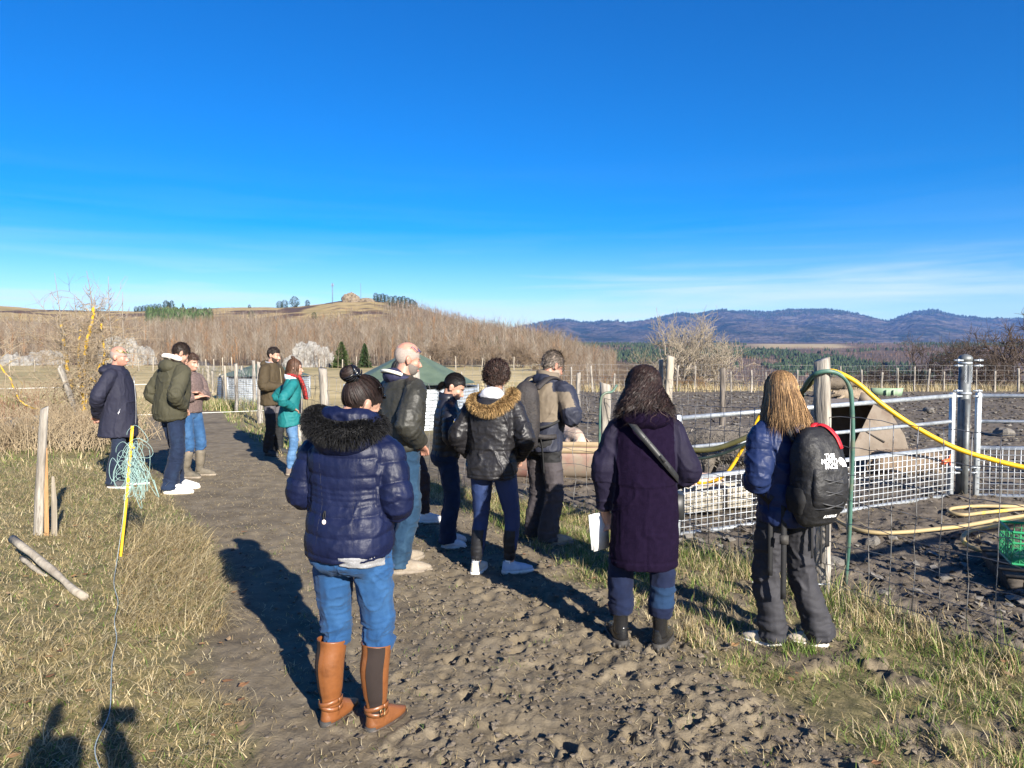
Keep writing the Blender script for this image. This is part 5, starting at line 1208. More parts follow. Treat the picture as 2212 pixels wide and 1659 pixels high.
# ================= fair-haired woman with the big backpack
def build_backpack_woman():
    p = Person('fair-haired woman in blue quilted jacket and grey hiking trousers beside post', gp(1694, 1392)[:2], 19, 1.615, feet={'L': (-.08, .02, 44), 'R': (.20, -.08, 54)}, lean=(-.02, .02), arms={'L': ((-.265, -.05, 1.10), (-.12, .20, 1.03)), 'R': ((.27, -.03, 1.10), (.12, .20, 1.05))}, head=(-14, 12, 0), sh=.175, hipw=.09)
    p.body(); k = p.k
    bl = pm('blue_nylon', (.0085, .0165, .058), (.0125, .023, .075), scale=6, rough=.5, bump=.3, bscale=40, spec=.22, bdist=.008)
    p.jacket([bl], [(.81, 0, -.02, .19, .152), (.825, 0, -.02, .196, .158), (.92, 0, -.018, .195, .155), (1.05, 0, -.01, .184, .142), (1.22, 0, -.005, .20, .146), (1.34, 0, -.01, .195, .135), (1.42, 0, -.02, .135, .105), (1.48, 0, -.01, .09, .08)], sleeve=(.080, .078, .056), vox=.0072, fold=.008, seed=71, puff=[.66, .78, .92, 1.06, 1.20, 1.34, 1.50], sl_puff=.15, smooth=2)
    gr = cloth('hiking_grey', (.026, .0255, .030), rough=.75, var=1.25)
    p.trousers(gr, thigh=.096, kneer=.082, calf=.082, hem=.088, hemz=.045, hip=(.178, .145), fold=.0085, seed=73)
    sh_ = pm('sandy_shoe', (.46, .40, .33), (.36, .31, .26), scale=14, rough=.85); red = pm('red_stripe', (.5, .05, .04), rough=.8)
    for sd in 'LR':
        u = p.shoe(sd, sh_, WHITE_SOLE, L_=.255, wid=.044, hgt=.06, sole_h=.024, toe=.042)
        a = p.J['ank'+sd]; aa = R(p.f[sd][2]); fw = np.array((-math.sin(aa), math.cos(aa), 0)); s_ = MB(); s_.box(np.array((a[0], a[1], .06))-fw*.0595, (.014, .006, .05), np.array(Matrix.Rotation(aa, 3, 'Z'))); s_.build('heel_tab', red, u)
    hc = (.12, .062, .026); p.cap(HAIR, 1.06, front=.055, back=-.09, seed=24, rough=.003, vcol=np.array((.09, .048, .024)))
    paths, c_, w_ = p.falling(6500, .33, HAIR, (.14, .078, .036), .35, wave=.009, wfreq=.8, spread=.26, face_gap=40, width=.0030, seed=24, scale=1.16, lenvar=.12, tips=(.34, .205, .092), kk=14, out=.14)
    p.ribbons(paths, w_, HAIR, c_)
    b = empty('backpack', p.root.location, p.root.rotation_euler.z, 'large black backpack with red top handle and white lettering', 'backpack')
    nyl = pm('pack_nylon', (.008, .008, .009), (.014, .014, .016), scale=9, rough=.58, bump=.8, bscale=20, spec=.35, bdist=.014); msh = cloth('pack_mesh', (.010, .010, .011), rough=.8)
    y0 = -.145
    mb = MB(); mb.tube([np.array((.01, y0-.06, .885))*k, np.array((.01, y0-.085, .905))*k, np.array((.01, y0-.11, 1.0))*k, np.array((.01, y0-.115, 1.14))*k, np.array((.01, y0-.10, 1.28))*k, np.array((.01, y0-.075, 1.37))*k, np.array((.01, y0-.05, 1.405))*k],
              [(.11, .055), (.138, .09), (.152, .112), (.155, .116), (.148, .10), (.125, .075), (.07, .035)], 24, (0, 1, 0), 4, sup=2.7)
    pb_ = solid('pack_body', mb, .0075, [nyl], b, 2, lambda P, N_: .009*fbm(P*np.array((8, 8, 5)), 1, 3, 6)+.007*(ridged(P*np.array((7, 7, 12.)), 1, 2, 7)-.3))
    mb = MB(); mb.tube([np.array((.01, y0-.18, .95))*k, np.array((.01, y0-.20, .99))*k, np.array((.01, y0-.212, 1.08))*k, np.array((.01, y0-.20, 1.18))*k, np.array((.01, y0-.185, 1.205))*k], [(.09, .02), (.112, .034), (.118, .038), (.115, .03), (.10, .015)], 22, (0, 1, 0), 4, sup=3)
    fp = solid('front_pocket', mb, .0075, [nyl], b, 2, lambda P, N_: .006*fbm(P*np.array((9, 9, 6)), 1, 3, 8)+.004*(ridged(P*np.array((6, 6, 15.)), 1, 2, 9)-.3))
    zb = MB(); zb.tube([np.array((.01+x, y0-.218+x*x*2.6, 1.21-.12*abs(x)))*k for x in np.linspace(-.13, .13, 13)], .004, 6); zb.build('zip', pm('zip_grey', (.05, .05, .055), rough=.4), b)
    for sg in (-1, 1):
        mb = MB(); mb.tube([np.array((.01+sg*.138, y0-.09, .915))*k, np.array((.01+sg*.150, y0-.098, 1.0))*k, np.array((.01+sg*.148, y0-.098, 1.08))*k], [(.026, .06), (.032, .075), (.018, .07)], 16, (0, 1, 0), 3, sup=2.6); solid('side_pocket', mb, .009, [msh], b, 2, lambda P, N_: .005*fbm(P, 14, 2, 5))
        strap_mb([np.array((sg*.085, y0-.03, 1.34))*k, np.array((sg*.10, -.09, 1.445))*k, np.array((sg*.105, .02, 1.468))*k, np.array((sg*.12, .125, 1.40))*k, np.array((sg*.14, .165, 1.25))*k, np.array((sg*.195, .06, 1.06))*k, np.array((sg*.18, -.08, .96))*k], .06, .008, np.array([(0, -.3, 1), (0, -.2, 1), (0, .2, 1), (0, .8, .6), (sg*.3, 1, 0), (sg, .2, 0), (sg, -.5, 0)], float)).build('shoulder_strap', nyl, b)
    # crossed elastic cord over the pocket
    cd_ = MB(); zz = [.945, 1.02, 1.09, 1.16]
    for q in range(3):
        for sg in (-1, 1):
            cd_.tube([np.array((.01+sg*.138, y0-.15, zz[q]))*k, np.array((.01+sg*.07, y0-.242, zz[q]+.02))*k, np.array((.01, y0-.256, zz[q]+.035))*k, np.array((.01-sg*.07, y0-.242, zz[q]+.05))*k, np.array((.01-sg*.138, y0-.15, zz[q+1]-.0))*k], .0042, 6, sub=4)
    cd_.build('bungee_cord', pm('cord_black', (.025, .025, .027), rough=.5), b)
    rd = pm('red_webbing', (.55, .010, .018), (.45, .008, .014), scale=40, rough=.6)
    strap_mb([np.array((-.01, y0-.05, 1.40))*k, np.array((.01, y0-.06, 1.435))*k, np.array((.055, y0-.07, 1.435))*k, np.array((.085, y0-.08, 1.395))*k], .036, .006, (0, -.4, 1)).build('grab_handle', rd, b)
    rl = project(pb_, [np.array((-.015+.12*t, y0-.02-.20*t, 1.5))*k for t in np.linspace(0, 1, 9)], (0, .12, -1), .012)
    strap_mb(rl, .034, .003, (.15, -.55, .8), 2).build('red_trim', rd, b)
    wh = pm('print_white', (.85, .85, .85), rough=.6)
    def on_pack(o):
        V_ = np.array([v.co for v in o.data.vertices]); V2 = project(pb_, V_, (0, 1, -.25), .003)
        for v, q in zip(o.data.vertices, V2): v.co = q
        return o
    M = frame(np.array((.0, y0-.3, 1.278))*k, (1, 0, .0), (0, .25, 1)); on_pack(text_mesh('lettering', 'THE\nNORTH\nFACE', .035, wh, b, M, 0, bold=.0012))
    ar = MB()
    for q in range(3):                                    # quarter-dome emblem beside the words
        ra0, ra1 = .012+q*.015, .022+q*.015; th = np.linspace(0, math.pi/2, 9); ring = [(ra0*math.cos(t), ra0*math.sin(t)) for t in th]+[(ra1*math.cos(t), ra1*math.sin(t)) for t in th[::-1]]
        Rm = np.array(M); vs = [Rm[:3, :3] @ np.array((.058+x_, -.050+y_, .001))+Rm[:3, 3] for x_, y_ in ring]
        nq = len(th); ar.add(np.array(vs), [(i, i+1, 2*nq-2-i, 2*nq-1-i) for i in range(nq-1)])
    on_pack(ar.build('emblem', wh, b, False))
    M = frame(np.array((.03, y0-.3, .925))*k, (1, 0, .02), (0, -.1, 1)); on_pack(text_mesh('small_lettering', 'BOREALIS', .020, wh, b, M, 0, bold=.0008))
    # loose straps hanging from the hip belt
    for i, (x, y, z0_, z1_, w_) in enumerate(((-.175, -.06, .97, .49, .026), (-.135, -.135, .95, .36, .030), (.02, -.20, .90, .62, .016), (.135, -.20, .93, .68, .034), (.09, -.20, .90, .58, .014))):
        strap_mb([np.array((x, y, z0_))*k, np.array((x-.012, y-.02, z0_*.6+z1_*.4))*k, np.array((x-.005, y-.015, z1_))*k], w_, .002, (-.5 if x < 0 else .2, -1, 0)).build('hanging_strap', BLK, b)
    bu = MB(); bu.box(np.array((-.148, -.158, .735))*k, (.045, .016, .05), np.array(Matrix.Rotation(R(-25), 3, 'Z'))); bu.build('buckle', RUBBER, b)
build_backpack_woman()
# ================= dark-haired young woman looking down
def build_lookdown_woman():
    p = Person('dark-haired woman in black quilted jacket looking down, arms folded low', gp(966, 1178)[:2], -78, 1.56, feet={'L': (-.10, .02, 0), 'R': (.10, -.01, -12)}, lean=(0, .02), arms={'L': ((-.25, .0, 1.12), (-.09, .21, 1.0)), 'R': ((.26, .0, 1.12), (.13, .19, .97))}, head=(-18, 30, 0), sh=.165)
    p.body(); bl = pm('black_puffer', (.0075, .0085, .014), (.013, .014, .022), scale=7, rough=.45, bump=.15, bscale=60, spec=.4, bdist=.006)
    p.jacket([bl], [(.90, 0, -.01, .177, .14), (.915, 0, -.01, .182, .145), (1.0, 0, -.005, .175, .138), (1.2, 0, 0, .185, .142), (1.33, 0, -.005, .18, .13), (1.41, 0, -.01, .125, .10), (1.48, 0, 0, .085, .08)], sleeve=(.077, .072, .052), vox=.008, fold=.004, seed=81, puff=[.80, .86, .92, .98, 1.04, 1.10, 1.16, 1.22, 1.28, 1.34, 1.40, 1.5], sl_puff=.055, smooth=2)
    p.collar(bl, 1.43, 1.53, (.09, .085), (.085, .082), .015)
    p.trousers(denim('navy', (.006, .014, .040), (.010, .022, .055)), thigh=.092, kneer=.078, calf=.075, hem=.075, hemz=.055, hip=(.172, .14), fold=.006, seed=83)
    ws = pm('white_trainer', (.66, .66, .68), (.5, .5, .52), scale=12, rough=.7)
    for sd in 'LR': p.shoe(sd, ws, WHITE_SOLE, L_=.25, wid=.043, lace=ws)
    hc = (.010, .008, .008); p.cap(HAIR, 1.03, front=.06, back=-.08, seed=34, rough=.002, vcol=np.array(hc)); r = np.random.default_rng(8)
    ga = p.gathered(2600, (0, -.95, -.25), 15, kk=8, scale=1.035); p.ribbons(ga, .003*r.uniform(.6, 1.3, len(ga)), HAIR, np.array(hc)*np.exp(r.normal(0, .4, (len(ga), 1))))
    n = 260; pt = np.zeros((n, 9, 3)); o_ = r.normal(0, .012, (n, 2))
    for j in range(9): t = j/8; pt[:, j] = np.stack([o_[:, 0]*(1+t*.8)+.012*math.sin(t*3), -.104-.015*math.sin(t*2.5)+o_[:, 1], .0-.11*t+o_[:, 1]*.3], 1)
    p.ribbons(pt, np.full(n, .006), HAIR, np.array(hc)*np.exp(r.normal(0, .4, (n, 1))), 'ponytail'); p.face(brow=(.02, .015, .012), lip=(.45, .16, .15))
build_lookdown_woman()
# ================= braided visitor mostly hidden behind the leather jacket
def build_braided():
    p = Person('person with black braids half hidden behind the man in leather jacket', gp(878, 1128)[:2], -58, 1.66, feet={'L': (-.10, .03, -8), 'R': (.12, .16, -26)}, lean=(-.13, -.02), arms=ARM_POCKET, head=(-10, 8, 0), skin_k='dark')
    p.body(); bk = cloth('soot_jacket', (.016, .015, .018))
    p.jacket([bk], [(.90, 0, -.01, .17, .13), (.915, 0, -.01, .185, .145), (1.05, 0, 0, .18, .14), (1.22, 0, 0, .195, .145), (1.34, 0, -.005, .185, .13), (1.42, 0, -.01, .13, .10), (1.48, 0, 0, .085, .08)], vox=.010, fold=.006, seed=91)
    p.trousers(cloth('plum_joggers', (.026, .018, .022)), thigh=.092, kneer=.078, calf=.072, hem=.05, hemz=.11, fold=.007, seed=93, vox=.010)
    for sd, m_ in (('L', pm('sky_trainer', (.30, .40, .55), rough=.8)), ('R', pm('white_trainer', (.66, .66, .68), rough=.7))): p.shoe(sd, m_, WHITE_SOLE, L_=.27, wid=.045)
    hc = (.010, .009, .009); p.cap(HAIR, 1.06, front=.05, back=-.08, seed=44, vcol=np.array(hc)); mb = MB(); r = np.random.default_rng(3); C = []
    for i in range(34):
        a = -math.pi/2 + r.normal(0, .8); L_ = []
        for t in np.linspace(0, 1, 14):
            ph = min(t*3.2, 1.6); x = math.sin(ph)*math.cos(a)*.084; y = math.sin(ph)*math.sin(a)*.106-.012; z = math.cos(ph)*.104+.036-max(0, t-.5)*.5; L_.append(p.hp((x, y-max(0, t-.5)*.05, z)))
        mb.tube(L_, [.0075+.0018*math.sin(q*3.1) for q in range(14)], 6)
    V = mb.arr()[0]; mb.build('braids', HAIR, p.hairobj, colors=np.tile(np.array(hc)*1.3, (len(V), 1))); p.face(brow=(.01, .01, .01), lip=(.12, .05, .04))
build_braided()
# ================= man in the navy parka, far left
def build_navy_parka_man():
    p = Person('bald older man in long navy parka, hands behind his back', gp(262, 1052)[:2], -84, 1.80, feet={'L': (-.11, .06, 4), 'R': (.11, -.05, -10)}, lean=(0, -.02), arms={'L': ((-.28, -.10, 1.12), (-.06, -.215, .91)), 'R': ((.28, -.13, 1.12), (.06, -.235, .90))}, head=(-4, 5, 0), skin_k='ruddy', sh=.19)
    p.body(vox=.008); k = p.k; nv = cloth('navy_parka', (.013, .0135, .027), rough=.75, var=1.2, scale=5)
    p.jacket([nv], [(.625, 0, -.02, .215, .207), (.64, 0, -.02, .222, .215), (.80, 0, -.01, .215, .20), (1.0, 0, .01, .205, .175), (1.15, 0, .012, .212, .17), (1.30, 0, 0, .21, .152), (1.38, 0, -.005, .19, .13), (1.43, 0, -.01, .14, .11), (1.49, 0, 0, .09, .085)], sleeve=(.086, .082, .060), vox=.009, fold=.008, seed=101, name='parka', foldz=(6, 6, 4))
    p.hood(nv, c=(0, -.115, 1.435), r=(.13, .085, .065), seed=2, vox=.010); p.collar(nv, 1.42, 1.51, (.10, .09), (.10, .092), .015)
    for z0_, z1_, x_, y_ in ((.80, .98, .17, .125),): 
        zb = MB(); zb.tube([np.array((x_+.028, y_-.03, z1_))*k, np.array((x_+.03, y_-.11, z0_))*k], .005, 6); zb.build('pocket_zip', pm('bright_zip', (.45, .45, .47), rough=.35, metal=.8), p.root)
    zf = MB(); zf.tube([np.array((.02, .185+.02*math.sin(t*3), 1.36-t*.68))*k for t in np.linspace(0, 1, 9)], .004, 6); zf.build('front_zip', pm('bright_zip', (.45, .45, .47)), p.root)
    p.trousers(denim('ink', (.007, .011, .024), (.012, .018, .036)), thigh=.09, kneer=.078, calf=.076, hem=.074, hemz=.05, fold=.006, seed=103, vox=.010)
    ds = pm('charcoal_trainer', (.03, .03, .034), (.05, .05, .055), scale=20, rough=.8)
    for sd in 'LR': p.shoe(sd, ds, WHITE_SOLE, L_=.29, wid=.05, lace=cloth('grey_lace', (.2, .2, .24)))
    p.cap(pm('silver_crop', (.22, .18, .16), (.29, .235, .205), scale=160, rough=.9), 1.010, front=.03, side=-.005, back=-.08, seed=5, rough=.0005); p.cap(skin('ruddy'), 1.016, front=.05, side=.05, back=.065, seed=6, rough=0, name='scalp')
    p.face(brow=(.2, .16, .13)); p.glasses(pm('lime_frame', (.20, .24, .03), rough=.4), z=.075, y=.075, tilt=-48)
build_navy_parka_man()
# ================= tall man in the olive jacket
def build_olive_man():
    p = Person('tall man in khaki green jacket with white-lined hood and white trainers', gp(374, 1062)[:2], -38, 1.88, feet={'L': (-.10, .10, -38), 'R': (.10, -.08, -44)}, lean=(.03, .045), arms={'L': ((-.30, -.08, 1.12), (-.19, .05, .98)), 'R': ((.295, -.10, 1.12), (.19, .04, .98))}, head=(-10, 34, 0), sh=.20)
    p.body(vox=.008); k = p.k; ol = cloth('khaki_cotton', (.043, .040, .024), rough=.8, var=1.18, scale=4)
    p.jacket([ol], [(.825, 0, -.01, .18, .14), (.85, 0, -.012, .205, .16), (.93, 0, -.01, .218, .172), (1.10, 0, 0, .22, .168), (1.25, 0, 0, .225, .162), (1.35, 0, -.005, .212, .145), (1.43, 0, -.015, .145, .115), (1.49, 0, -.01, .092, .085)], sleeve=(.092, .086, .064), vox=.009, fold=.010, seed=111, foldz=(5, 5, 4))
    p.hood(ol, c=(0, -.10, 1.44), r=(.13, .08, .085), seed=6, vox=.010)
    c = p.J['neck']; fl = MB(); th = np.linspace(math.pi*.85, math.pi*2.15, 17); fl.tube([c+np.array((math.cos(t)*.105, -.03+math.sin(t)*.085, .055-.03*math.sin(t)))*k for t in th], .03*k, 10, sub=2); solid('hood_lining', fl, .010, [cloth('white_fleece', (.66, .61, .54), bump=.8, bscale=120)], p.root, 2, lambda P, N_: .005*fbm(P, 30, 2, 3))
    p.trousers(denim('indigo', (.006, .011, .028), (.009, .017, .042), (.014, .028, .06)), thigh=.093, kneer=.080, calf=.078, hem=.085, hemz=.055, hip=(.17, .135), fold=.007, seed=113, vox=.009)
    ws = pm('clean_white_shoe', (.78, .76, .72), (.70, .68, .64), scale=10, rough=.6)
    for sd in 'LR': p.shoe(sd, ws, pm('cream_sole', (.68, .62, .5), rough=.7), L_=.31, wid=.052, hgt=.085, sole_h=.034, lace=ws)
    hc = (.022, .014, .010); p.cap(HAIR, 1.05, front=.055, back=-.06, seed=64, rough=.004, vcol=np.array(hc)); r = np.random.default_rng(9)
    s_ = p.short(1300, 19, .025, front=.05, back=-.06, lift=.6, comb=(0, .5, .1), kk=4, scale=1.03); p.ribbons(s_, .005*r.uniform(.6, 1.3, len(s_)), HAIR, np.array(hc)*np.exp(r.normal(0, .4, (len(s_), 1)))); p.face()
build_olive_man()
# ================= person in the knitted jumper and wellingtons
def build_wellies():
    p = Person('person in brown knitted jumper, jeans and muddy wellington boots, arms crossed', gp(414, 1030)[:2], -112, 1.72, feet={'L': (-.12, .03, 22), 'R': (.11, .0, 14)}, lean=(0, .0), arms={'L': ((-.235, .06, 1.12), (-.01, .16, 1.18)), 'R': ((.235, .07, 1.11), (.01, .18, 1.13))}, head=(0, 12, 0))
    p.body(vox=.008); kn = pm('marled_knit', (.075, .050, .046), (.15, .105, .095), scale=85, rough=.95, bump=.9, bscale=110, bdist=.006, lohi=(.42, .58))
    p.jacket([kn], [(.90, 0, -.005, .165, .125), (.915, 0, -.005, .178, .14), (1.05, 0, 0, .178, .138), (1.22, 0, 0, .192, .142), (1.34, 0, -.005, .185, .128), (1.42, 0, -.01, .13, .10), (1.49, 0, 0, .075, .072)], sleeve=(.072, .066, .062), vox=.010, fold=.006, seed=121, name='jumper', cuff=-15.0)
    p.trousers(denim('light', (.018, .055, .135), (.028, .082, .18), (.06, .13, .25)), thigh=.088, kneer=.072, calf=.068, hem=.066, hemz=.36, fold=.006, seed=123, vox=.010)
    wl_ = pm('muddy_welly', (.085, .072, .052), (.15, .125, .092), scale=9, rough=.75, c3=(.05, .045, .032), s3=5, p3=(.5, .7))
    for sd in 'LR':
        u = p.shoe(sd, wl_, MUDDY, L_=.29, wid=.05, hgt=.08, sole_h=.03, toe=.055, name='wellington'); a = p.J['ank'+sd]; kk = p.J['kn'+sd]; t = a*.25+kk*.75; b = MB(); b.tube([a-(0, 0, .02), a+(0, 0, .06), a*.6+t*.4, t-(0, 0, .0)], [.052, .052, .062, .070], 16, (0, 1, 0), 3); b.build('boot_shaft', wl_, u)
    hc = (.05, .027, .017); p.cap(HAIR, 1.07, front=.05, back=-.08, seed=74, rough=.006, vcol=np.array(hc)); r = np.random.default_rng(10)
    s_ = p.short(700, 29, .04, kk=5); p.ribbons(s_, .005*r.uniform(.6, 1.3, len(s_)), HAIR, np.array(hc)*np.exp(r.normal(0, .4, (len(s_), 1)))); p.face()
build_wellies()
# ================= bearded man in the brown jacket
def build_brown_man():
    p = Person('bearded man in brown hooded jacket and black trousers by corrugated tank', gp(590, 982)[:2], -104, 1.81, feet={'L': (-.10, .03, 0), 'R': (.10, -.02, -20)}, lean=(0, .0), arms={'L': ((-.29, .02, 1.13), (-.06, .22, 1.12)), 'R': ((.28, .03, 1.12), (.07, .22, 1.10))}, head=(4, 10, 0), sh=.195)
    p.body(vox=.008); br = cloth('brown_softshell', (.045, .032, .016), rough=.8, var=1.18, scale=5)
    p.jacket([br], [(.807, 0, -.01, .192, .15), (.82, 0, -.01, .20, .158), (1.0, 0, 0, .198, .155), (1.2, 0, 0, .215, .158), (1.33, 0, -.005, .208, .142), (1.42, 0, -.012, .145, .112), (1.49, 0, -.005, .092, .085)], sleeve=(.09, .082, .060), vox=.010, fold=.009, seed=131, foldz=(5, 5, 4))
    p.hood(br, c=(0, -.10, 1.455), r=(.125, .075, .075), seed=7, vox=.011); gy = cloth('steel_lining', (.18, .19, .22)); p.collar(gy, 1.42, 1.50, (.095, .09), (.09, .088), .02)
    zf = MB(); zf.tube([np.array((0, .148+.02*math.sin(t*3), 1.40-t*.55))*p.k for t in np.linspace(0, 1, 9)], .005, 6); zf.build('front_zip', pm('tan_zip', (.25, .2, .12), rough=.5), p.root)
    gt = cloth('ash_trouser', (.075, .068, .072)); bk = cloth('trouser_black', (.012, .012, .013))
    p.trousers([gt, bk], thigh=.092, kneer=.078, calf=.074, hem=.07, hemz=.05, fold=.007, seed=133, vox=.010, matfn=lambda c_: np.where(c_[:, 2] < .70, 1, 0))
    for sd in 'LR': p.shoe(sd, pm('black_boot', (.02, .02, .021), (.04, .038, .036), rough=.6), RUBBER, L_=.295, wid=.05)
    hc = (.020, .013, .010); p.cap(HAIR, 1.05, front=.05, back=-.06, seed=84, rough=.004, vcol=np.array(hc)); r = np.random.default_rng(11)
    s_ = p.short(900, 39, .03, front=.05, back=-.06, lift=.6, comb=(0, -.4, .3), kk=4, scale=1.03); p.ribbons(s_, .006*r.uniform(.6, 1.3, len(s_)), HAIR, np.array(hc)*np.exp(r.normal(0, .4, (len(s_), 1)))); p.face(beard=(.032, .02, .014))
build_brown_man()
# ================= woman in the teal jacket
def build_teal_woman():
    p = Person('woman in teal jacket with red scarf, hands on her hips', gp(628, 1024)[:2], -66, 1.62, feet={'L': (-.09, .02, 0), 'R': (.09, -.02, -8)}, lean=(0, .05), arms={'L': ((-.36, -.15, 1.17), (-.20, .03, 1.04)), 'R': ((.36, -.15, 1.15), (.20, .02, 1.02))}, head=(-10, 4, 0), sh=.17)
    p.body(vox=.008); k = p.k; te = cloth('teal_softshell', (.006, .115, .120), rough=.7, var=1.2, scale=6)
    p.jacket([te], [(.742, 0, -.01, .189, .166), (.755, 0, -.012, .195, .172), (.90, 0, -.01, .185, .158), (1.05, 0, 0, .168, .138), (1.22, 0, 0, .182, .14), (1.33, 0, -.005, .178, .128), (1.41, 0, -.01, .125, .10), (1.48, 0, 0, .085, .08)], sleeve=(.076, .07, .05), vox=.009, fold=.008, seed=141)
    p.collar(cloth('pale_grey_lining', (.45, .48, .50)), 1.40, 1.50, (.105, .10), (.115, .11), .02)
    sc = pm('red_plaid_wool', (.32, .018, .016), (.10, .010, .012), scale=38, rough=.95, bump=.6, bscale=150, lohi=(.46, .54), c3=(.42, .10, .03), s3=60, p3=(.60, .64))
    mb = MB(); th = np.linspace(0, 2*math.pi, 17); mb.tube([p.J['neck']+np.array((math.cos(t)*.085, .01+math.sin(t)*.085, .015-.015*math.sin(t)))*k for t in th], .038*k, 10)
    mb.tube([p.J['neck']+np.array(v)*k for v in ((.06, .08, .0), (.075, .13, -.10), (.085, .165, -.25), (.09, .18, -.34))], [(.06*k, .03*k), (.085*k, .034*k), (.10*k, .032*k), (.11*k, .026*k)], 12, (0, 1, 0), 4)
    solid('scarf', mb, .009, [sc], p.root, 2, lambda P, N_: .007*(ridged(P*np.array((30, 30, 6.)), 1, 2, 3)-.3))
    bd = cloth('navy_gilet', (.014, .015, .022)); gb = MB(); gb.tube([np.array((0, .025, .92))*k, np.array((0, .03, 1.15))*k, np.array((0, .035, 1.38))*k], [(.13*k, .14*k), (.13*k, .138*k), (.10*k, .10*k)], 18, (0, 1, 0), 4); solid('gilet', gb, .010, [bd], p.root, 2)
    p.trousers(denim('faded', (.04, .10, .20), (.065, .14, .26), (.12, .21, .34)), thigh=.088, kneer=.062, calf=.060, hem=.045, hemz=.10, fold=.0055, seed=143, vox=.009)
    for sd in 'LR': p.shoe(sd, pm('brown_trail', (.11, .085, .07), (.2, .16, .13), scale=24, rough=.9), MUDDY, L_=.26, wid=.045, lace=cloth('pale_lace', (.4, .35, .3)))
    hc = (.060, .030, .017); h = p.cap(HAIR, 1.07, front=.055, back=-.08, seed=94, rough=.004, vcol=np.array(hc)); r = np.random.default_rng(12)
    paths, c_, w_ = p.falling(1100, .40, HAIR, hc, .4, wave=.010, wfreq=1.6, spread=.05, face_gap=52, width=.0075, seed=34, scale=1.09, tips=(.10, .05, .03), out=.05); p.ribbons(paths, w_, HAIR, c_)
    bb = MB(); bb.ell(p.hp((0, -.035, .15)), np.array((.028, .028, .026))*p.hs, p.HR); bb.ell(p.hp((.01, -.05, .165)), np.array((.018, .02, .018))*p.hs, p.HR); bb.build('bun', HAIR, h, colors=np.tile(np.array(hc), (len(bb.arr()[0]), 1))); p.face()
build_teal_woman()
# ================= the photographer, whose shadow falls on the grass
def build_photographer():
    p = Person('photographer behind the lens, whose shadow falls on the grass verge', (-.13, -.28), 4, 1.76, arms={'L': ((-.20, .10, 1.30), (-.16, .20, 1.66)), 'R': ((.30, .02, 1.38), (.13, .19, 1.66))}, head=(0, 0, 0), group='people outside the frame')
    p.body(vox=.012); p.jacket([cloth('slate_coat', (.04, .045, .06))], [(.80, 0, -.01, .19, .15), (1.05, 0, 0, .19, .145), (1.22, 0, 0, .21, .15), (1.34, 0, -.005, .2, .14), (1.42, 0, -.01, .14, .11), (1.48, 0, 0, .09, .085)], sleeve=(.075, .065, .05), vox=.016, seed=151)
    p.trousers(denim('plain', (.02, .03, .06), (.03, .045, .08)), vox=.016, seed=153)
    for sd in 'LR': p.shoe(sd, RUBBER, RUBBER)
    hc = (.04, .025, .02); p.cap(HAIR, 1.10, front=.05, back=-.08, seed=5, vcol=np.array(hc))
    ph = empty('phone', (0, 0, 0), 0, 'black phone held up in the photographer\'s hands', 'phone'); b = MB(); b.box((0.0, -.06, CAM_H-.004), (.185, .009, .088)); b.build('case', pm('phone_black', (.01, .01, .011), rough=.3), ph)
build_photographer()
# ------------------------------------------------------------------ fences, gates, hoses
WOOD = pm('weathered_wood', (.15, .13, .108), (.34, .31, .265), scale=6, stretch=(3, 3, .35), rough=.9, bump=.9, bscale=14, bdist=.012, c3=(.09, .075, .06), s3=5, p3=(.58, .68), lohi=(.38, .62))
WOOD2 = pm('pale_stake_wood', (.24, .205, .16), (.36, .32, .255), scale=6, stretch=(3, 3, .4), rough=.9, bump=.7, bscale=14, bdist=.008, c3=(.20, .17, .13), s3=4)
GALV = pm('galvanised_steel', (.40, .43, .45), (.53, .56, .58), scale=22, rough=.42, metal=.55, bump=.05, bscale=80, rvar=.12, c3=(.33, .355, .37), s3=9)
WIRE = pm('fence_wire', (.30, .30, .30), (.16, .15, .14), scale=14, rough=.5, metal=.6)
def post_mesh(h, r, seed, taper=.9, k=12, knob=.25, slant=.3):
    rr = np.random.default_rng(seed); n = max(7, int(h/.09)); th = np.linspace(0, 2*math.pi, k, endpoint=False); rings = []
    prof = 1+.16*np.array([rr.normal() for _ in th]); prof = prof*.6+np.roll(prof, 1)*.4; bend = rr.normal(0, .012, 2)
    a0 = rr.uniform(0, 6.28)
    for i in range(n+1):
        z = -.25+(h+.25)*i/n; t = i/n; rad = r*(1.06-(1-taper)*t)*prof*(1+.05*rr.normal(0, 1, k))
        c = np.array((bend[0]*math.sin(t*3), bend[1]*math.sin(t*2.4), z))
        ring = c+np.stack([np.cos(th)*rad, np.sin(th)*rad, 0*th], 1)
        if i == n: ring[:, 2] += np.cos(th-a0)*r*slant
        rings.append(ring)
    mb = MB(); mb.loft(rings); V, Q, T = mb.arr(); return fastmesh('post', V, Q, T, WOOD, None, True)
def post(parent, x, y, h, r, seed, mat=None, lean=(0, 0), name='post'):
    me = post_mesh(h, r, seed)
    if mat: me.materials[0] = mat
    o = put(name, me, parent); o.location = (x, y, gz(x, y)); o.rotation_euler = (lean[1], lean[0], 0); return o
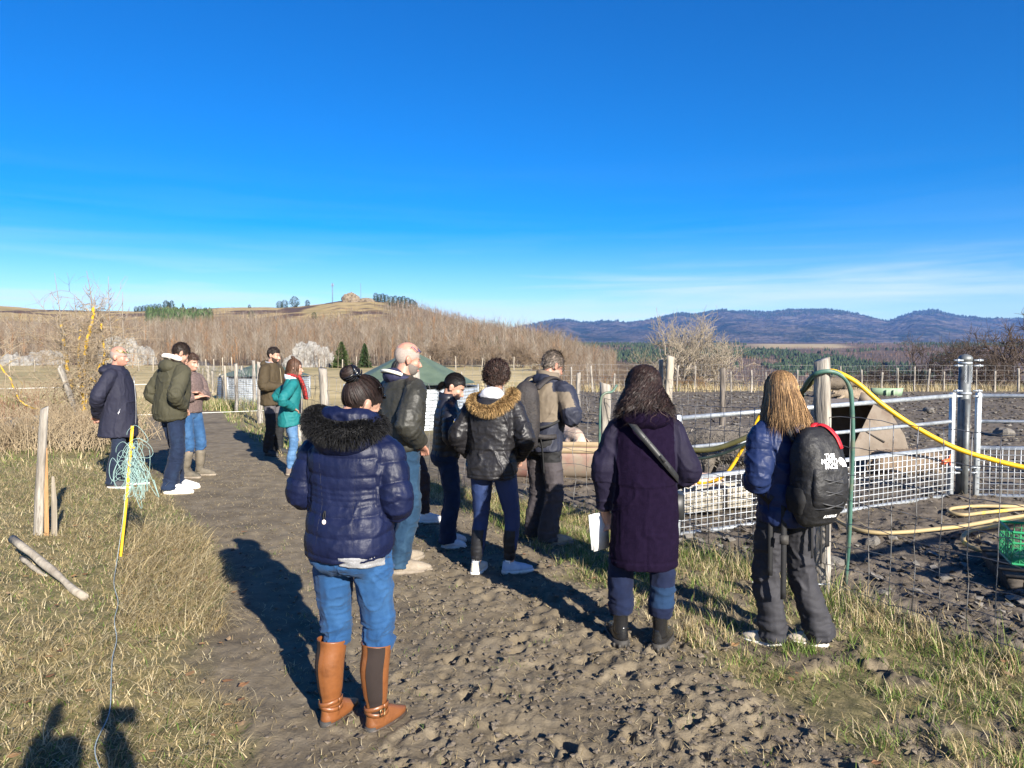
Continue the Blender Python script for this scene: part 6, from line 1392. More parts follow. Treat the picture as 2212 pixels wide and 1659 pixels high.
def wire_net(path, heights, step, rad, seed, kink=.012, top_lean=0.0):
    """woven stock netting along a ground path"""
    rr = np.random.default_rng(seed); P = np.asarray(path, float); L_ = np.concatenate([[0], np.cumsum(np.linalg.norm(np.diff(P, axis=0), axis=1))])
    s_ = np.arange(0, L_[-1], step); X = np.interp(s_, L_, P[:, 0]); Y = np.interp(s_, L_, P[:, 1]); Z = base_z(X, Y)
    jx = rr.normal(0, kink, (len(s_), len(heights), 2)); mb = MB()
    sag = np.cumsum(rr.normal(0, .004, len(s_))); sag -= np.linspace(0, sag[-1], len(s_))
    for hi, h in enumerate(heights):
        pts = np.stack([X+jx[:, hi, 0], Y+jx[:, hi, 0], Z+h+jx[:, hi, 1]*.6+sag*h], 1)
        mid = (pts[:-1]+pts[1:])/2+np.array((0, 0, .007)); al = np.empty((len(pts)*2-1, 3)); al[0::2] = pts; al[1::2] = mid
        mb.tube(al, rad, 4)
    for i in range(len(s_)):
        pts = [(X[i]+jx[i, hi, 0], Y[i]+jx[i, hi, 0], Z[i]+h+jx[i, hi, 1]*.6+sag[i]*h) for hi, h in enumerate(heights)]
        if top_lean: pts[-1] = (pts[-1][0]+rr.normal(0, top_lean), pts[-1][1]+rr.normal(0, top_lean), pts[-1][2])
        mb.tube(pts, rad, 4)
    return mb
H_NET = [.10, .24, .40, .56, .72, .90, 1.10, 1.30]
# the stock fence between track and paddock
fn = empty('stock_fence', (0, 0, 0), 0, 'wire stock fence on weathered wooden posts along the track', 'fence')
fpath = np.stack([np.interp(np.linspace(2.0, 24, 60), FY, FX), np.linspace(2.0, 24, 60)], 1)
net = wire_net(fpath[fpath[:, 1] < 24], H_NET, .165, .0027, 1).build('wire_mesh', WIRE, fn); net['kind'] = 'stuff'
for px, d, h, r, ln in ((1785, 5.1, 1.68, .058, (-.02, .01)), (1308, 7.30, 1.44, .062, (.0, 0)), (893, 9.35, 1.46, .068, (.0, 0)), (703, 11.0, 1.46, .062, (-.03, 0)), (640, 13.2, 1.4, .055, (.02, 0)), (560, 17.0, 1.45, .06, (0, 0)), (508, 20.2, 1.35, .05, (0, 0)), (548, 21.5, 1.42, .05, (0, 0))):
    x = px_x(px, d); post(fn, x, d, h, r, int(px), None, ln)
# cross fence in the paddock and the far boundary
fb = empty('paddock_fence', (0, 0, 0), 0, 'wire fence with thin stakes at the far edge of the paddock', 'fence')
px_ = np.linspace(985, 2330, 40); dd = 29.4+.5*np.sin(px_*.01)
fp2 = np.stack([px_x(px_, dd), dd], 1); bn_ = wire_net(fp2, [.3, .5, .7, .9, 1.12], .34, .0045, 3, .02).build('wire_mesh', WIRE, fb); bn_['kind'] = 'stuff'
for i, px in enumerate([997, 1052, 1088, 1160, 1233, 1280, 1327, 1385, 1408, 1462, 1500, 1580, 1622, 1655, 1722, 1815, 1862, 1905, 1940, 1975, 2005, 2040, 2110, 2150, 2200, 2260]):
    d = 29.4+.5*math.sin(px*.01); post(fb, px_x(px, d), d, rng.uniform(.75, 1.15), rng.uniform(.026, .042), 300+i, WOOD, (rng.normal(0, .04), 0), 'stake')
fc = empty('cross_fence', (0, 0, 0), 0, 'old wooden posts with netting standing inside the muddy paddock', 'fence')
cp = [(px_x(1250, 17.0), 17.0), (px_x(1440, 14.6), 14.6), (px_x(1560, 13.6), 13.6), (px_x(1700, 12.4), 12.4)]
for i, ((x, y), h, r, ln, mt) in enumerate(zip(cp, (1.2, 1.62, 1.40, 1.2), (.05, .085, .052, .05), ((0, 0), (.05, 0), (0, 0), (.02, 0)), (WOOD, WOOD2, pm('dark_post', (.06, .05, .042), (.20, .17, .14), scale=6, stretch=(3, 3, .35), rough=.95, bump=.8, bscale=14), WOOD))): post(fc, x, y, h, r, 50+i, mt, ln)
post(fc, px_x(1428, 14.9), 14.9, 1.55, .045, 77, WOOD)
cn = wire_net(cp, [.15, .35, .55, .75, .95, 1.12], .2, .003, 4).build('wire_mesh', WIRE, fc); cn['kind'] = 'stuff'
# fence round the tank yard and along the pasture
fy = empty('pasture_fence', (0, 0, 0), 0, 'grey stake fence beside the corrugated tanks and pasture', 'fence')
for i, (px, by, ty) in enumerate(((427, 832, 796), (438, 838, 798), (448, 842, 800), (458, 850, 802), (470, 862, 812), (478, 868, 815), (490, 872, 790), (452, 828, 792), (415, 818, 796), (404, 815, 797), (395, 812, 797), (520, 862, 790))):
    p_ = gp(px, by); hgt = CAM_H-(ty-755)/FPX*p_.y; post(fy, p_.x, p_.y, max(.9, hgt), .036, 400+i, WOOD2, (rng.normal(0, .06), 0), 'stake')
fa = [gp(427, 832), gp(448, 842), gp(470, 862), gp(490, 872)]
pn = wire_net([(v.x, v.y) for v in fa], [.2, .4, .6, .8, 1.0, 1.2], .22, .003, 5).build('wire_mesh', WIRE, fy); pn['kind'] = 'stuff'
# stakes far off across the pasture
ff = empty('field_fence', (0, 0, 0), 0, 'row of small stakes at the far edge of the pasture', 'fence')
for i, px in enumerate([20, 75, 135, 300, 330, 430, 445, 462, 480, 500, 690, 740, 770, 930, 985, 1040, 1075, 1110]):
    d = 57+.005*px+rng.uniform(-1, 1); post(ff, px_x(px, d), d, rng.uniform(.9, 1.2), .045, 500+i, WOOD2, (rng.normal(0, .05), 0), 'stake')
# white electric tape across the track
ew = empty('electric_wire', (0, 0, 0), 0, 'thin white electric fence wire strung low across the track', 'wire')
for (a, b, sg) in ((gp(-120, 905, .32), gp(640, 884, .32), .03), (gp(-120, 842, .9), gp(340, 829, .9), .02)):
    a, b = np.array(a), np.array(b); mb = MB(); mb.tube([a*(1-t)+b*t-np.array((0, 0, sg*math.sin(math.pi*t))) for t in np.linspace(0, 1, 20)], .0045, 5); mb.build('strand', pm('white_polywire', (.72, .72, .68), rough=.6), ew)

# ---- gates
def gate(name, A, B, h, label, cell=.065, mids=(.75, .49)):
    A, B = np.array(A, float), np.array(B, float); g_ = empty(name, (0, 0, 0), 0, label, 'gate'); up = np.array((0, 0, 1.)); L_ = np.linalg.norm(B-A); u = (B-A)/L_
    def rail(f, r): 
        mb = MB(); mb.tube([A+up*h*f, B+up*h*f], r, 10); return mb.build('rail', GALV, g_)
    rail(1.0, .024); rail(.02, .024); rail(mids[0], .019); rail(mids[1], .024)
    ang = math.atan2(u[1], u[0])
    for P in (A, B):
        mb = MB(); mb.box(P+up*(h*.5), (.05, .05, h*1.06), np.array(Matrix.Rotation(ang, 3, 'Z'))); o = mb.build('stile', GALV, g_); bv = o.modifiers.new('b', 'BEVEL'); bv.width = .004
    mb = MB(); n_ = np.cross(u, up)
    for s_ in np.arange(cell, L_-.01, cell): mb.tube([A+u*s_+up*h*.03+n_*.024, A+u*s_+up*h*mids[1]+n_*.024], .0046, 4)
    for z in np.arange(h*.03+cell, h*mids[1], cell): mb.tube([A+up*z+n_*.029, B+up*z+n_*.029], .0046, 4)
    m_ = mb.build('mesh_panel', pm('bright_mesh', (.70, .72, .72), (.60, .62, .63), scale=10, rough=.4, metal=.4), g_); m_['kind'] = 'stuff'
    return g_
GA = (px_x(1466, 6.87), 6.87, gz(px_x(1466, 6.87), 6.87)-.02); GB = (px_x(2060, 8.04), 8.04, .085)
gate('metal_gate', GA, GB, 1.15, 'long galvanised gate with wire mesh panel behind blond woman')
gate('metal_gate', (px_x(2116, 8.06), 8.06, .085), (8.7, 7.75, .08), 1.15, 'galvanised gate to the right of the round steel post')
sp = empty('gate_post', (px_x(2085, 8.1), 8.1, gz(px_x(2085, 8.1), 8.1)), 0, 'round steel gate post with domed cap between two gates', 'post')
PG = pm('post_steel', (.13, .14, .14), (.21, .22, .22), scale=12, rough=.5, metal=.5, c3=(.09, .092, .09), s3=6)
mb = MB(); mb.tube([(0, 0, -.3), (0, 0, 1.56)], .062, 24); mb.build('shaft', PG, sp)
mb = MB(); mb.tube([(0, 0, 1.52), (0, 0, 1.56), (0, 0, 1.585), (0, 0, 1.60)], [.072, .072, .05, .01], 24); mb.build('cap', PG, sp)
mb = MB(); mb.tube([(-.02, -.085, 1.1), (-.02, -.085, .0)], [.03, .03], 12); mb.build('latch_pipe', PG, sp)
for z in (1.50, 1.16, .30):
    mb = MB(); mb.tube([(0, 0, z-.012), (0, 0, z+.012)], .070, 24); br = mb.build('clamp', GALV, sp)
    for sx in (-1, 1):
        for dz in (-.03, .03):
            mb = MB(); mb.tube([(sx*.06, -.06, z+dz), (sx*.16, -.06, z+dz)], .010, 8); mb.build('bolt', GALV, br)
            mb = MB(); mb.tube([(sx*.11, -.06, z+dz), (sx*.13, -.06, z+dz)], .018, 6); mb.build('nut', GALV, br)
for x0 in (-.05, .015):
    ch = MB()
    for q in range(8):
        c = np.array((x0, -.092, 1.47-q*.024)); th = np.linspace(0, 2*math.pi, 9); ch.tube([c+(np.array((math.cos(t)*.008, 0, math.sin(t)*.016)) if q % 2 else np.array((0, math.cos(t)*.008, math.sin(t)*.016))) for t in th], .0028, 5, caps=False)
    o = ch.build('chain', GALV, sp); o['kind'] = 'stuff'
mb = MB(); mb.tube([(-.21, -.10, .42), (-.32, -.16, .40)], [.022, .028], 10); mb.tube([(-.20, -.10, .36), (-.20, -.10, .48)], .008, 8); o = mb.build('insulator_grip', pm('orange_plastic', (.75, .12, .03), rough=.4), None)
o.location = sp.location; tag(o, 'small orange electric fence handle hanging on the gate mesh', 'insulator')

# ---- hoses
def hose(name, pts, r, mat, label, sub=6):
    mb = MB(); mb.tube(pts, r, 10, sub=sub); return tag(mb.build(name, mat), label, 'hose')
YEL = pm('yellow_hose', (.72, .42, .012), (.62, .35, .012), scale=10, rough=.45, c3=(.42, .28, .06), s3=8, p3=(.62, .75)); GRN = pm('green_hose', (.035, .095, .075), (.06, .14, .11), scale=10, rough=.5, c3=(.10, .13, .09), s3=7); OLV = pm('olive_hose', (.075, .07, .025), (.12, .11, .045), scale=9, rough=.5); TANH = pm('muddy_yellow_hose', (.36, .27, .13), (.30, .23, .12), scale=6, rough=.7, c3=(.58, .40, .05), s3=5, p3=(.55, .66))
hose('hose', [ad(1780, 802, 5.16), ad(1805, 803, 5.06), ad(1850, 826, 5.0), ad(1905, 873, 4.95), ad(1975, 921, 4.88), ad(2060, 966, 4.78), ad(2140, 992, 4.7), ad(2230, 1013, 4.6), ad(2400, 1040, 4.4), ad(2560, 1130, 4.2), (4.5, 3.75, .03), (5.6, 3.4, .03)], .0165, YEL, 'bright yellow hose slanting from the post top down to the right')
hose('hose', [ad(1728, 862, 5.5), ad(1738, 835, 5.25), ad(1757, 810, 5.08), ad(1785, 802, 5.03), ad(1812, 808, 5.03), ad(1832, 828, 5.03), ad(1840, 870, 5.04), ad(1842, 960, 5.06), ad(1838, 1060, 5.1), ad(1834, 1160, 5.15), gp(1826, 1262)], .0155, GRN, 'dark green hose looped over the post and hanging to the ground')
hose('hose', [ad(1420, 958, 5.9), ad(1480, 970, 5.75), ad(1530, 972, 5.65), ad(1580, 958, 5.55), ad(1640, 930, 5.45), ad(1700, 880, 5.4), ad(1740, 838, 5.3), ad(1770, 808, 5.22)], .021, OLV, 'thick olive hose sagging between the purple coat and the post')
hose('hose', [ad(1420, 980, 5.95), ad(1490, 990, 5.8), ad(1540, 986, 5.7), ad(1590, 968, 5.6), ad(1650, 936, 5.5), ad(1705, 892, 5.45), ad(1738, 850, 5.35)], .012, pm('black_hose', (.015, .025, .022), (.03, .045, .04), rough=.45), 'thin black hose hanging just below the olive hose')
hose('hose', [ad(1650, 880, 7.2), ad(1637, 905, 7.25), ad(1620, 940, 7.3), ad(1600, 975, 7.4), ad(1580, 1008, 7.45), ad(1560, 1030, 7.5), ad(1520, 1045, 7.6), ad(1480, 1030, 7.7)], .019, YEL, 'yellow hose hanging in a bend behind the mesh gate')
def gh(px, py):
    q = gp(px, py, .06)
    for _ in range(3): q = gp(px, py, gz(q.x, q.y)+.055)
    return q
hose('hose', [gh(1795, 1112), gh(1815, 1128), gh(1850, 1144), gh(1900, 1151), gh(1960, 1149), gh(2020, 1143), gh(2068, 1138), gh(2110, 1131), gh(2160, 1122), gh(2230, 1112), gh(2300, 1108)], .019, TANH, 'muddy yellow hose lying along the paddock ground towards the crate')
hose('hose', [gh(2330, 1108), gh(2215, 1122), gh(2150, 1136), gh(2108, 1143), gh(2086, 1152), gh(2080, 1165), gh(2090, 1177), gh(2115, 1187), gh(2150, 1193), gh(2200, 1197), gh(2260, 1200)], .021, TANH, 'muddy yellow hose curling round in front of the green crate')
hose('hose', [gh(2300, 1098), gh(2212, 1099), gh(2160, 1104), gh(2120, 1108), gh(2085, 1112), gh(2055, 1108), gh(2052, 1100), gh(2075, 1096), gh(2120, 1093), gh(2180, 1094), gh(2260, 1092)], .018, TANH, 'muddy yellow hose in a flat loop below the gate post')
hose('hose', [ad(1332, 832, 7.3), ad(1322, 846, 7.25), ad(1306, 850, 7.22), ad(1297, 870, 7.22), ad(1295, 960, 7.25), gp(1293, 1120, .02)], .012, GRN, 'thin green hose running down the grey post beside the purple coat')

# ---- tanks with green covers
def tank(x, y, r, h, hc, label, seed):
    t = empty('water_tank', (x, y, gz(x, y)), 0, label, 'tank'); th = np.linspace(0, 2*math.pi, 72, endpoint=False); rings = []
    nz_ = int(h/.013)
    for i in range(nz_+1):
        z = h*i/nz_; rr = r+.011*math.sin(z/.076*2*math.pi); rings.append(np.stack([np.cos(th)*rr, np.sin(th)*rr, np.full(72, z-.04)], 1))
    mb = MB(); mb.loft(rings, False); mb.build('corrugated_wall', pm('corrugated_zinc', (.34, .37, .395), (.44, .47, .49), scale=2.5, stretch=(1, 1, .3), rough=.36, metal=.35, c3=(.21, .235, .26), s3=3), t)
    for a in np.linspace(0, 2*math.pi, 7)[:-1]:
        mb = MB(); mb.box((math.cos(a)*(r+.025), math.sin(a)*(r+.025), h/2), (.04, .05, h+.02), np.array(Matrix.Rotation(a, 3, 'Z'))); mb.build('upright', GALV, t)
    cr_ = []; rs = np.random.default_rng(seed); sag = rs.uniform(0, 6.28)
    for f in np.linspace(1.05, .0, 14):
        fl = np.abs(np.sin(th*4+sag))*.05*f*(1-f)*3; z = h+.02+(hc-h)*(1-f)**.95-(.10 if f > 1.02 else 0)-fl; cr_.append(np.stack([np.cos(th)*r*max(f, .01), np.sin(th)*r*max(f, .01), z+0*th], 1))
    mb = MB(); mb.loft(cr_, False); mb.build('cover', pm('green_tarpaulin', (.068, .098, .066), (.095, .130, .090), scale=3, rough=.6, bump=.5, bscale=7, bdist=.03), t)
    return t
tank(px_x(888, 17.0), 17.0, 1.55, .93, 1.72, 'round corrugated tank with green peaked cover behind the bald man', 1)
tank(px_x(572, 26.0), 26.0, 1.58, .80, 1.30, 'round corrugated tank behind the bearded man, farther from the camera', 2)

# ---- paddock furniture
HUT = pm('rusty_tan_sheet', (.17, .135, .10), (.235, .19, .147), scale=4, rough=.75, bump=.15, bscale=20, c3=(.13, .078, .05), s3=3, p3=(.52, .72))
hu = empty('pig_shelter', (px_x(1885, 10.3), 10.3, .02), R(-14), 'angular tan sheet metal pig shelter with dark opening', 'shelter')
out = [(-.70, 0), (-.66, .50), (-.58, .93), (.02, .95), (.26, .80), (.42, .52), (.56, .0)]
mb = MB(); n = len(out); V = [(x, y, z) for y in (-.0, 1.3) for x, z in out]; mb.add(V, [(i, i+1, n+i+1, n+i) for i in range(n-1)]); o = mb.build('shell', HUT, hu, False); sm_ = o.modifiers.new('s', 'SOLIDIFY'); sm_.thickness = .012
mb = MB(); mb.add([(x, 1.3, z) for x, z in out], (), [(0, i, i+1) for i in range(1, n-1)]); o = mb.build('back_panel', HUT, hu, False); o.modifiers.new('s', 'SOLIDIFY').thickness = .012
fpn = [(.02, .95), (.26, .80), (.42, .52), (.56, .0), (-.26, .0), (-.30, .22)]
mb = MB(); mb.add([(x, -.012-.10*(.95-z), z) for x, z in fpn], (), [(0, i, i+1) for i in range(1, 5)]); o = mb.build('front_panel', HUT, hu, False); o.modifiers.new('s', 'SOLIDIFY').thickness = .012
mb = MB(); mb.tube([(-.16, -.045, .60), (.16, -.085, .42)], .012, 8); mb.build('strut', pm('dark_iron', (.03, .025, .02), rough=.7), hu)
mb = MB(); mb.box((-.05, .12, 1.02), (.18, .02, .14), np.array(Matrix.Rotation(.3, 3, 'Y'))); mb.build('roof_flap', HUT, hu)
tr = empty('feed_trough', (px_x(1205, 9.8), 9.8, -.02), R(-4), 'faded pink half-round metal trough lying beyond the fence', 'trough'); th = np.linspace(math.pi, 2*math.pi, 17)
mb = MB(); xs = np.linspace(-.75, .60, 12); rings = [np.stack([np.full(17, x), np.cos(th)*.30, .42+np.sin(th)*.40], 1) for x in xs]; V = np.concatenate(rings); Q = [(i*17+j, i*17+j+1, (i+1)*17+j+1, (i+1)*17+j) for i in range(11) for j in range(16)]; mb.add(V, Q)
PNK = pm('faded_red_paint', (.19, .085, .07), (.24, .15, .115), scale=3.5, rough=.75, c3=(.23, .185, .14), s3=3, p3=(.42, .60)); o = mb.build('bowl', PNK, tr); o.modifiers.new('s', 'SOLIDIFY').thickness = .01
for x in (-.75, .60):
    mb = MB(); mb.add([(x, math.cos(t)*.30, .42+math.sin(t)*.40) for t in th], (), [(0, i, i+1) for i in range(1, 16)]); o = mb.build('end_plate', PNK, tr, False); o.modifiers.new('s', 'SOLIDIFY').thickness = .01
for y in (-.30, .30):
    mb = MB(); mb.box((-.07, y, .44), (1.37, .03, .07)); mb.build('rim', pm('ochre_rim', (.22, .16, .09), (.27, .205, .125), scale=5, rough=.75), tr)
mb = MB(); mb.add([(.62, -.1, 0), (.80, -.1, 0), (.70, -.1, .26), (.62, .2, 0), (.80, .2, 0), (.70, .2, .26)], [(0, 1, 4, 3), (1, 2, 5, 4), (2, 0, 3, 5)], [(0, 2, 1), (3, 4, 5)]); mb.build('wedge', pm('burnt_iron', (.035, .025, .02), (.07, .05, .04), rough=.8), tr, False)
CON = pm('mossy_concrete', (.24, .215, .17), (.32, .29, .235), scale=5, rough=.95, bump=.5, bscale=30, c3=(.16, .14, .105), s3=6)
def concrete_trough(c, size, rz, label):
    t = empty('stone_trough', c, rz, label, 'trough'); sx, sy, sz = size
    for nm, cc, ss in (('side', (0, -sy/2+.03, sz/2), (sx, .06, sz)), ('side', (0, sy/2-.03, sz/2), (sx, .06, sz)), ('end', (-sx/2+.03, 0, sz/2), (.06, sy-.12, sz)), ('end', (sx/2-.03, 0, sz/2), (.06, sy-.12, sz)), ('floor_slab', (0, 0, .03), (sx-.12, sy-.12, .06))):
        mb = MB(); mb.box(cc, ss); o = mb.build(nm, CON, t); b_ = o.modifiers.new('b', 'BEVEL'); b_.width = .012; b_.segments = 2
concrete_trough((px_x(1505, 7.75), 7.75, .02), (.52, .30, .23), R(8), 'grey concrete trough behind the gate, nearer the purple coat')
concrete_trough((px_x(1588, 7.95), 7.95, .02), (.30, .30, .23), R(12), 'short grey concrete trough behind the gate, nearer the blond woman')
gt = empty('green_trough', (px_x(1922, 27.0), 27.0, 0), R(-10), 'curved pale green plastic trough at the far side of the paddock', 'trough'); mb = MB(); th = np.linspace(R(200), R(340), 17)
V = []
for z, k_ in ((0, .92), (.30, 1.0)): V += [(math.cos(t)*.62*k_, math.sin(t)*.38*k_+.38, z) for t in th]
mb.add(V, [(i, i+1, 17+i+1, 17+i) for i in range(16)]); o = mb.build('shell', pm('faded_green', (.17, .27, .16), (.24, .30, .21), scale=5, rough=.7), gt); o.modifiers.new('s', 'SOLIDIFY').thickness = .03
for x in (-.1, .15):
    mb = MB(); mb.box((x, -.03, .12), (.05, .05, .24)); mb.build('leg', pm('faded_green', (.17, .27, .16)), gt)
# green crate on a pallet at the right edge
DKW = pm('shade_dark_wood', (.035, .028, .022), (.075, .062, .05), scale=6, stretch=(.4, 3, 3), rough=.9, bump=.5)  # pallet brown darkened to carry the shade it lies in
pal = empty('pallet', (px_x(2330, 5.3), 5.3, .0), R(-22), 'weathered wooden pallet darkened as if in shade under the green crate', 'pallet')
for i in range(5):
    mb = MB(); mb.box((0, -.36+i*.18, .125), (1.0, .11, .02)); mb.build('board', DKW, pal)
for i in (-1, 0, 1):
    mb = MB(); mb.box((i*.44, 0, .06), (.09, .82, .11)); mb.build('bearer', DKW, pal)
cr = empty('plastic_crate', (px_x(2284, 5.42), 5.42, .14), R(-22), 'green plastic lattice crate standing on the pallet at the edge', 'crate'); CG = pm('crate_green', (.015, .20, .075), (.022, .25, .10), scale=8, rough=.5)
def lattice(L_, h, M, name):
    mb = MB(); R_ = np.array(M.to_3x3()); T_ = np.array(M.translation)
    def bar(a, b, w=.007):
        a, b = R_@np.array((a[0], 0, a[1]))+T_, R_@np.array((b[0], 0, b[1]))+T_; mb.tube([a, b], w*.5, 4)
    for z, w in ((0, .02), (h*.33, .008), (h*.66, .014), (h, .022)): bar((-L_/2, z), (L_/2, z), w)
    n = int(L_/.045)
    for i in range(n+1): bar((-L_/2+L_*i/n, 0), (-L_/2+L_*i/n, h))
    for i in range(0, n, 2):
        x0 = -L_/2+L_*i/n; x1 = -L_/2+L_*min(i+2, n)/n; bar((x0, 0), (x1, h*.33), .005); bar((x1, 0), (x0, h*.33), .005); bar((x0, h*.33), (x1, h*.66), .005); bar((x1, h*.33), (x0, h*.66), .005)
    for z in (h*.16, h*.5, h*.83): bar((-L_/2, z), (L_/2, z), .005)
    o = mb.build(name, CG, cr, False)
for sg in (-1, 1):
    lattice(.58, .24, Matrix.Translation((0, sg*.19, 0)), 'long_side'); lattice(.38, .24, Matrix.Translation((sg*.29, 0, 0)) @ Matrix.Rotation(R(90), 4, 'Z'), 'short_side')
mb = MB(); mb.box((0, 0, .008), (.58, .38, .012)); mb.build('base', CG, cr)
# hurdle just beyond the right edge whose bars shade the paddock
hd_ = empty('sheep_hurdle', (0, 0, 0), 0, 'dark metal hurdle just outside the frame that shades the paddock', 'hurdle'); A_, B_ = np.array((3.6, 3.0, 0)), np.array((6.4, 4.2, 0)); A_ = np.array((4.1, 3.6, 0.)); B_ = np.array((7.0, 5.2, 0.))
for z in (.2, .45, .7, .95, 1.2):
    mb = MB(); mb.tube([A_+(0, 0, z), B_+(0, 0, z)], .035, 8); mb.build('rail', GALV, hd_)
for t in np.linspace(0, 1, 6):
    mb = MB(); c = A_*(1-t)+B_*t; mb.tube([c, c+(0, 0, 1.25)], .03, 8); mb.build('upright', GALV, hd_)

# ---- pigs
def pig(loc, rz, L_, label, col, col2, hairy=0, head_down=0.0, lie=False, seed=0, hair_col=(.2, .18, .15)):
    p = empty('pig', loc, rz, label, 'pig', 'pigs in the muddy paddock'); k = L_; mb = MB(); lg = .20 if lie else .42
    zc = (.17 if lie else .44)*k
    mb.tube([(-.50*k, 0, zc+.03*k), (-.44*k, 0, zc+.02*k), (-.25*k, 0, zc), (0, 0, zc-.01*k), (.22*k, 0, zc), (.36*k, 0, zc+.01*k), (.45*k, 0, zc-.0*k-head_down*.03*k)], [.06*k, (.135*k, .15*k), (.165*k, .18*k), (.175*k, .185*k), (.16*k, .175*k), (.13*k, .14*k), (.10*k, .11*k)], 18, (0, 0, 1), 4)
    hx, hz_ = .55*k, zc-.02*k-head_down*k
    mb.tube([(.40*k, 0, zc), (.48*k, 0, zc*.5+hz_*.5+.03*k), (hx, 0, hz_), (.66*k, 0, hz_-.06*k-head_down*.15*k), (.74*k, 0, hz_-.10*k-head_down*.25*k)], [.11*k, .105*k, .085*k, .052*k, .045*k], 14, (0, 0, 1), 4)
    mb.tube([(.735*k, 0, hz_-.10*k-head_down*.25*k), (.755*k, 0, hz_-.105*k-head_down*.26*k)], [.045*k, .05*k], 12)
    for x in (.27, -.34):
        for y in (-1, 1):
            if lie: mb.tube([(x*k, y*.11*k, zc-.05*k), (x*k+.1*k, y*.17*k, .05*k), (x*k+.22*k, y*.17*k, .03*k)], [.07*k, .045*k, .03*k], 10, (0, 1, 0), 3)
            elif x > 0: mb.tube([(x*k, y*.10*k, zc-.04*k), (x*k, y*.105*k, zc-.2*k), (x*k+.01*k, y*.105*k, .17*k), (x*k-.0*k, y*.105*k, .05*k), (x*k+.02*k, y*.105*k, 0)], [.085*k, .06*k, .04*k, .032*k, .036*k], 10, (0, 1, 0), 3)
            else: mb.tube([(x*k, y*.09*k, zc-.0*k), (x*k+.03*k, y*.11*k, zc-.17*k), (x*k-.06*k, y*.105*k, .19*k), (x*k-.03*k, y*.105*k, .06*k), (x*k-.01*k, y*.105*k, 0)], [.12*k, .085*k, .045*k, .032*k, .036*k], 10, (0, 1, 0), 3)
    mt = pm('pig_hide_%d' % seed, col, col2, scale=3.2, rough=.85, bump=.6, bscale=40, c3=tuple(c*.5 for c in col), s3=2.4, p3=(.5, .62))
    b = solid('body', mb, .018*max(k, .6), [mt], p, 3, lambda P, N_: .006*fbm(P, 10, 3, seed))
    for y in (-1, 1):
        eb = MB(); eb.tube([(hx-.03*k, y*.06*k, hz_+.07*k), (hx+.0*k, y*.10*k, hz_+.13*k), (hx+.06*k, y*.115*k, hz_+.08*k)], [(.045*k, .01*k), (.05*k, .008*k), (.012*k, .004*k)], 8, (1, 0, 0), 4); eb.build('ear', mt, b)
        ey = MB(); ey.ell((hx+.035*k, y*.068*k, hz_+.03*k), (.010*k, .006*k, .010*k)); ey.build('eye', pm('pig_eye', (.01, .008, .006), rough=.2), b)
    tb = MB(); tb.tube([(-.50*k, 0, zc+.06*k), (-.55*k, .02*k, zc+.0*k), (-.56*k, -.01*k, zc-.08*k)], [.014*k, .010*k, .006*k], 6, sub=3); tb.build('tail', mt, b)
    if hairy:
        me = b.data; V = np.array([v.co for v in me.vertices]); Nn = np.array([v.normal for v in me.vertices]); idx = np.random.default_rng(seed).integers(0, len(V), hairy); ok = V[idx, 2] > zc*.55; idx = idx[ok]
        fur('bristles', V[idx], Nn[idx]*.5+np.array((-.8, 0, -.1)), .055, hair_col, FURM, b, .0032, seed, .45, .5)
    return p
pig((px_x(1600, 8.75), 8.75, .02), R(150), 1.28, 'big grey bristly pig standing behind the mesh gate', (.10, .085, .07), (.17, .145, .115), 3600, .05, False, 1, (.20, .18, .15))
pig((px_x(1500, 8.15), 8.15, .0), R(12), .58, 'small pink pig behind the concrete trough', (.46, .30, .22), (.52, .36, .28), 0, .05, False, 2)
pig((px_x(1625, 8.2), 8.2, .0), R(170), .55, 'small black pig beside the short concrete trough', (.018, .016, .016), (.03, .027, .025), 0, .10, False, 3)
pig((px_x(1806, 26.0), 26.0, .0), R(-20), 1.2, 'dark brown bristly pig standing far off near the green trough', (.10, .078, .055), (.17, .135, .095), 1200, .0, False, 4, (.17, .135, .10))
pig((px_x(1838, 25.4), 25.4, .0), R(170), 1.0, 'sandy pig lying down far off beside the dark brown pig', (.22, .165, .11), (.30, .235, .165), 500, .0, True, 5, (.28, .22, .16))
pig((px_x(1228, 11.3), 11.3, .0), R(-70), .9, 'pale pig seen in the gap beside the man with the daypack', (.44, .32, .24), (.50, .38, .30), 0, .12, False, 6)
pig((px_x(1960, 9.9), 9.9, .0), R(15), 1.1, 'brown pig lying in the mud behind the gate by the shelter', (.12, .085, .055), (.19, .14, .095), 800, .0, True, 7, (.18, .13, .09))

# ---- left verge: broken post, sticks, yellow stake with rope, heap of stones
bp = empty('broken_post', (px_x(74, 6.42), 6.42, gz(px_x(74, 6.42), 6.42)), 0, 'split grey wooden post standing in the grass on the left', 'post')
me = post_mesh(1.14, .041, 901, .72, slant=.5); o = put('trunk', me, bp); o.rotation_euler = (0, R(4.5), 0)
ORW = pm('fresh_split_wood', (.30, .155, .06), (.38, .22, .10), scale=6, stretch=(4, 4, .4), rough=.85, bump=.5, bscale=20)
mb = MB(); mb.tube([(.075, -.02, -.1), (.085, -.02, .4), (.10, -.015, .78)], [(.022, .018), (.018, .014), (.004, .003)], 6, (0, 1, 0)); mb.build('splinter', ORW, bp, False)
mb = MB(); mb.tube([(.125, .01, -.1), (.135, .01, .3), (.13, .01, .52)], [(.026, .02), (.024, .018), (.012, .006)], 7, (0, 1, 0)); mb.build('splinter', WOOD2, bp, False)
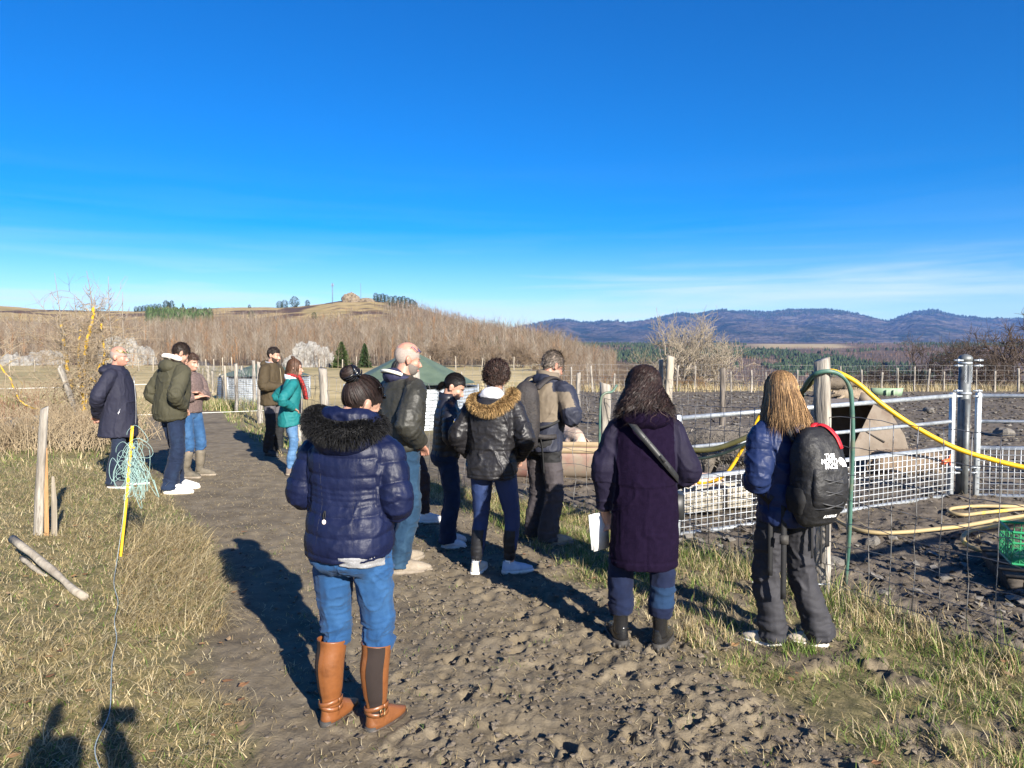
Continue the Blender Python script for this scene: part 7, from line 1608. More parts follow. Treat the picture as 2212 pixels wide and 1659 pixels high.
def stick(name, a, b, r, label, mat=WOOD2, cat='branch', k=8):
    a, b = np.array(a), np.array(b); rr = np.random.default_rng(int(abs(a[0])*100)); mb = MB(); n = 8
    mb.tube([a*(1-t)+b*t+rr.normal(0, r*.18, 3) for t in np.linspace(0, 1, n)], [r*(1+.12*rr.normal())*(1-.25*t) for t in np.linspace(0, 1, n)], k); return tag(mb.build(name, mat), label, cat)
stick('fallen_branch', gp(28, 1165, .28), gp(188, 1292, .05)+Vector((0, 0, 0)), .034, 'pale broken branch leaning down into the grass', WOOD2)
stick('fallen_branch', gp(45, 1205, .14), gp(100, 1246, .08), .018, 'short thin stick under the leaning pale branch', WOOD2)
pl_a, pl_b = gp(183, 938, .0), ad(132, 800, 13.9)
mb = MB(); u = (Vector(pl_b)-Vector(pl_a)); L_ = u.length; q = u.to_track_quat('Z', 'X'); mb.box((0, 0, L_/2), (.16, .05, L_+.2)); o = mb.build('leaning_plank', WOOD); o.location = pl_a; o.rotation_mode = 'QUATERNION'; o.rotation_quaternion = q; tag(o, 'grey weathered plank leaning against the lichen covered shrub', 'plank')
o.modifiers.new('b', 'BEVEL').width = .012
ys = empty('fence_stake', (0, 0, 0), 0, 'yellow plastic fence stake in the dry grass on the left', 'stake'); a, b = gp(258, 1222, -.05), ad(286, 920, 6.0)
YP = pm('yellow_plastic', (.78, .46, .015), (.70, .40, .015), scale=8, rough=.5); mb = MB(); mb.tube([a, np.array(a)*.5+np.array(b)*.5+(.006, 0, 0), b], [(.0135, .010), (.0135, .010), (.0135, .010)], 8, (0, 1, 0), 4); mb.build('shaft', YP, ys)
mb = MB(); bb = np.array(b); aa = np.array(a); mb.tube([aa*.155+bb*.845+(-.012, 0, 0), aa*.155+bb*.845+(.04, -.01, .0)], .007, 6); mb.build('hook', YP, ys)
rp = MB(); rr = np.random.default_rng(17); cc = aa*.30+bb*.70
TEAL = pm('pale_teal_twine', (.20, .33, .31), (.28, .40, .37), scale=30, rough=.7)
for i in range(34):
    c = cc+np.array((rr.normal(.04, .05), rr.normal(0, .03), rr.normal(.02, .10))); ra, rb_ = rr.uniform(.05, .13), rr.uniform(.04, .10); ax = rr.uniform(0, 6.28); tl = rr.uniform(-.8, .8); th = np.linspace(0, 2*math.pi*rr.uniform(.8, 1.2), 15)
    rp.tube([c+np.array((math.cos(t)*ra*math.cos(ax)-math.sin(t)*rb_*math.sin(ax)*.5, math.cos(t)*ra*math.sin(ax)*.35+tl*.03*math.sin(t), math.sin(t)*rb_-.05*abs(math.cos(t))+math.cos(t)*ra*math.sin(ax)*.5)) for t in th], .0019, 5, sub=2)
top_k = aa*.13+bb*.87
for i in range(22):
    e_ = cc+np.array((rr.normal(.08, .07), rr.normal(0, .04), rr.uniform(-.30, -.02))); rp.tube([top_k+rr.normal(0, .012, 3), top_k*.5+e_*.5+rr.normal(0, .03, 3), e_, e_*.6+top_k*.4+np.array((.05, 0, -.03))], .0019, 5, sub=5)
tag(rp.build('twine_tangle', TEAL), 'tangle of pale teal twine hung on the yellow stake', 'twine')
mb = MB(); tw = [ad(276, 985, 5.95), ad(268, 1100, 5.92), gp(252, 1215, .12), gp(246, 1260, .12), gp(255, 1300, .10), gp(247, 1340, .12), gp(252, 1380, .10), gp(243, 1420, .11), gp(240, 1470, .12), gp(236, 1540, .11), gp(205, 1615, .10), gp(225, 1680, .10)]
mb.tube(tw, .0022, 6, sub=6); tag(mb.build('trailing_wire', pm('blue_white_wire', (.38, .45, .46), (.25, .30, .32), scale=60, rough=.6)), 'thin pale wire trailing from the stake over the grass', 'wire')
LIME = pm('limestone', (.165, .155, .14), (.25, .24, .222), scale=3.0, rough=.95, bump=.9, bscale=9, bdist=.05, c3=(.10, .09, .075), s3=2.2, p3=(.52, .66))
FIELD = pm('field_stone', (.125, .112, .095), (.21, .19, .165), scale=5, rough=.95, bump=.6, bscale=22, c3=(.11, .10, .085), s3=5)
def stone_mesh(seed, mat, nu=14, nv=10, rough=.28, flat=.7):
    th = np.linspace(0, 2*math.pi, nu, endpoint=False); ph = np.linspace(.05, math.pi-.05, nv); mb = MB()
    mb.loft([np.stack([math.sin(p_)*np.cos(th), math.sin(p_)*np.sin(th), np.full(nu, math.cos(p_))], 1) for p_ in ph]); V, Q, T = mb.arr()
    d_ = V/np.linalg.norm(V, axis=1)[:, None]; m_ = np.max(np.abs(d_), axis=1); V = d_*(.55+.45/m_[:, None]**.6*1.0)
    V = V*(1+rough*fbm(d_+seed*3.1, 1.6, 3, seed))[:, None]*np.array((1, .8, flat)); return fastmesh('stone', V, Q[:, ::-1], T[:, ::-1], mat, None, False)
hp_ = empty('stone_heap', (0, 0, 0), 0, 'heap of grey field stones overgrown with dead stems on the left', 'stones'); rr = np.random.default_rng(23)
sm4 = [stone_mesh(40+i, FIELD) for i in range(5)]
for i in range(34):
    px = rr.uniform(-110, 150); d = 12.6+rr.uniform(-.5, 1.2); x = px_x(px, d); hmax = .42*max(0, 1-abs(px-50)/150)
    o = put('stone', sm4[i % 5], hp_); s_ = rr.uniform(.06, .14); o.scale = (s_*1.3, s_, s_); o.location = (x, d, gz(x, d)+rr.uniform(0, 1)*hmax+.05); o.rotation_euler = rr.uniform(-.5, .5, 3)+np.array((0, 0, rr.uniform(0, 6)))
# single stones lying in the paddock
stn = [stone_mesh(60+i, FIELD, flat=.6) for i in range(6)]
for i, (px, py, s_, lab) in enumerate(((2052, 1117, .075, 'pale square stone inside the loop of hose'), (2165, 938, .22, 'large grey boulder in the paddock behind the right gate'), (2070, 925, .18, 'broad flat stone behind the round gate post'), (1885, 1170, .07, 'rounded stone in front of the hose on the mud'), (1800, 1215, .08, 'stone beside the hose near the big post'), (2138, 1178, .055, 'small pale stone near the curl of hose'), (2005, 888, .16, 'block-shaped stone standing behind the gate top rail'), (1420, 905, .16, 'flat pale stone in the mud behind the curly head'), (1330, 935, .12, 'grey stone in the mud left of the curly head'))):
    p_ = gp(px, py, .03); o = put('stone', stn[i % 6]); o.location = p_; o.scale = (s_*1.3, s_, s_); o.rotation_euler = (0.1*i, .15, i*1.3); tag(o, lab, 'stone')
mb = MB(); mb.add([(0, 0, 0), (.10, .02, .01), (.11, .05, .12), (.02, .04, .16), (-.02, .05, .07)], (), [(0, 1, 2), (0, 2, 3), (0, 3, 4)]); o = mb.build('paper_scrap', pm('paper_white', (.80, .80, .78)), None, False); o.location = gp(1636, 1283, .03); tag(o, 'crumpled white paper scrap in the grass by the fence', 'paper')
ih = empty('wire_handle', gp(1742, 1262, .10), 0, 'black insulated gate handle on a rod at the big post', 'handle'); mb = MB(); mb.tube([(-.03, 0, 0), (.03, 0, 0)], [.016, .014], 8); mb.build('grip', RUBBER, ih); mb = MB(); mb.tube([(.03, 0, 0), (.16, .0, .0)], .005, 6); mb.build('rod', GALV, ih)
# ------------------------------------------------------------------ rocks, trees, shrubs, grass
def outcrop(px, d, z, size, seed, label, n=3, mat=None, base=None):
    rr = np.random.default_rng(seed); mb = MB(); sx, sy, sz = size
    nu, nv = 46, 30; th = np.linspace(0, 2*math.pi, nu, endpoint=False); ph = np.linspace(.02, math.pi*.62, nv); V, Q, T = [], [], []
    rings = [np.stack([math.sin(p_)*np.cos(th), math.sin(p_)*np.sin(th), np.full(nu, math.cos(p_))], 1) for p_ in ph]; mb.loft(rings); V, Q, T = mb.arr(); d_ = V/(np.linalg.norm(V, axis=1)[:, None]+1e-9)
    V = V*(1+.30*fbm(d_+seed, 1.4, 4, seed)+.22*(ridged(d_*np.array((1.4, 1.4, .7))+seed, 2.4, 3, seed+1)-.4))[:, None]*np.array(size)
    o = put('rock_outcrop', fastmesh('rock_outcrop', V, Q[:, ::-1], T[:, ::-1], mat or LIME, None, False)); o.location = (px_x(px, d), d, z); return tag(o, label, 'rock')
def hz1(px, d): return float(hill_z(np.array([float(px)]), np.array([float(d)]))[0])
outcrop(664, 72, -.5, (2.05, 1.4, 3.1), 3, 'pale limestone crag standing at the pasture edge beside two spruces')
outcrop(704, 74, -.5, (1.15, 1.0, 2.3), 4, 'small pale limestone pinnacle just right of the large crag')
outcrop(632, 71, -.5, (1.05, .9, 1.5), 5, 'low limestone block at the left foot of the large crag')
outcrop(262, 80, -.6, (2.8, 1.9, 3.3), 6, 'pale limestone cliff behind the man in the navy parka')
outcrop(310, 83, -.6, (1.8, 1.5, 2.3), 7, 'low rock shoulder right of the pale limestone cliff')
outcrop(96, 83, -.6, (2.5, 1.6, 2.2), 8, 'rounded pale rock behind the lichen covered shrub')
outcrop(22, 80, -.6, (3.3, 1.8, 1.8), 9, 'long low pale rock at the left edge of the pasture')
BRK = pm('brown_crag', (.15, .115, .075), (.22, .175, .12), scale=.6, rough=.95, bump=.9, bscale=1.5, bdist=.4, c3=(.08, .06, .04), s3=.5, p3=(.52, .64))
outcrop(762, 690, hz1(762, 690)-1, (9.5, 7, 9.0), 10, 'brown rocky crag on the summit of the hill', mat=BRK); outcrop(790, 690, hz1(790, 690)-1, (9, 6, 4.5), 11, 'low brown rock ledge beside the summit crag', mat=BRK)
def mast(px, d, h, label, w=.5):
    z = hz1(px, d)-.5; m_ = empty('radio_mast', (px_x(px, d), d, z), 0, label, 'mast'); mb = MB()
    for a in range(3): mb.tube([(math.cos(a*2.09)*w, math.sin(a*2.09)*w, 0), (math.cos(a*2.09)*w*.8, math.sin(a*2.09)*w*.8, h)], .12, 5)
    for i in range(int(h/1.5)):
        for a in range(3): mb.tube([(math.cos(a*2.09)*w, math.sin(a*2.09)*w, i*1.5), (math.cos((a+1)*2.09)*w*.9, math.sin((a+1)*2.09)*w*.9, i*1.5+1.4)], .06, 4)
    mb.build('lattice', pm('mast_steel', (.10, .11, .13), rough=.6), m_); return m_
m1 = mast(720, 680, 20, 'tall lattice radio mast on the hill left of the summit crag')
for q in range(3):
    mb = MB(); mb.box((math.cos(q*2.1)*.9, math.sin(q*2.1)*.9, 17.8), (.5, .5, 2.6)); mb.build('antenna', pm('antenna_grey', (.20, .21, .23), rough=.6), m1)
mast(781, 700, 17, 'thin radio mast on the hill right of the summit crag', .12)
# single conifers
LEAF = pm('needle_foliage', (1, 1, 1), (.7, .7, .7), scale=3, rough=.8, spec=.2, attr='col')
TRK = pm('conifer_trunk', (.09, .065, .045), (.14, .10, .07), rough=.95)
def conifer(px, d, z, h, r, label, seed, col=(.035, .062, .022), n=900, shape='spruce', group=None):
    rr = np.random.default_rng(seed); t = empty('conifer', (px_x(px, d), d, z-.2), 0, label, 'tree', group); mb = MB()
    mb.tube([(0, 0, 0), (0, 0, h*.5), (0, 0, h*.95)], [h*.022, h*.014, h*.004], 6); mb.build('trunk', TRK, t)
    u = rr.uniform(0, 1, n)**.8
    if shape == 'spruce': zz = h*(.06+.92*u); rad = r*(1-u)**.85*(.72+.28*np.abs(np.sin(u*38)))
    else: zz = h*(.16+.82*u); rad = r*1.1*np.sqrt(np.clip(1-(2*u-.9)**2*.85, .05, 1))*(.6+.4*np.abs(vnoise(np.stack([u*9, rr.uniform(0, 3, n), u], 1), seed)))
    a = rr.uniform(0, 6.28, n); f = rr.uniform(.35, 1.0, n); s_ = h*.075*(1.1-u*.6)*rr.uniform(.7, 1.4, n)
    c = np.stack([np.cos(a)*rad*f, np.sin(a)*rad*f, zz], 1); o_ = np.stack([np.cos(a), np.sin(a), rr.uniform(-.55, .1, n)], 1)*s_[:, None]; sd = np.stack([-np.sin(a), np.cos(a), rr.uniform(-.3, .3, n)], 1)*(s_*.42)[:, None]
    V = np.stack([c-sd, c+sd, c+o_], 1).reshape(-1, 3); V2 = np.stack([c-np.array((0, 0, 1))*s_[:, None]*.35, c+np.array((0, 0, 1))*s_[:, None]*.30, c+o_*.9], 1).reshape(-1, 3)
    V = np.concatenate([V, V2]); T = np.arange(len(V)).reshape(-1, 3); cc = np.array(col)*rr.uniform(.6, 1.5, (n, 1)); C = np.concatenate([np.repeat(cc, 3, axis=0)]*2)
    put('crown', fastmesh('crown', V, None, T, LEAF, None, False, C), t); return t
conifer(738, 69, -.4, 3.15, 1.25, 'dense yellow-green spruce right of the limestone crag', 1, (.055, .082, .024), 1800)
conifer(788, 70, -.4, 3.0, .85, 'narrow green spruce standing second right of the limestone crag', 2, (.040, .070, .024), 1400)
G1 = 'dark conifers on the wooded hillside'
for i, (px, py, hpx, rf) in enumerate(((1033, 766, 36, .27), (1048, 768, 33, .27), (1060, 765, 28, .27), (1073, 768, 42, .24), (826, 742, 38, .3), (835, 748, 30, .3), (818, 731, 20, .3), (985, 758, 20, .28), (680, 692, 18, .42), (545, 690, 20, .4), (1020, 742, 16, .4), (1015, 715, 18, .4), (960, 740, 14, .3), (1095, 752, 14, .3))):
    dd_ = np.linspace(150, 690, 400); yv = 755-(hill_z(np.full(400, float(px)), dd_)-CAM_H)/dd_*FPX; d = float(dd_[np.argmin(np.abs(yv-py))]); h = hpx/FPX*d
    conifer(px, d, hz1(px, d), h, h*rf, ('one of the dark spruces clustered low on the right hillside' if i < 4 else ('dark conifer in the short vertical strip above the bald man' if i < 7 else ('lone small conifer in the leafless wood behind the parka woman', 'broad lone conifer on the meadow edge below the mast', 'broad lone conifer on the meadow left of the mast', 'rounded small conifer high above the spruce cluster', 'small conifer near the top of the right-hand slope', 'narrow conifer left of the spruce cluster', 'narrow conifer right of the spruce cluster')[i-7])), 20+i, (.036, .056, .022) if i < 8 else (.05, .07, .025), 620, 'spruce' if rf < .35 else 'pine', G1 if i < 4 else ('conifer strip on the middle slope' if i < 7 else None))
G2 = 'conifers along the skyline of the hill'
for i, (px, hpx, rf) in enumerate(((297, 14, .4), (305, 15, .4), (313, 16, .38), (321, 17, .38), (329, 17, .4), (338, 18, .36), (347, 18, .38), (361, 25, .32), (367, 22, .3), (374, 24, .32), (398, 17, .3), (606, 18, .5), (617, 20, .5), (638, 27, .48), (666, 16, .4), (541, 10, .4), (813, 22, .35), (821, 20, .35), (828, 22, .35), (836, 20, .4), (846, 24, .38), (855, 27, .38), (864, 27, .36), (873, 30, .36), (882, 28, .36), (891, 26, .36), (897, 22, .4), (850, 14, .5), (868, 14, .5))):
    d = 690 if px < 840 else 640; h = hpx/FPX*d
    lone = {361: 'tallest slim conifer on the skyline left of the plantation gap', 398: 'lone small conifer on the skyline right of the dark row', 606: 'left of two broad pines on the bare ridge', 617: 'right of two broad pines on the bare ridge', 638: 'large round pine alone on the bare ridge', 666: 'small pine nearest the left of the radio mast', 541: 'tiny conifer alone in the middle of the bare ridge'}
    if px in lone: lb, gr_ = lone[px], None
    elif px < 350: lb, gr_ = 'low dark conifer in the tight row at the left of the skyline', 'tight row of conifers on the left skyline'
    elif px < 400: lb, gr_ = 'slim conifer in the group right of the tight row on the skyline', 'slim conifers beside the tight row'
    elif px < 840: lb, gr_ = 'small conifer on the ridge just right of the summit crag', 'conifers beside the summit crag'
    elif px in (850, 868): lb, gr_ = 'low round conifer in front of the dense clump on the hill shoulder', 'low conifers below the shoulder clump'
    else: lb, gr_ = 'dark conifer in the dense clump on the right shoulder of the hill', 'dense conifer clump on the hill shoulder'
    conifer(px, d, hz1(px, d)-.8, h, h*rf, lb, 60+i, (.048, .070, .030), 620, 'pine' if rf > .31 else 'spruce', gr_)

# leafless trees
def bare_tree(loc, h, seed, label, col, spread=.55, levels=5, nb=(4, 6), trunk_r=None, stems=1, up=.25, name='bare_tree', twig=.006, mat=None, twig_col=None, lift=0.0):
    rr = np.random.default_rng(seed); t = empty(name, loc, 0, label, 'tree'); tb, cb = MB(), MB(); r0 = trunk_r or h*.022
    a = np.arange(stems)/max(stems, 1)*6.28+rr.uniform(0, 1, stems); s0 = .38 if stems > 1 else .04
    p = np.stack([np.cos(a)*.12, np.sin(a)*.12, np.full(stems, -.3)], 1)*(1 if stems > 1 else .1); d_ = np.stack([np.cos(a)*s0, np.sin(a)*s0, np.ones(stems)], 1); d_ /= np.linalg.norm(d_, axis=1)[:, None]
    ln = np.full(stems, h*.36); r = np.full(stems, r0)
    for lev in range(levels+1):
        n = 4 if lev <= 1 else 3; pts = [p]; v = d_
        for i in range(n):
            v = v+rr.normal(0, .16, v.shape)+np.array((0, 0, up*.12)); v = v/np.linalg.norm(v, axis=1)[:, None]; pts.append(pts[-1]+v*(ln/n)[:, None])
        P = np.stack(pts, 1); Rd = np.maximum(r[:, None]*(1-.55*np.arange(n+1)/n)[None], twig*.5)
        V, Q = vec_tubes(P, Rd, 6 if lev == 0 else (4 if lev <= 2 else 3)); (tb if lev <= 1 else cb).add(V, Q)
        if lev == levels: break
        k = rr.integers(nb[0], nb[1]+1, len(p)); idx = np.repeat(np.arange(len(p)), k); last = np.concatenate([[False]*(q-1)+[True] for q in k]).astype(bool)
        f = np.where(last, 1.0, rr.uniform(.35, 1.0, len(idx))); i0 = np.minimum((f*n).astype(int), n-1); fr_ = (f*n-i0)[:, None]
        q = P[idx, i0]*(1-fr_)+P[idx, i0+1]*fr_; an = rr.uniform(0, 6.28, len(idx)); dv = v[idx]
        perp = np.cross(dv, np.stack([np.cos(an), np.sin(an), np.full(len(an), .3)], 1)); perp /= np.linalg.norm(perp, axis=1)[:, None]+1e-9
        nd = dv*(1-spread*.6)+perp*(spread*rr.uniform(.7, 1.3, len(idx)))[:, None]+np.array((0, 0, up)); nd /= np.linalg.norm(nd, axis=1)[:, None]
        ln = ln[idx]*rr.uniform(.55, .78, len(idx)); r = r[idx]*np.where(last, .55, .62); p, d_ = q, nd
    m_ = mat or pm('bark_%.3f_%.3f' % (col[0], col[1]), col, tuple(c*1.5 for c in col), scale=8, rough=.95, bump=.4, bscale=20)
    tb.build('trunk', m_, t); cb.build('crown', pm('twig_%.3f_%.3f' % col[:2], twig_col or col, tuple(c*1.4 for c in (twig_col or col)), scale=3, rough=.95, spec=.1), t); return t
bare_tree((px_x(1478, 40), 40, -2.0), 7.2, 3, 'pale leafless tree at the paddock edge behind the curly-haired coat', (.24, .205, .16), .66, 4, (4, 6), .085, 4, .20, twig=.015)
bare_tree((px_x(1415, 44), 44, -2.6), 5.6, 13, 'smaller pale leafless tree left of the larger one at the paddock edge', (.20, .165, .12), .66, 4, (4, 5), .07, 3, .2, twig=.014)
bare_tree((px_x(1500, 33), 33, -.6), 1.9, 5, 'orange-brown leafless thicket below the pale tree', (.17, .11, .06), .7, 3, (5, 7), .03, 9, .2, twig=.014)
bare_tree((px_x(1690, 36), 36, -1.2), 2.4, 6, 'low rusty leafless thicket behind the far stakes', (.15, .10, .06), .7, 3, (4, 6), .03, 8, .2, twig=.014)
bare_tree((px_x(2092, 40), 40, -2.2), 7.2, 7, 'dark leafless tree behind the round gate post', (.06, .047, .04), .68, 4, (4, 6), .09, 3, .12, twig=.013)
bare_tree((px_x(1975, 42), 42, -2.4), 5.2, 8, 'dark leafless tree in the middle of three behind the paddock', (.06, .048, .042), .75, 4, (4, 6), .08, 3, .1, twig=.013)
bare_tree((px_x(1893, 42), 42, -2.4), 5.2, 9, 'dark leafless tree leftmost of three behind the paddock', (.06, .048, .042), .75, 4, (4, 6), .08, 3, .1, twig=.013)
bare_tree((px_x(2235, 34), 34, -1.7), 7.2, 10, 'dark leafless tree at the right edge of the view', (.065, .05, .042), .64, 4, (4, 6), .10, 2, .12, twig=.013)
BUSH = ('behind the green tank cover', 'above the curly-haired parka woman', 'right of the bald head', 'left of the grey-haired man', 'just right of the grey-haired man', 'above the pale trough', 'left of the dark curly head', 'at the foot of the pale tree')
for i, (px, d, h) in enumerate(((1000, 72, 4.6), (1060, 74, 4.1), (945, 76, 4.6), (1120, 70, 4.6), (1190, 60, 4.2), (1260, 52, 3.6), (1330, 46, 3.2), (1370, 40, 3.4))):
    bare_tree((px_x(px, d), d, gz(px_x(px, d), d)-.3), h, 30+i, 'grey-brown leafless bush beyond the fence '+BUSH[i], (.16, .12, .085), .7, 3, (5, 7), .045, 6, .2, twig=.018)
# shrub overgrown with yellow lichen
LICH = pm('lichen_bark', (.13, .105, .08), (.26, .23, .185), scale=9, rough=.95, bump=.6, bscale=30, c3=(.46, .27, .012), s3=5.0, p3=(.46, .52))
sh = empty('lichen_shrub', (px_x(170, 14.6), 14.6, gz(px_x(170, 14.6), 14.6)), 0, 'leafless shrub with bright yellow lichen on its stems', 'shrub'); rr = np.random.default_rng(77)
stems = [[(.0, 0, -.1), (-.12, 0, .5), (-.22, .05, 1.1), (-.30, .05, 1.75), (-.34, .0, 2.2)], [(.1, 0, -.1), (.08, .05, .7), (.12, 0, 1.4), (.22, 0, 2.0), (.34, .05, 2.55)], [(.15, -.05, -.1), (.3, -.05, .6), (.38, -.1, 1.1), (.58, -.1, 1.45), (.95, -.15, 1.60)], [(-.15, -.05, -.05), (-.5, -.1, .35), (-1.1, -.1, .62), (-1.35, -.1, 1.1), (-1.75, -.1, 1.75)], [(.05, .1, 0), (-.02, .1, .8), (-.08, .1, 1.5), (.0, .1, 2.1)], [(.2, .1, 0), (.32, .1, .8), (.45, .15, 1.5), (.42, .1, 2.2)], [(.1, -.1, 0), (.2, -.12, .5), (.26, -.15, .9), (.4, -.15, 1.2)]]
for i, st_ in enumerate(stems):
    mb = MB(); P = smooth_path(np.array(st_), 6); mb.tube(P+rr.normal(0, .012, P.shape), [max(.014, (.055 if i < 2 else (.024 if i == 3 else .036))*(1-.6*j/len(P))*(1+.18*rr.normal())) for j in range(len(P))], 8); mb.build('stem', LICH, sh)
tw = MB(); SP = [smooth_path(np.array(q), 6) for q in stems]; n = 330
p = np.array([SP[q][rr.integers(2, len(SP[q]))] for q in rr.integers(0, len(stems), n)]); d_ = rr.normal(0, 1, (n, 3))*np.array((1, .7, .5))+np.array((0, 0, .12)); d_ /= np.linalg.norm(d_, axis=1)[:, None]; ln = rr.uniform(.35, .85, n); r = np.full(n, .0085)
for lev in range(3):
    pts = [p]; v = d_
    for i in range(3): v = v+rr.normal(0, .22, v.shape); v = v/np.linalg.norm(v, axis=1)[:, None]; pts.append(pts[-1]+v*(ln/3)[:, None])
    P = np.stack(pts, 1); V, Q = vec_tubes(P, r[:, None]*np.array((1, .8, .6, .4))[None], 3); tw.add(V, Q)
    k = 3 if lev == 0 else 2; idx = np.repeat(np.arange(len(p)), k); p = P[idx, rr.integers(1, 4, len(idx))]; d_ = v[idx]+rr.normal(0, .65, (len(idx), 3))+np.array((0, 0, .12)); d_ /= np.linalg.norm(d_, axis=1)[:, None]; ln = ln[idx]*.62; r = r[idx]*.62
o = tw.build('twigs', pm('shrub_twig', (.20, .15, .095), (.38, .30, .20), scale=5, rough=.95, c3=(.40, .27, .05), s3=3, p3=(.62, .68)), sh); o['kind'] = 'stuff'
wp = MB()                                  # tall young shoots standing against the sky
for px, y0, y1, sd in ((118, 760, 590, 1), (187, 700, 585, 2), (234, 720, 597, 3), (265, 760, 630, 4), (160, 720, 640, 5), (205, 705, 640, 6)):
    a, b = np.array(ad(px+rr.uniform(4, 14), y0, 14.7)), np.array(ad(px, y1, 14.7)); wp.tube([a, a*.55+b*.45+rr.normal(0, .05, 3), b], [.014, .010, .004], 5, sub=4)
    for q in range(5):
        f = rr.uniform(.05, .75); c = a*(1-f)+b*f; sg = rr.choice((-1, 1)); ln = (1-f)*rr.uniform(.25, .6); wp.tube([c, c+np.array((sg*ln*.45, 0, ln*.6)), c+np.array((sg*ln*.6, 0, ln*1.0))], [.008, .006, .003], 4, sub=2)
wo = wp.build('shoots', pm('shoot_bark', (.17, .14, .11), (.26, .22, .18), rough=.9), None); wo.parent = sh; wo.location = (-sh.location[0], -sh.location[1], -sh.location[2])
# reddish dead stems at the far left
sb = empty('bramble_thicket', (px_x(20, 15.5), 15.5, gz(px_x(20, 15.5), 15.5)), 0, 'reddish-brown thicket of dead stems at the left edge', 'shrub'); mb = MB()
for i in range(420):
    x, y = rr.normal(0, .95), rr.normal(0, .5); h_ = rr.uniform(.3, 1.0); l_ = rr.normal(0, .25, 2); mb.tube([(x, y, 0), (x+l_[0]*.4, y+l_[1]*.4, h_*.6), (x+l_[0], y+l_[1], h_)], [.006, .004, .002], 3, caps=False)
o = mb.build('stems', pm('red_stem', (.17, .075, .045), (.26, .15, .09), scale=2, rough=.95), sb); o['kind'] = 'stuff'

for (px0, d0, nm, lab) in ((75, 12.0, 260, 'dry brown brush growing through the stone heap'), (178, 13.6, 260, 'dry stems and dead grass at the foot of the lichen shrub')):
    sb = empty('dry_brush', (px_x(px0, d0), d0, gz(px_x(px0, d0), d0)), 0, lab, 'shrub'); n = nm*3; q = np.stack([rr.normal(0, .55, n), rr.normal(0, .35, n), np.zeros(n)], 1); l_ = rr.normal(0, .3, (n, 2)); h_ = rr.uniform(.2, .75, n); P = np.stack([q, q+np.stack([l_[:, 0]*.4, l_[:, 1]*.4, h_*.6], 1), q+np.stack([l_[:, 0], l_[:, 1], h_], 1)], 1)
    V, Q = vec_tubes(P, np.tile(np.array((.006, .004, .002)), (n, 1)), 3); o = put('stems', fastmesh('stems', V, Q, None, pm('dry_stem', (.22, .16, .095), (.38, .30, .19), scale=2, rough=.95)), sb); o['kind'] = 'stuff'
# ---- grass
BL, N, L, b = node_mat('grass_blade')
at = N.new('ShaderNodeAttribute'); at.attribute_name = 'col'; L.new(at.outputs['Color'], b.inputs['Base Color']); b.inputs['Roughness'].default_value = .7; b.inputs['Specular IOR Level'].default_value = .3
tl_ = N.new('ShaderNodeBsdfTranslucent'); L.new(at.outputs['Color'], tl_.inputs['Color']); ms_ = N.new('ShaderNodeMixShader'); ms_.inputs[0].default_value = .38
L.new(b.outputs[0], ms_.inputs[1]); L.new(tl_.outputs[0], ms_.inputs[2]); L.new(ms_.outputs[0], N['Material Output'].inputs['Surface'])
STRAW = np.array([(.57, .45, .245), (.65, .53, .31), (.46, .355, .18), (.69, .585, .37), (.37, .28, .14)]); GREEN = np.array([(.12, .19, .034), (.155, .235, .044), (.21, .26, .07), (.09, .135, .028)])
def gcolors(n, pg, r):
    s_ = STRAW[r.integers(0, len(STRAW), n)]*r.uniform(.6, 1.12, (n, 1)); g_ = GREEN[r.integers(0, len(GREEN), n)]*r.uniform(.7, 1.3, (n, 1)); return np.where((r.uniform(0, 1, n) < pg)[:, None], g_, s_)
def scatter(n, xlo, xhi, ylo, yhi, seed, dens, pw=1.0):
    r = np.random.default_rng(seed); y = ylo+(yhi-ylo)*r.uniform(0, 1, n)**pw; x = xlo(y)+(xhi(y)-xlo(y))*r.uniform(0, 1, n); k = r.uniform(0, 1, n) < dens(x, y); return x[k], y[k], r
def grass(name, x, y, r, ln, wd, am, pg, label, lean0=None, segs=2, z=None):
    n = len(x); z = gzd(x, y)-.008 if z is None else z
    lean = r.uniform(0, 6.28, n) if lean0 is None else lean0+r.normal(0, .9, n)
    o = put(name, blades(name, np.stack([x, y, z], 1), ln*r.uniform(.55, 1.35, n), wd*r.uniform(.7, 1.3, n), lean, np.clip(am+r.normal(0, .22, n), .05, .98), gcolors(n, pg, r), BL, segs)); return tag(o, label, kind='stuff')
def notmud(x, y): return 1-masks(x, y)[0]
gn = lambda x, y, s, sc=1.2: .5+.9*fbm(xy0(x, y), sc, 3, s)
# left bank: short green and straw, then long flattened straw in tufts
x, y, r = scatter(70000, lambda y: left_x(y)-3.2-.12*y, lambda y: left_x(y)+.25, 1.8, 11, 201, lambda x, y: notmud(x, y)*(x > -.80*y-.6), 1.35)
pg = np.clip(.30+.55*fbm(xy0(x, y), .8, 3, 61)+.25*np.exp(-((y-2.6)/.7)**2)+.35*np.exp(-(((y-9.6)/1.6)**2+((x+6.6)/1.6)**2)), .03, .85)
grass('verge_grass', x, y, r, .075, .0058, .78, np.clip(pg*.85, 0, .85), 'short mixed green and straw grass on the left bank')
x, y, r = scatter(22000, lambda y: left_x(y)-2.8-.1*y, lambda y: left_x(y)+.28, 1.9, 10, 202, lambda x, y: notmud(x, y)*(fbm(xy0(x, y), 1.7, 3, 64) > .02)*(x > -.8*y-.6), 1.25)
grass('straw_grass', x, y, r, .20, .0048, .88, np.full(len(x), .04), 'long flattened straw coloured grass on the left bank', 5.6, 3)
x, y, r = scatter(5200, lambda y: left_x(y)-.62, lambda y: left_x(y)+.10, 4.4, 7.0, 203, lambda x, y: np.ones_like(x))
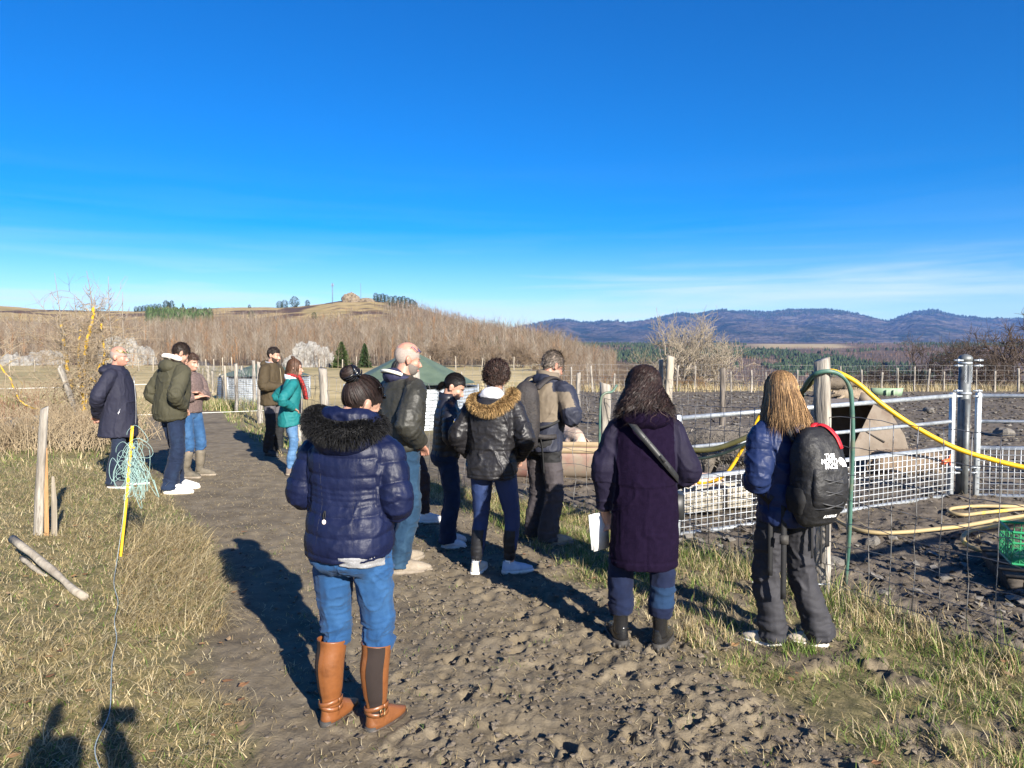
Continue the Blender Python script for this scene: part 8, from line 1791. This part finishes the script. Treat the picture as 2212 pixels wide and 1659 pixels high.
grass('straw_tuft', x, y, r, .22, .0058, .82, np.full(len(x), .03), 'pale tufts of dry grass overhanging the track edge', -.5, 3)
# right strip under the fence
x, y, r = scatter(38000, lambda y: right_x(y)-.35, lambda y: fence_x(y)+.16, 2.2, 10.0, 204, lambda x, y: np.maximum(notmud(x, y), .12)*np.clip(gn(x, y, 71, 2.6)-.25*sst(4.4, 3.2, y)+.1, 0, 1)*(x < .82*y+.5), 1.2)
grass('strip_grass', x, y, r, .07, .0055, .62, np.clip(.46+.5*fbm(xy0(x, y), 1.5, 2, 72), .12, .88), 'tufted green and straw grass along the fence foot')
x, y, r = scatter(2400, lambda y: right_x(y)-.15, lambda y: fence_x(y)+.1, 2.2, 9.5, 224, lambda x, y: np.clip(gn(x, y, 81, 1.4), .05, 1)*(x < .82*y+.5), 1.15); n = 24
x, y = np.repeat(x, n)+r.normal(0, .028, len(x)*n), np.repeat(y, n)+r.normal(0, .028, len(y)*n)
grass('tussock_grass', x, y, r, .095, .0055, .50, np.repeat(np.clip(.48+.5*fbm(xy0(x[::n], y[::n]), 1.1, 2, 82), .1, .9), n), 'tufts of green and dead grass between mud and fence')
x, y, r = scatter(7000, lambda y: fence_x(y)-.30, lambda y: fence_x(y)+.12, 2.3, 9.5, 205, lambda x, y: np.clip(gn(x, y, 73, 2.5), 0, 1)*(x < .82*y+.5))
grass('fence_grass', x, y, r, .20, .006, .45, np.full(len(x), .45), 'longer grass left standing under the fence wires', None, 3)
# far verges and paddock edge
x, y, r = scatter(16000, lambda y: left_x(y)-7-.2*y, lambda y: left_x(y)+.3, 10, 26, 206, lambda x, y: notmud(x, y)*(x > -.78*y))
grass('far_verge_grass', x, y, r, .16, .012, .55, np.clip(.25+.6*fbm(xy0(x, y), .5, 3, 74), .02, .9), 'rough grass round the shrub and beyond the track')
x, y, r = scatter(9000, lambda y: px_x(980, y), lambda y: px_x(2300, y), 29.2, 32.5, 207, lambda x, y: np.clip(gn(x, y, 75, .8), .2, 1))
grass('paddock_edge_grass', x, y, r, .42, .020, .30, np.full(len(x), .03), 'tall dry grass along the far paddock fence', None, 2, base_z(x, y)-.02)
x, y, r = scatter(4000, lambda y: fence_x(y)-.5, lambda y: fence_x(y)+.3, 11, 25, 208, lambda x, y: np.clip(gn(x, y, 76, .9), .1, 1))
grass('tank_grass', x, y, r, .13, .012, .5, np.clip(.5+.4*fbm(xy0(x, y), .6, 2, 77), .1, .9), 'low grass along the fence by the tanks')
x, y, r = scatter(2600, lambda y: px_x(430, y), lambda y: px_x(570, y), 20.5, 22.5, 209, lambda x, y: np.ones_like(x)); grass('weed_tufts', x, y, r, .32, .016, .5, np.full(len(x), .5), 'dark weeds at the foot of the far tank', None, 3)
# sparse tufts growing in the mud
x, y, r = scatter(140, lambda y: left_x(y)+.3, lambda y: right_x(y)-.1, 2.2, 7, 210, lambda x, y: np.ones_like(x)); x = np.repeat(x, 16)+r.normal(0, .03, len(x)*16); y = np.repeat(y, 16)+r.normal(0, .03, len(y)*16)
grass('mud_tufts', x, y, r, .045, .004, .6, np.full(len(x), .4), 'small grass tufts growing out of the mud')
# chopped straw and clods trodden into the track
x, y, r = scatter(15000, lambda y: left_x(y)-.1, lambda y: right_x(y)+.3, 2.0, 12, 211, lambda x, y: .35+.65*(fbm(xy0(x, y), 1.1, 3, 78) > -.05), 1.3)
o = put('trodden_straw', blades('trodden_straw', np.stack([x, y, gzd(x, y)+.003], 1), r.uniform(.02, .075, len(x)), np.full(len(x), .0038), r.uniform(0, 6.28, len(x)), np.full(len(x), .985), STRAW[r.integers(0, 5, len(x))]*r.uniform(.5, 1.1, (len(x), 1)), BL, 2)); tag(o, 'bits of straw trodden into the mud', kind='stuff')
def lumps(name, x, y, s_, r, mat, label, flat=.6, sink=.3):
    n = len(x); base = np.array([(1, 0, 0), (-.5, .87, 0), (-.5, -.87, 0), (.3, .5, .8), (.3, -.6, .75), (-.7, .05, .7), (0, 0, -.6)]); T0 = np.array([(0, 1, 3), (1, 5, 3), (1, 2, 5), (2, 4, 5), (2, 0, 4), (0, 3, 4), (3, 5, 4), (0, 6, 1), (1, 6, 2), (2, 6, 0)])
    V = base[None]*(1+r.normal(0, .28, (n, 7, 1)))*np.array((1, 1, flat)); a = r.uniform(0, 6.28, n); c, s__ = np.cos(a)[:, None], np.sin(a)[:, None]; V = np.stack([V[..., 0]*c-V[..., 1]*s__, V[..., 0]*s__+V[..., 1]*c, V[..., 2]], 2)*s_[:, None, None]
    V = V+np.stack([x, y, gzd(x, y)+s_*sink*flat], 1)[:, None, :]; T = (T0[None]+np.arange(n)[:, None, None]*7).reshape(-1, 3); return tag(put(name, fastmesh(name, V.reshape(-1, 3), None, T, mat, None, False)), label, kind='stuff')
CLOD = pm('mud_clod', (.085, .067, .048), (.15, .122, .09), scale=9, rough=.95, bump=.6, bscale=60)
x, y, r = scatter(5200, lambda y: left_x(y)+.15, lambda y: right_x(y)+.15, 2.0, 8, 212, lambda x, y: masks(x, y)[0]*np.clip(.15+sst(-1.2, .6, x+.12*y), 0, 1), 1.3); lumps('mud_clods', x, y, r.uniform(.006, .022, len(x))**1.0, r, CLOD, 'small clods of mud kicked up on the track')
DCL = pm('dark_clod', (.045, .036, .028), (.11, .092, .072), scale=5, rough=.95, bump=.6, bscale=40)
x, y, r = scatter(6500, lambda y: np.maximum(fence_x(y)+.05, -.05*y), lambda y: .82*y, 4.2, 28.5, 213, lambda x, y: masks(x, y)[1], 1.1); lumps('paddock_clods', x, y, r.uniform(.006, .026, len(x))*(1+.06*y), r, DCL, 'dark clods of churned earth all over the paddock')
x, y, r = scatter(2600, lambda y: np.maximum(fence_x(y)+.1, -.05*y), lambda y: .82*y, 4.5, 28.5, 214, lambda x, y: masks(x, y)[1]*np.clip(gn(x, y, 79, .5), .1, 1), 1.0); lumps('rubble', x, y, r.uniform(.015, .055, len(x))*(1+.025*y), r, FIELD, 'pale stones and rubble strewn over the paddock', .5)
x, y, r = scatter(2500, lambda y: np.maximum(fence_x(y)+.05, -.05*y), lambda y: .82*y, 4.2, 16, 215, lambda x, y: masks(x, y)[1])
o = put('paddock_straw', blades('paddock_straw', np.stack([x, y, gzd(x, y)+.006], 1), r.uniform(.04, .16, len(x)), np.full(len(x), .006), r.uniform(0, 6.28, len(x)), np.full(len(x), .97), STRAW[r.integers(0, 5, len(x))]*r.uniform(.4, .9, (len(x), 1)), BL, 2)); tag(o, 'stray straw on the dark paddock mud', kind='stuff')
# dead leaves
x, y, r = scatter(150, lambda y: left_x(y)-2.2, lambda y: left_x(y)+.5, 2.0, 7, 216, lambda x, y: np.ones_like(x)); x2, y2, r2 = scatter(60, lambda y: right_x(y)-.4, lambda y: fence_x(y), 2.3, 7, 217, lambda x, y: np.ones_like(x)); x, y = np.concatenate([x, x2]), np.concatenate([y, y2]); n = len(x)
a = r.uniform(0, 6.28, n); s_ = r.uniform(.012, .034, n); z = gzd(x, y)+.03; L5 = np.array([(-1, 0, .1), (-.3, .55, .3), (.5, .45, .1), (1, 0, .35), (.4, -.5, .25), (-.4, -.5, .05)]); c, q = np.cos(a)[:, None], np.sin(a)[:, None]
V = np.stack([(L5[None, :, 0]*c-L5[None, :, 1]*q)*s_[:, None]+x[:, None], (L5[None, :, 0]*q+L5[None, :, 1]*c)*s_[:, None]+y[:, None], L5[None, :, 2]*s_[:, None]*r.uniform(.2, 1.2, (n, 1))+z[:, None]], 2).reshape(-1, 3); b6 = np.arange(n)*6
C = np.repeat(np.array([(.36, .21, .10), (.44, .30, .17), (.27, .14, .07)])[r.integers(0, 3, n)], 6, axis=0)
tag(put('dead_leaves', fastmesh('dead_leaves', V, np.concatenate([np.stack([b6, b6+1, b6+2, b6+3], 1), np.stack([b6, b6+3, b6+4, b6+5], 1)]), None, BL, None, False, C)), 'dry brown oak leaves scattered on the grass', kind='stuff')
bpy.data.scenes.remove(TMP)
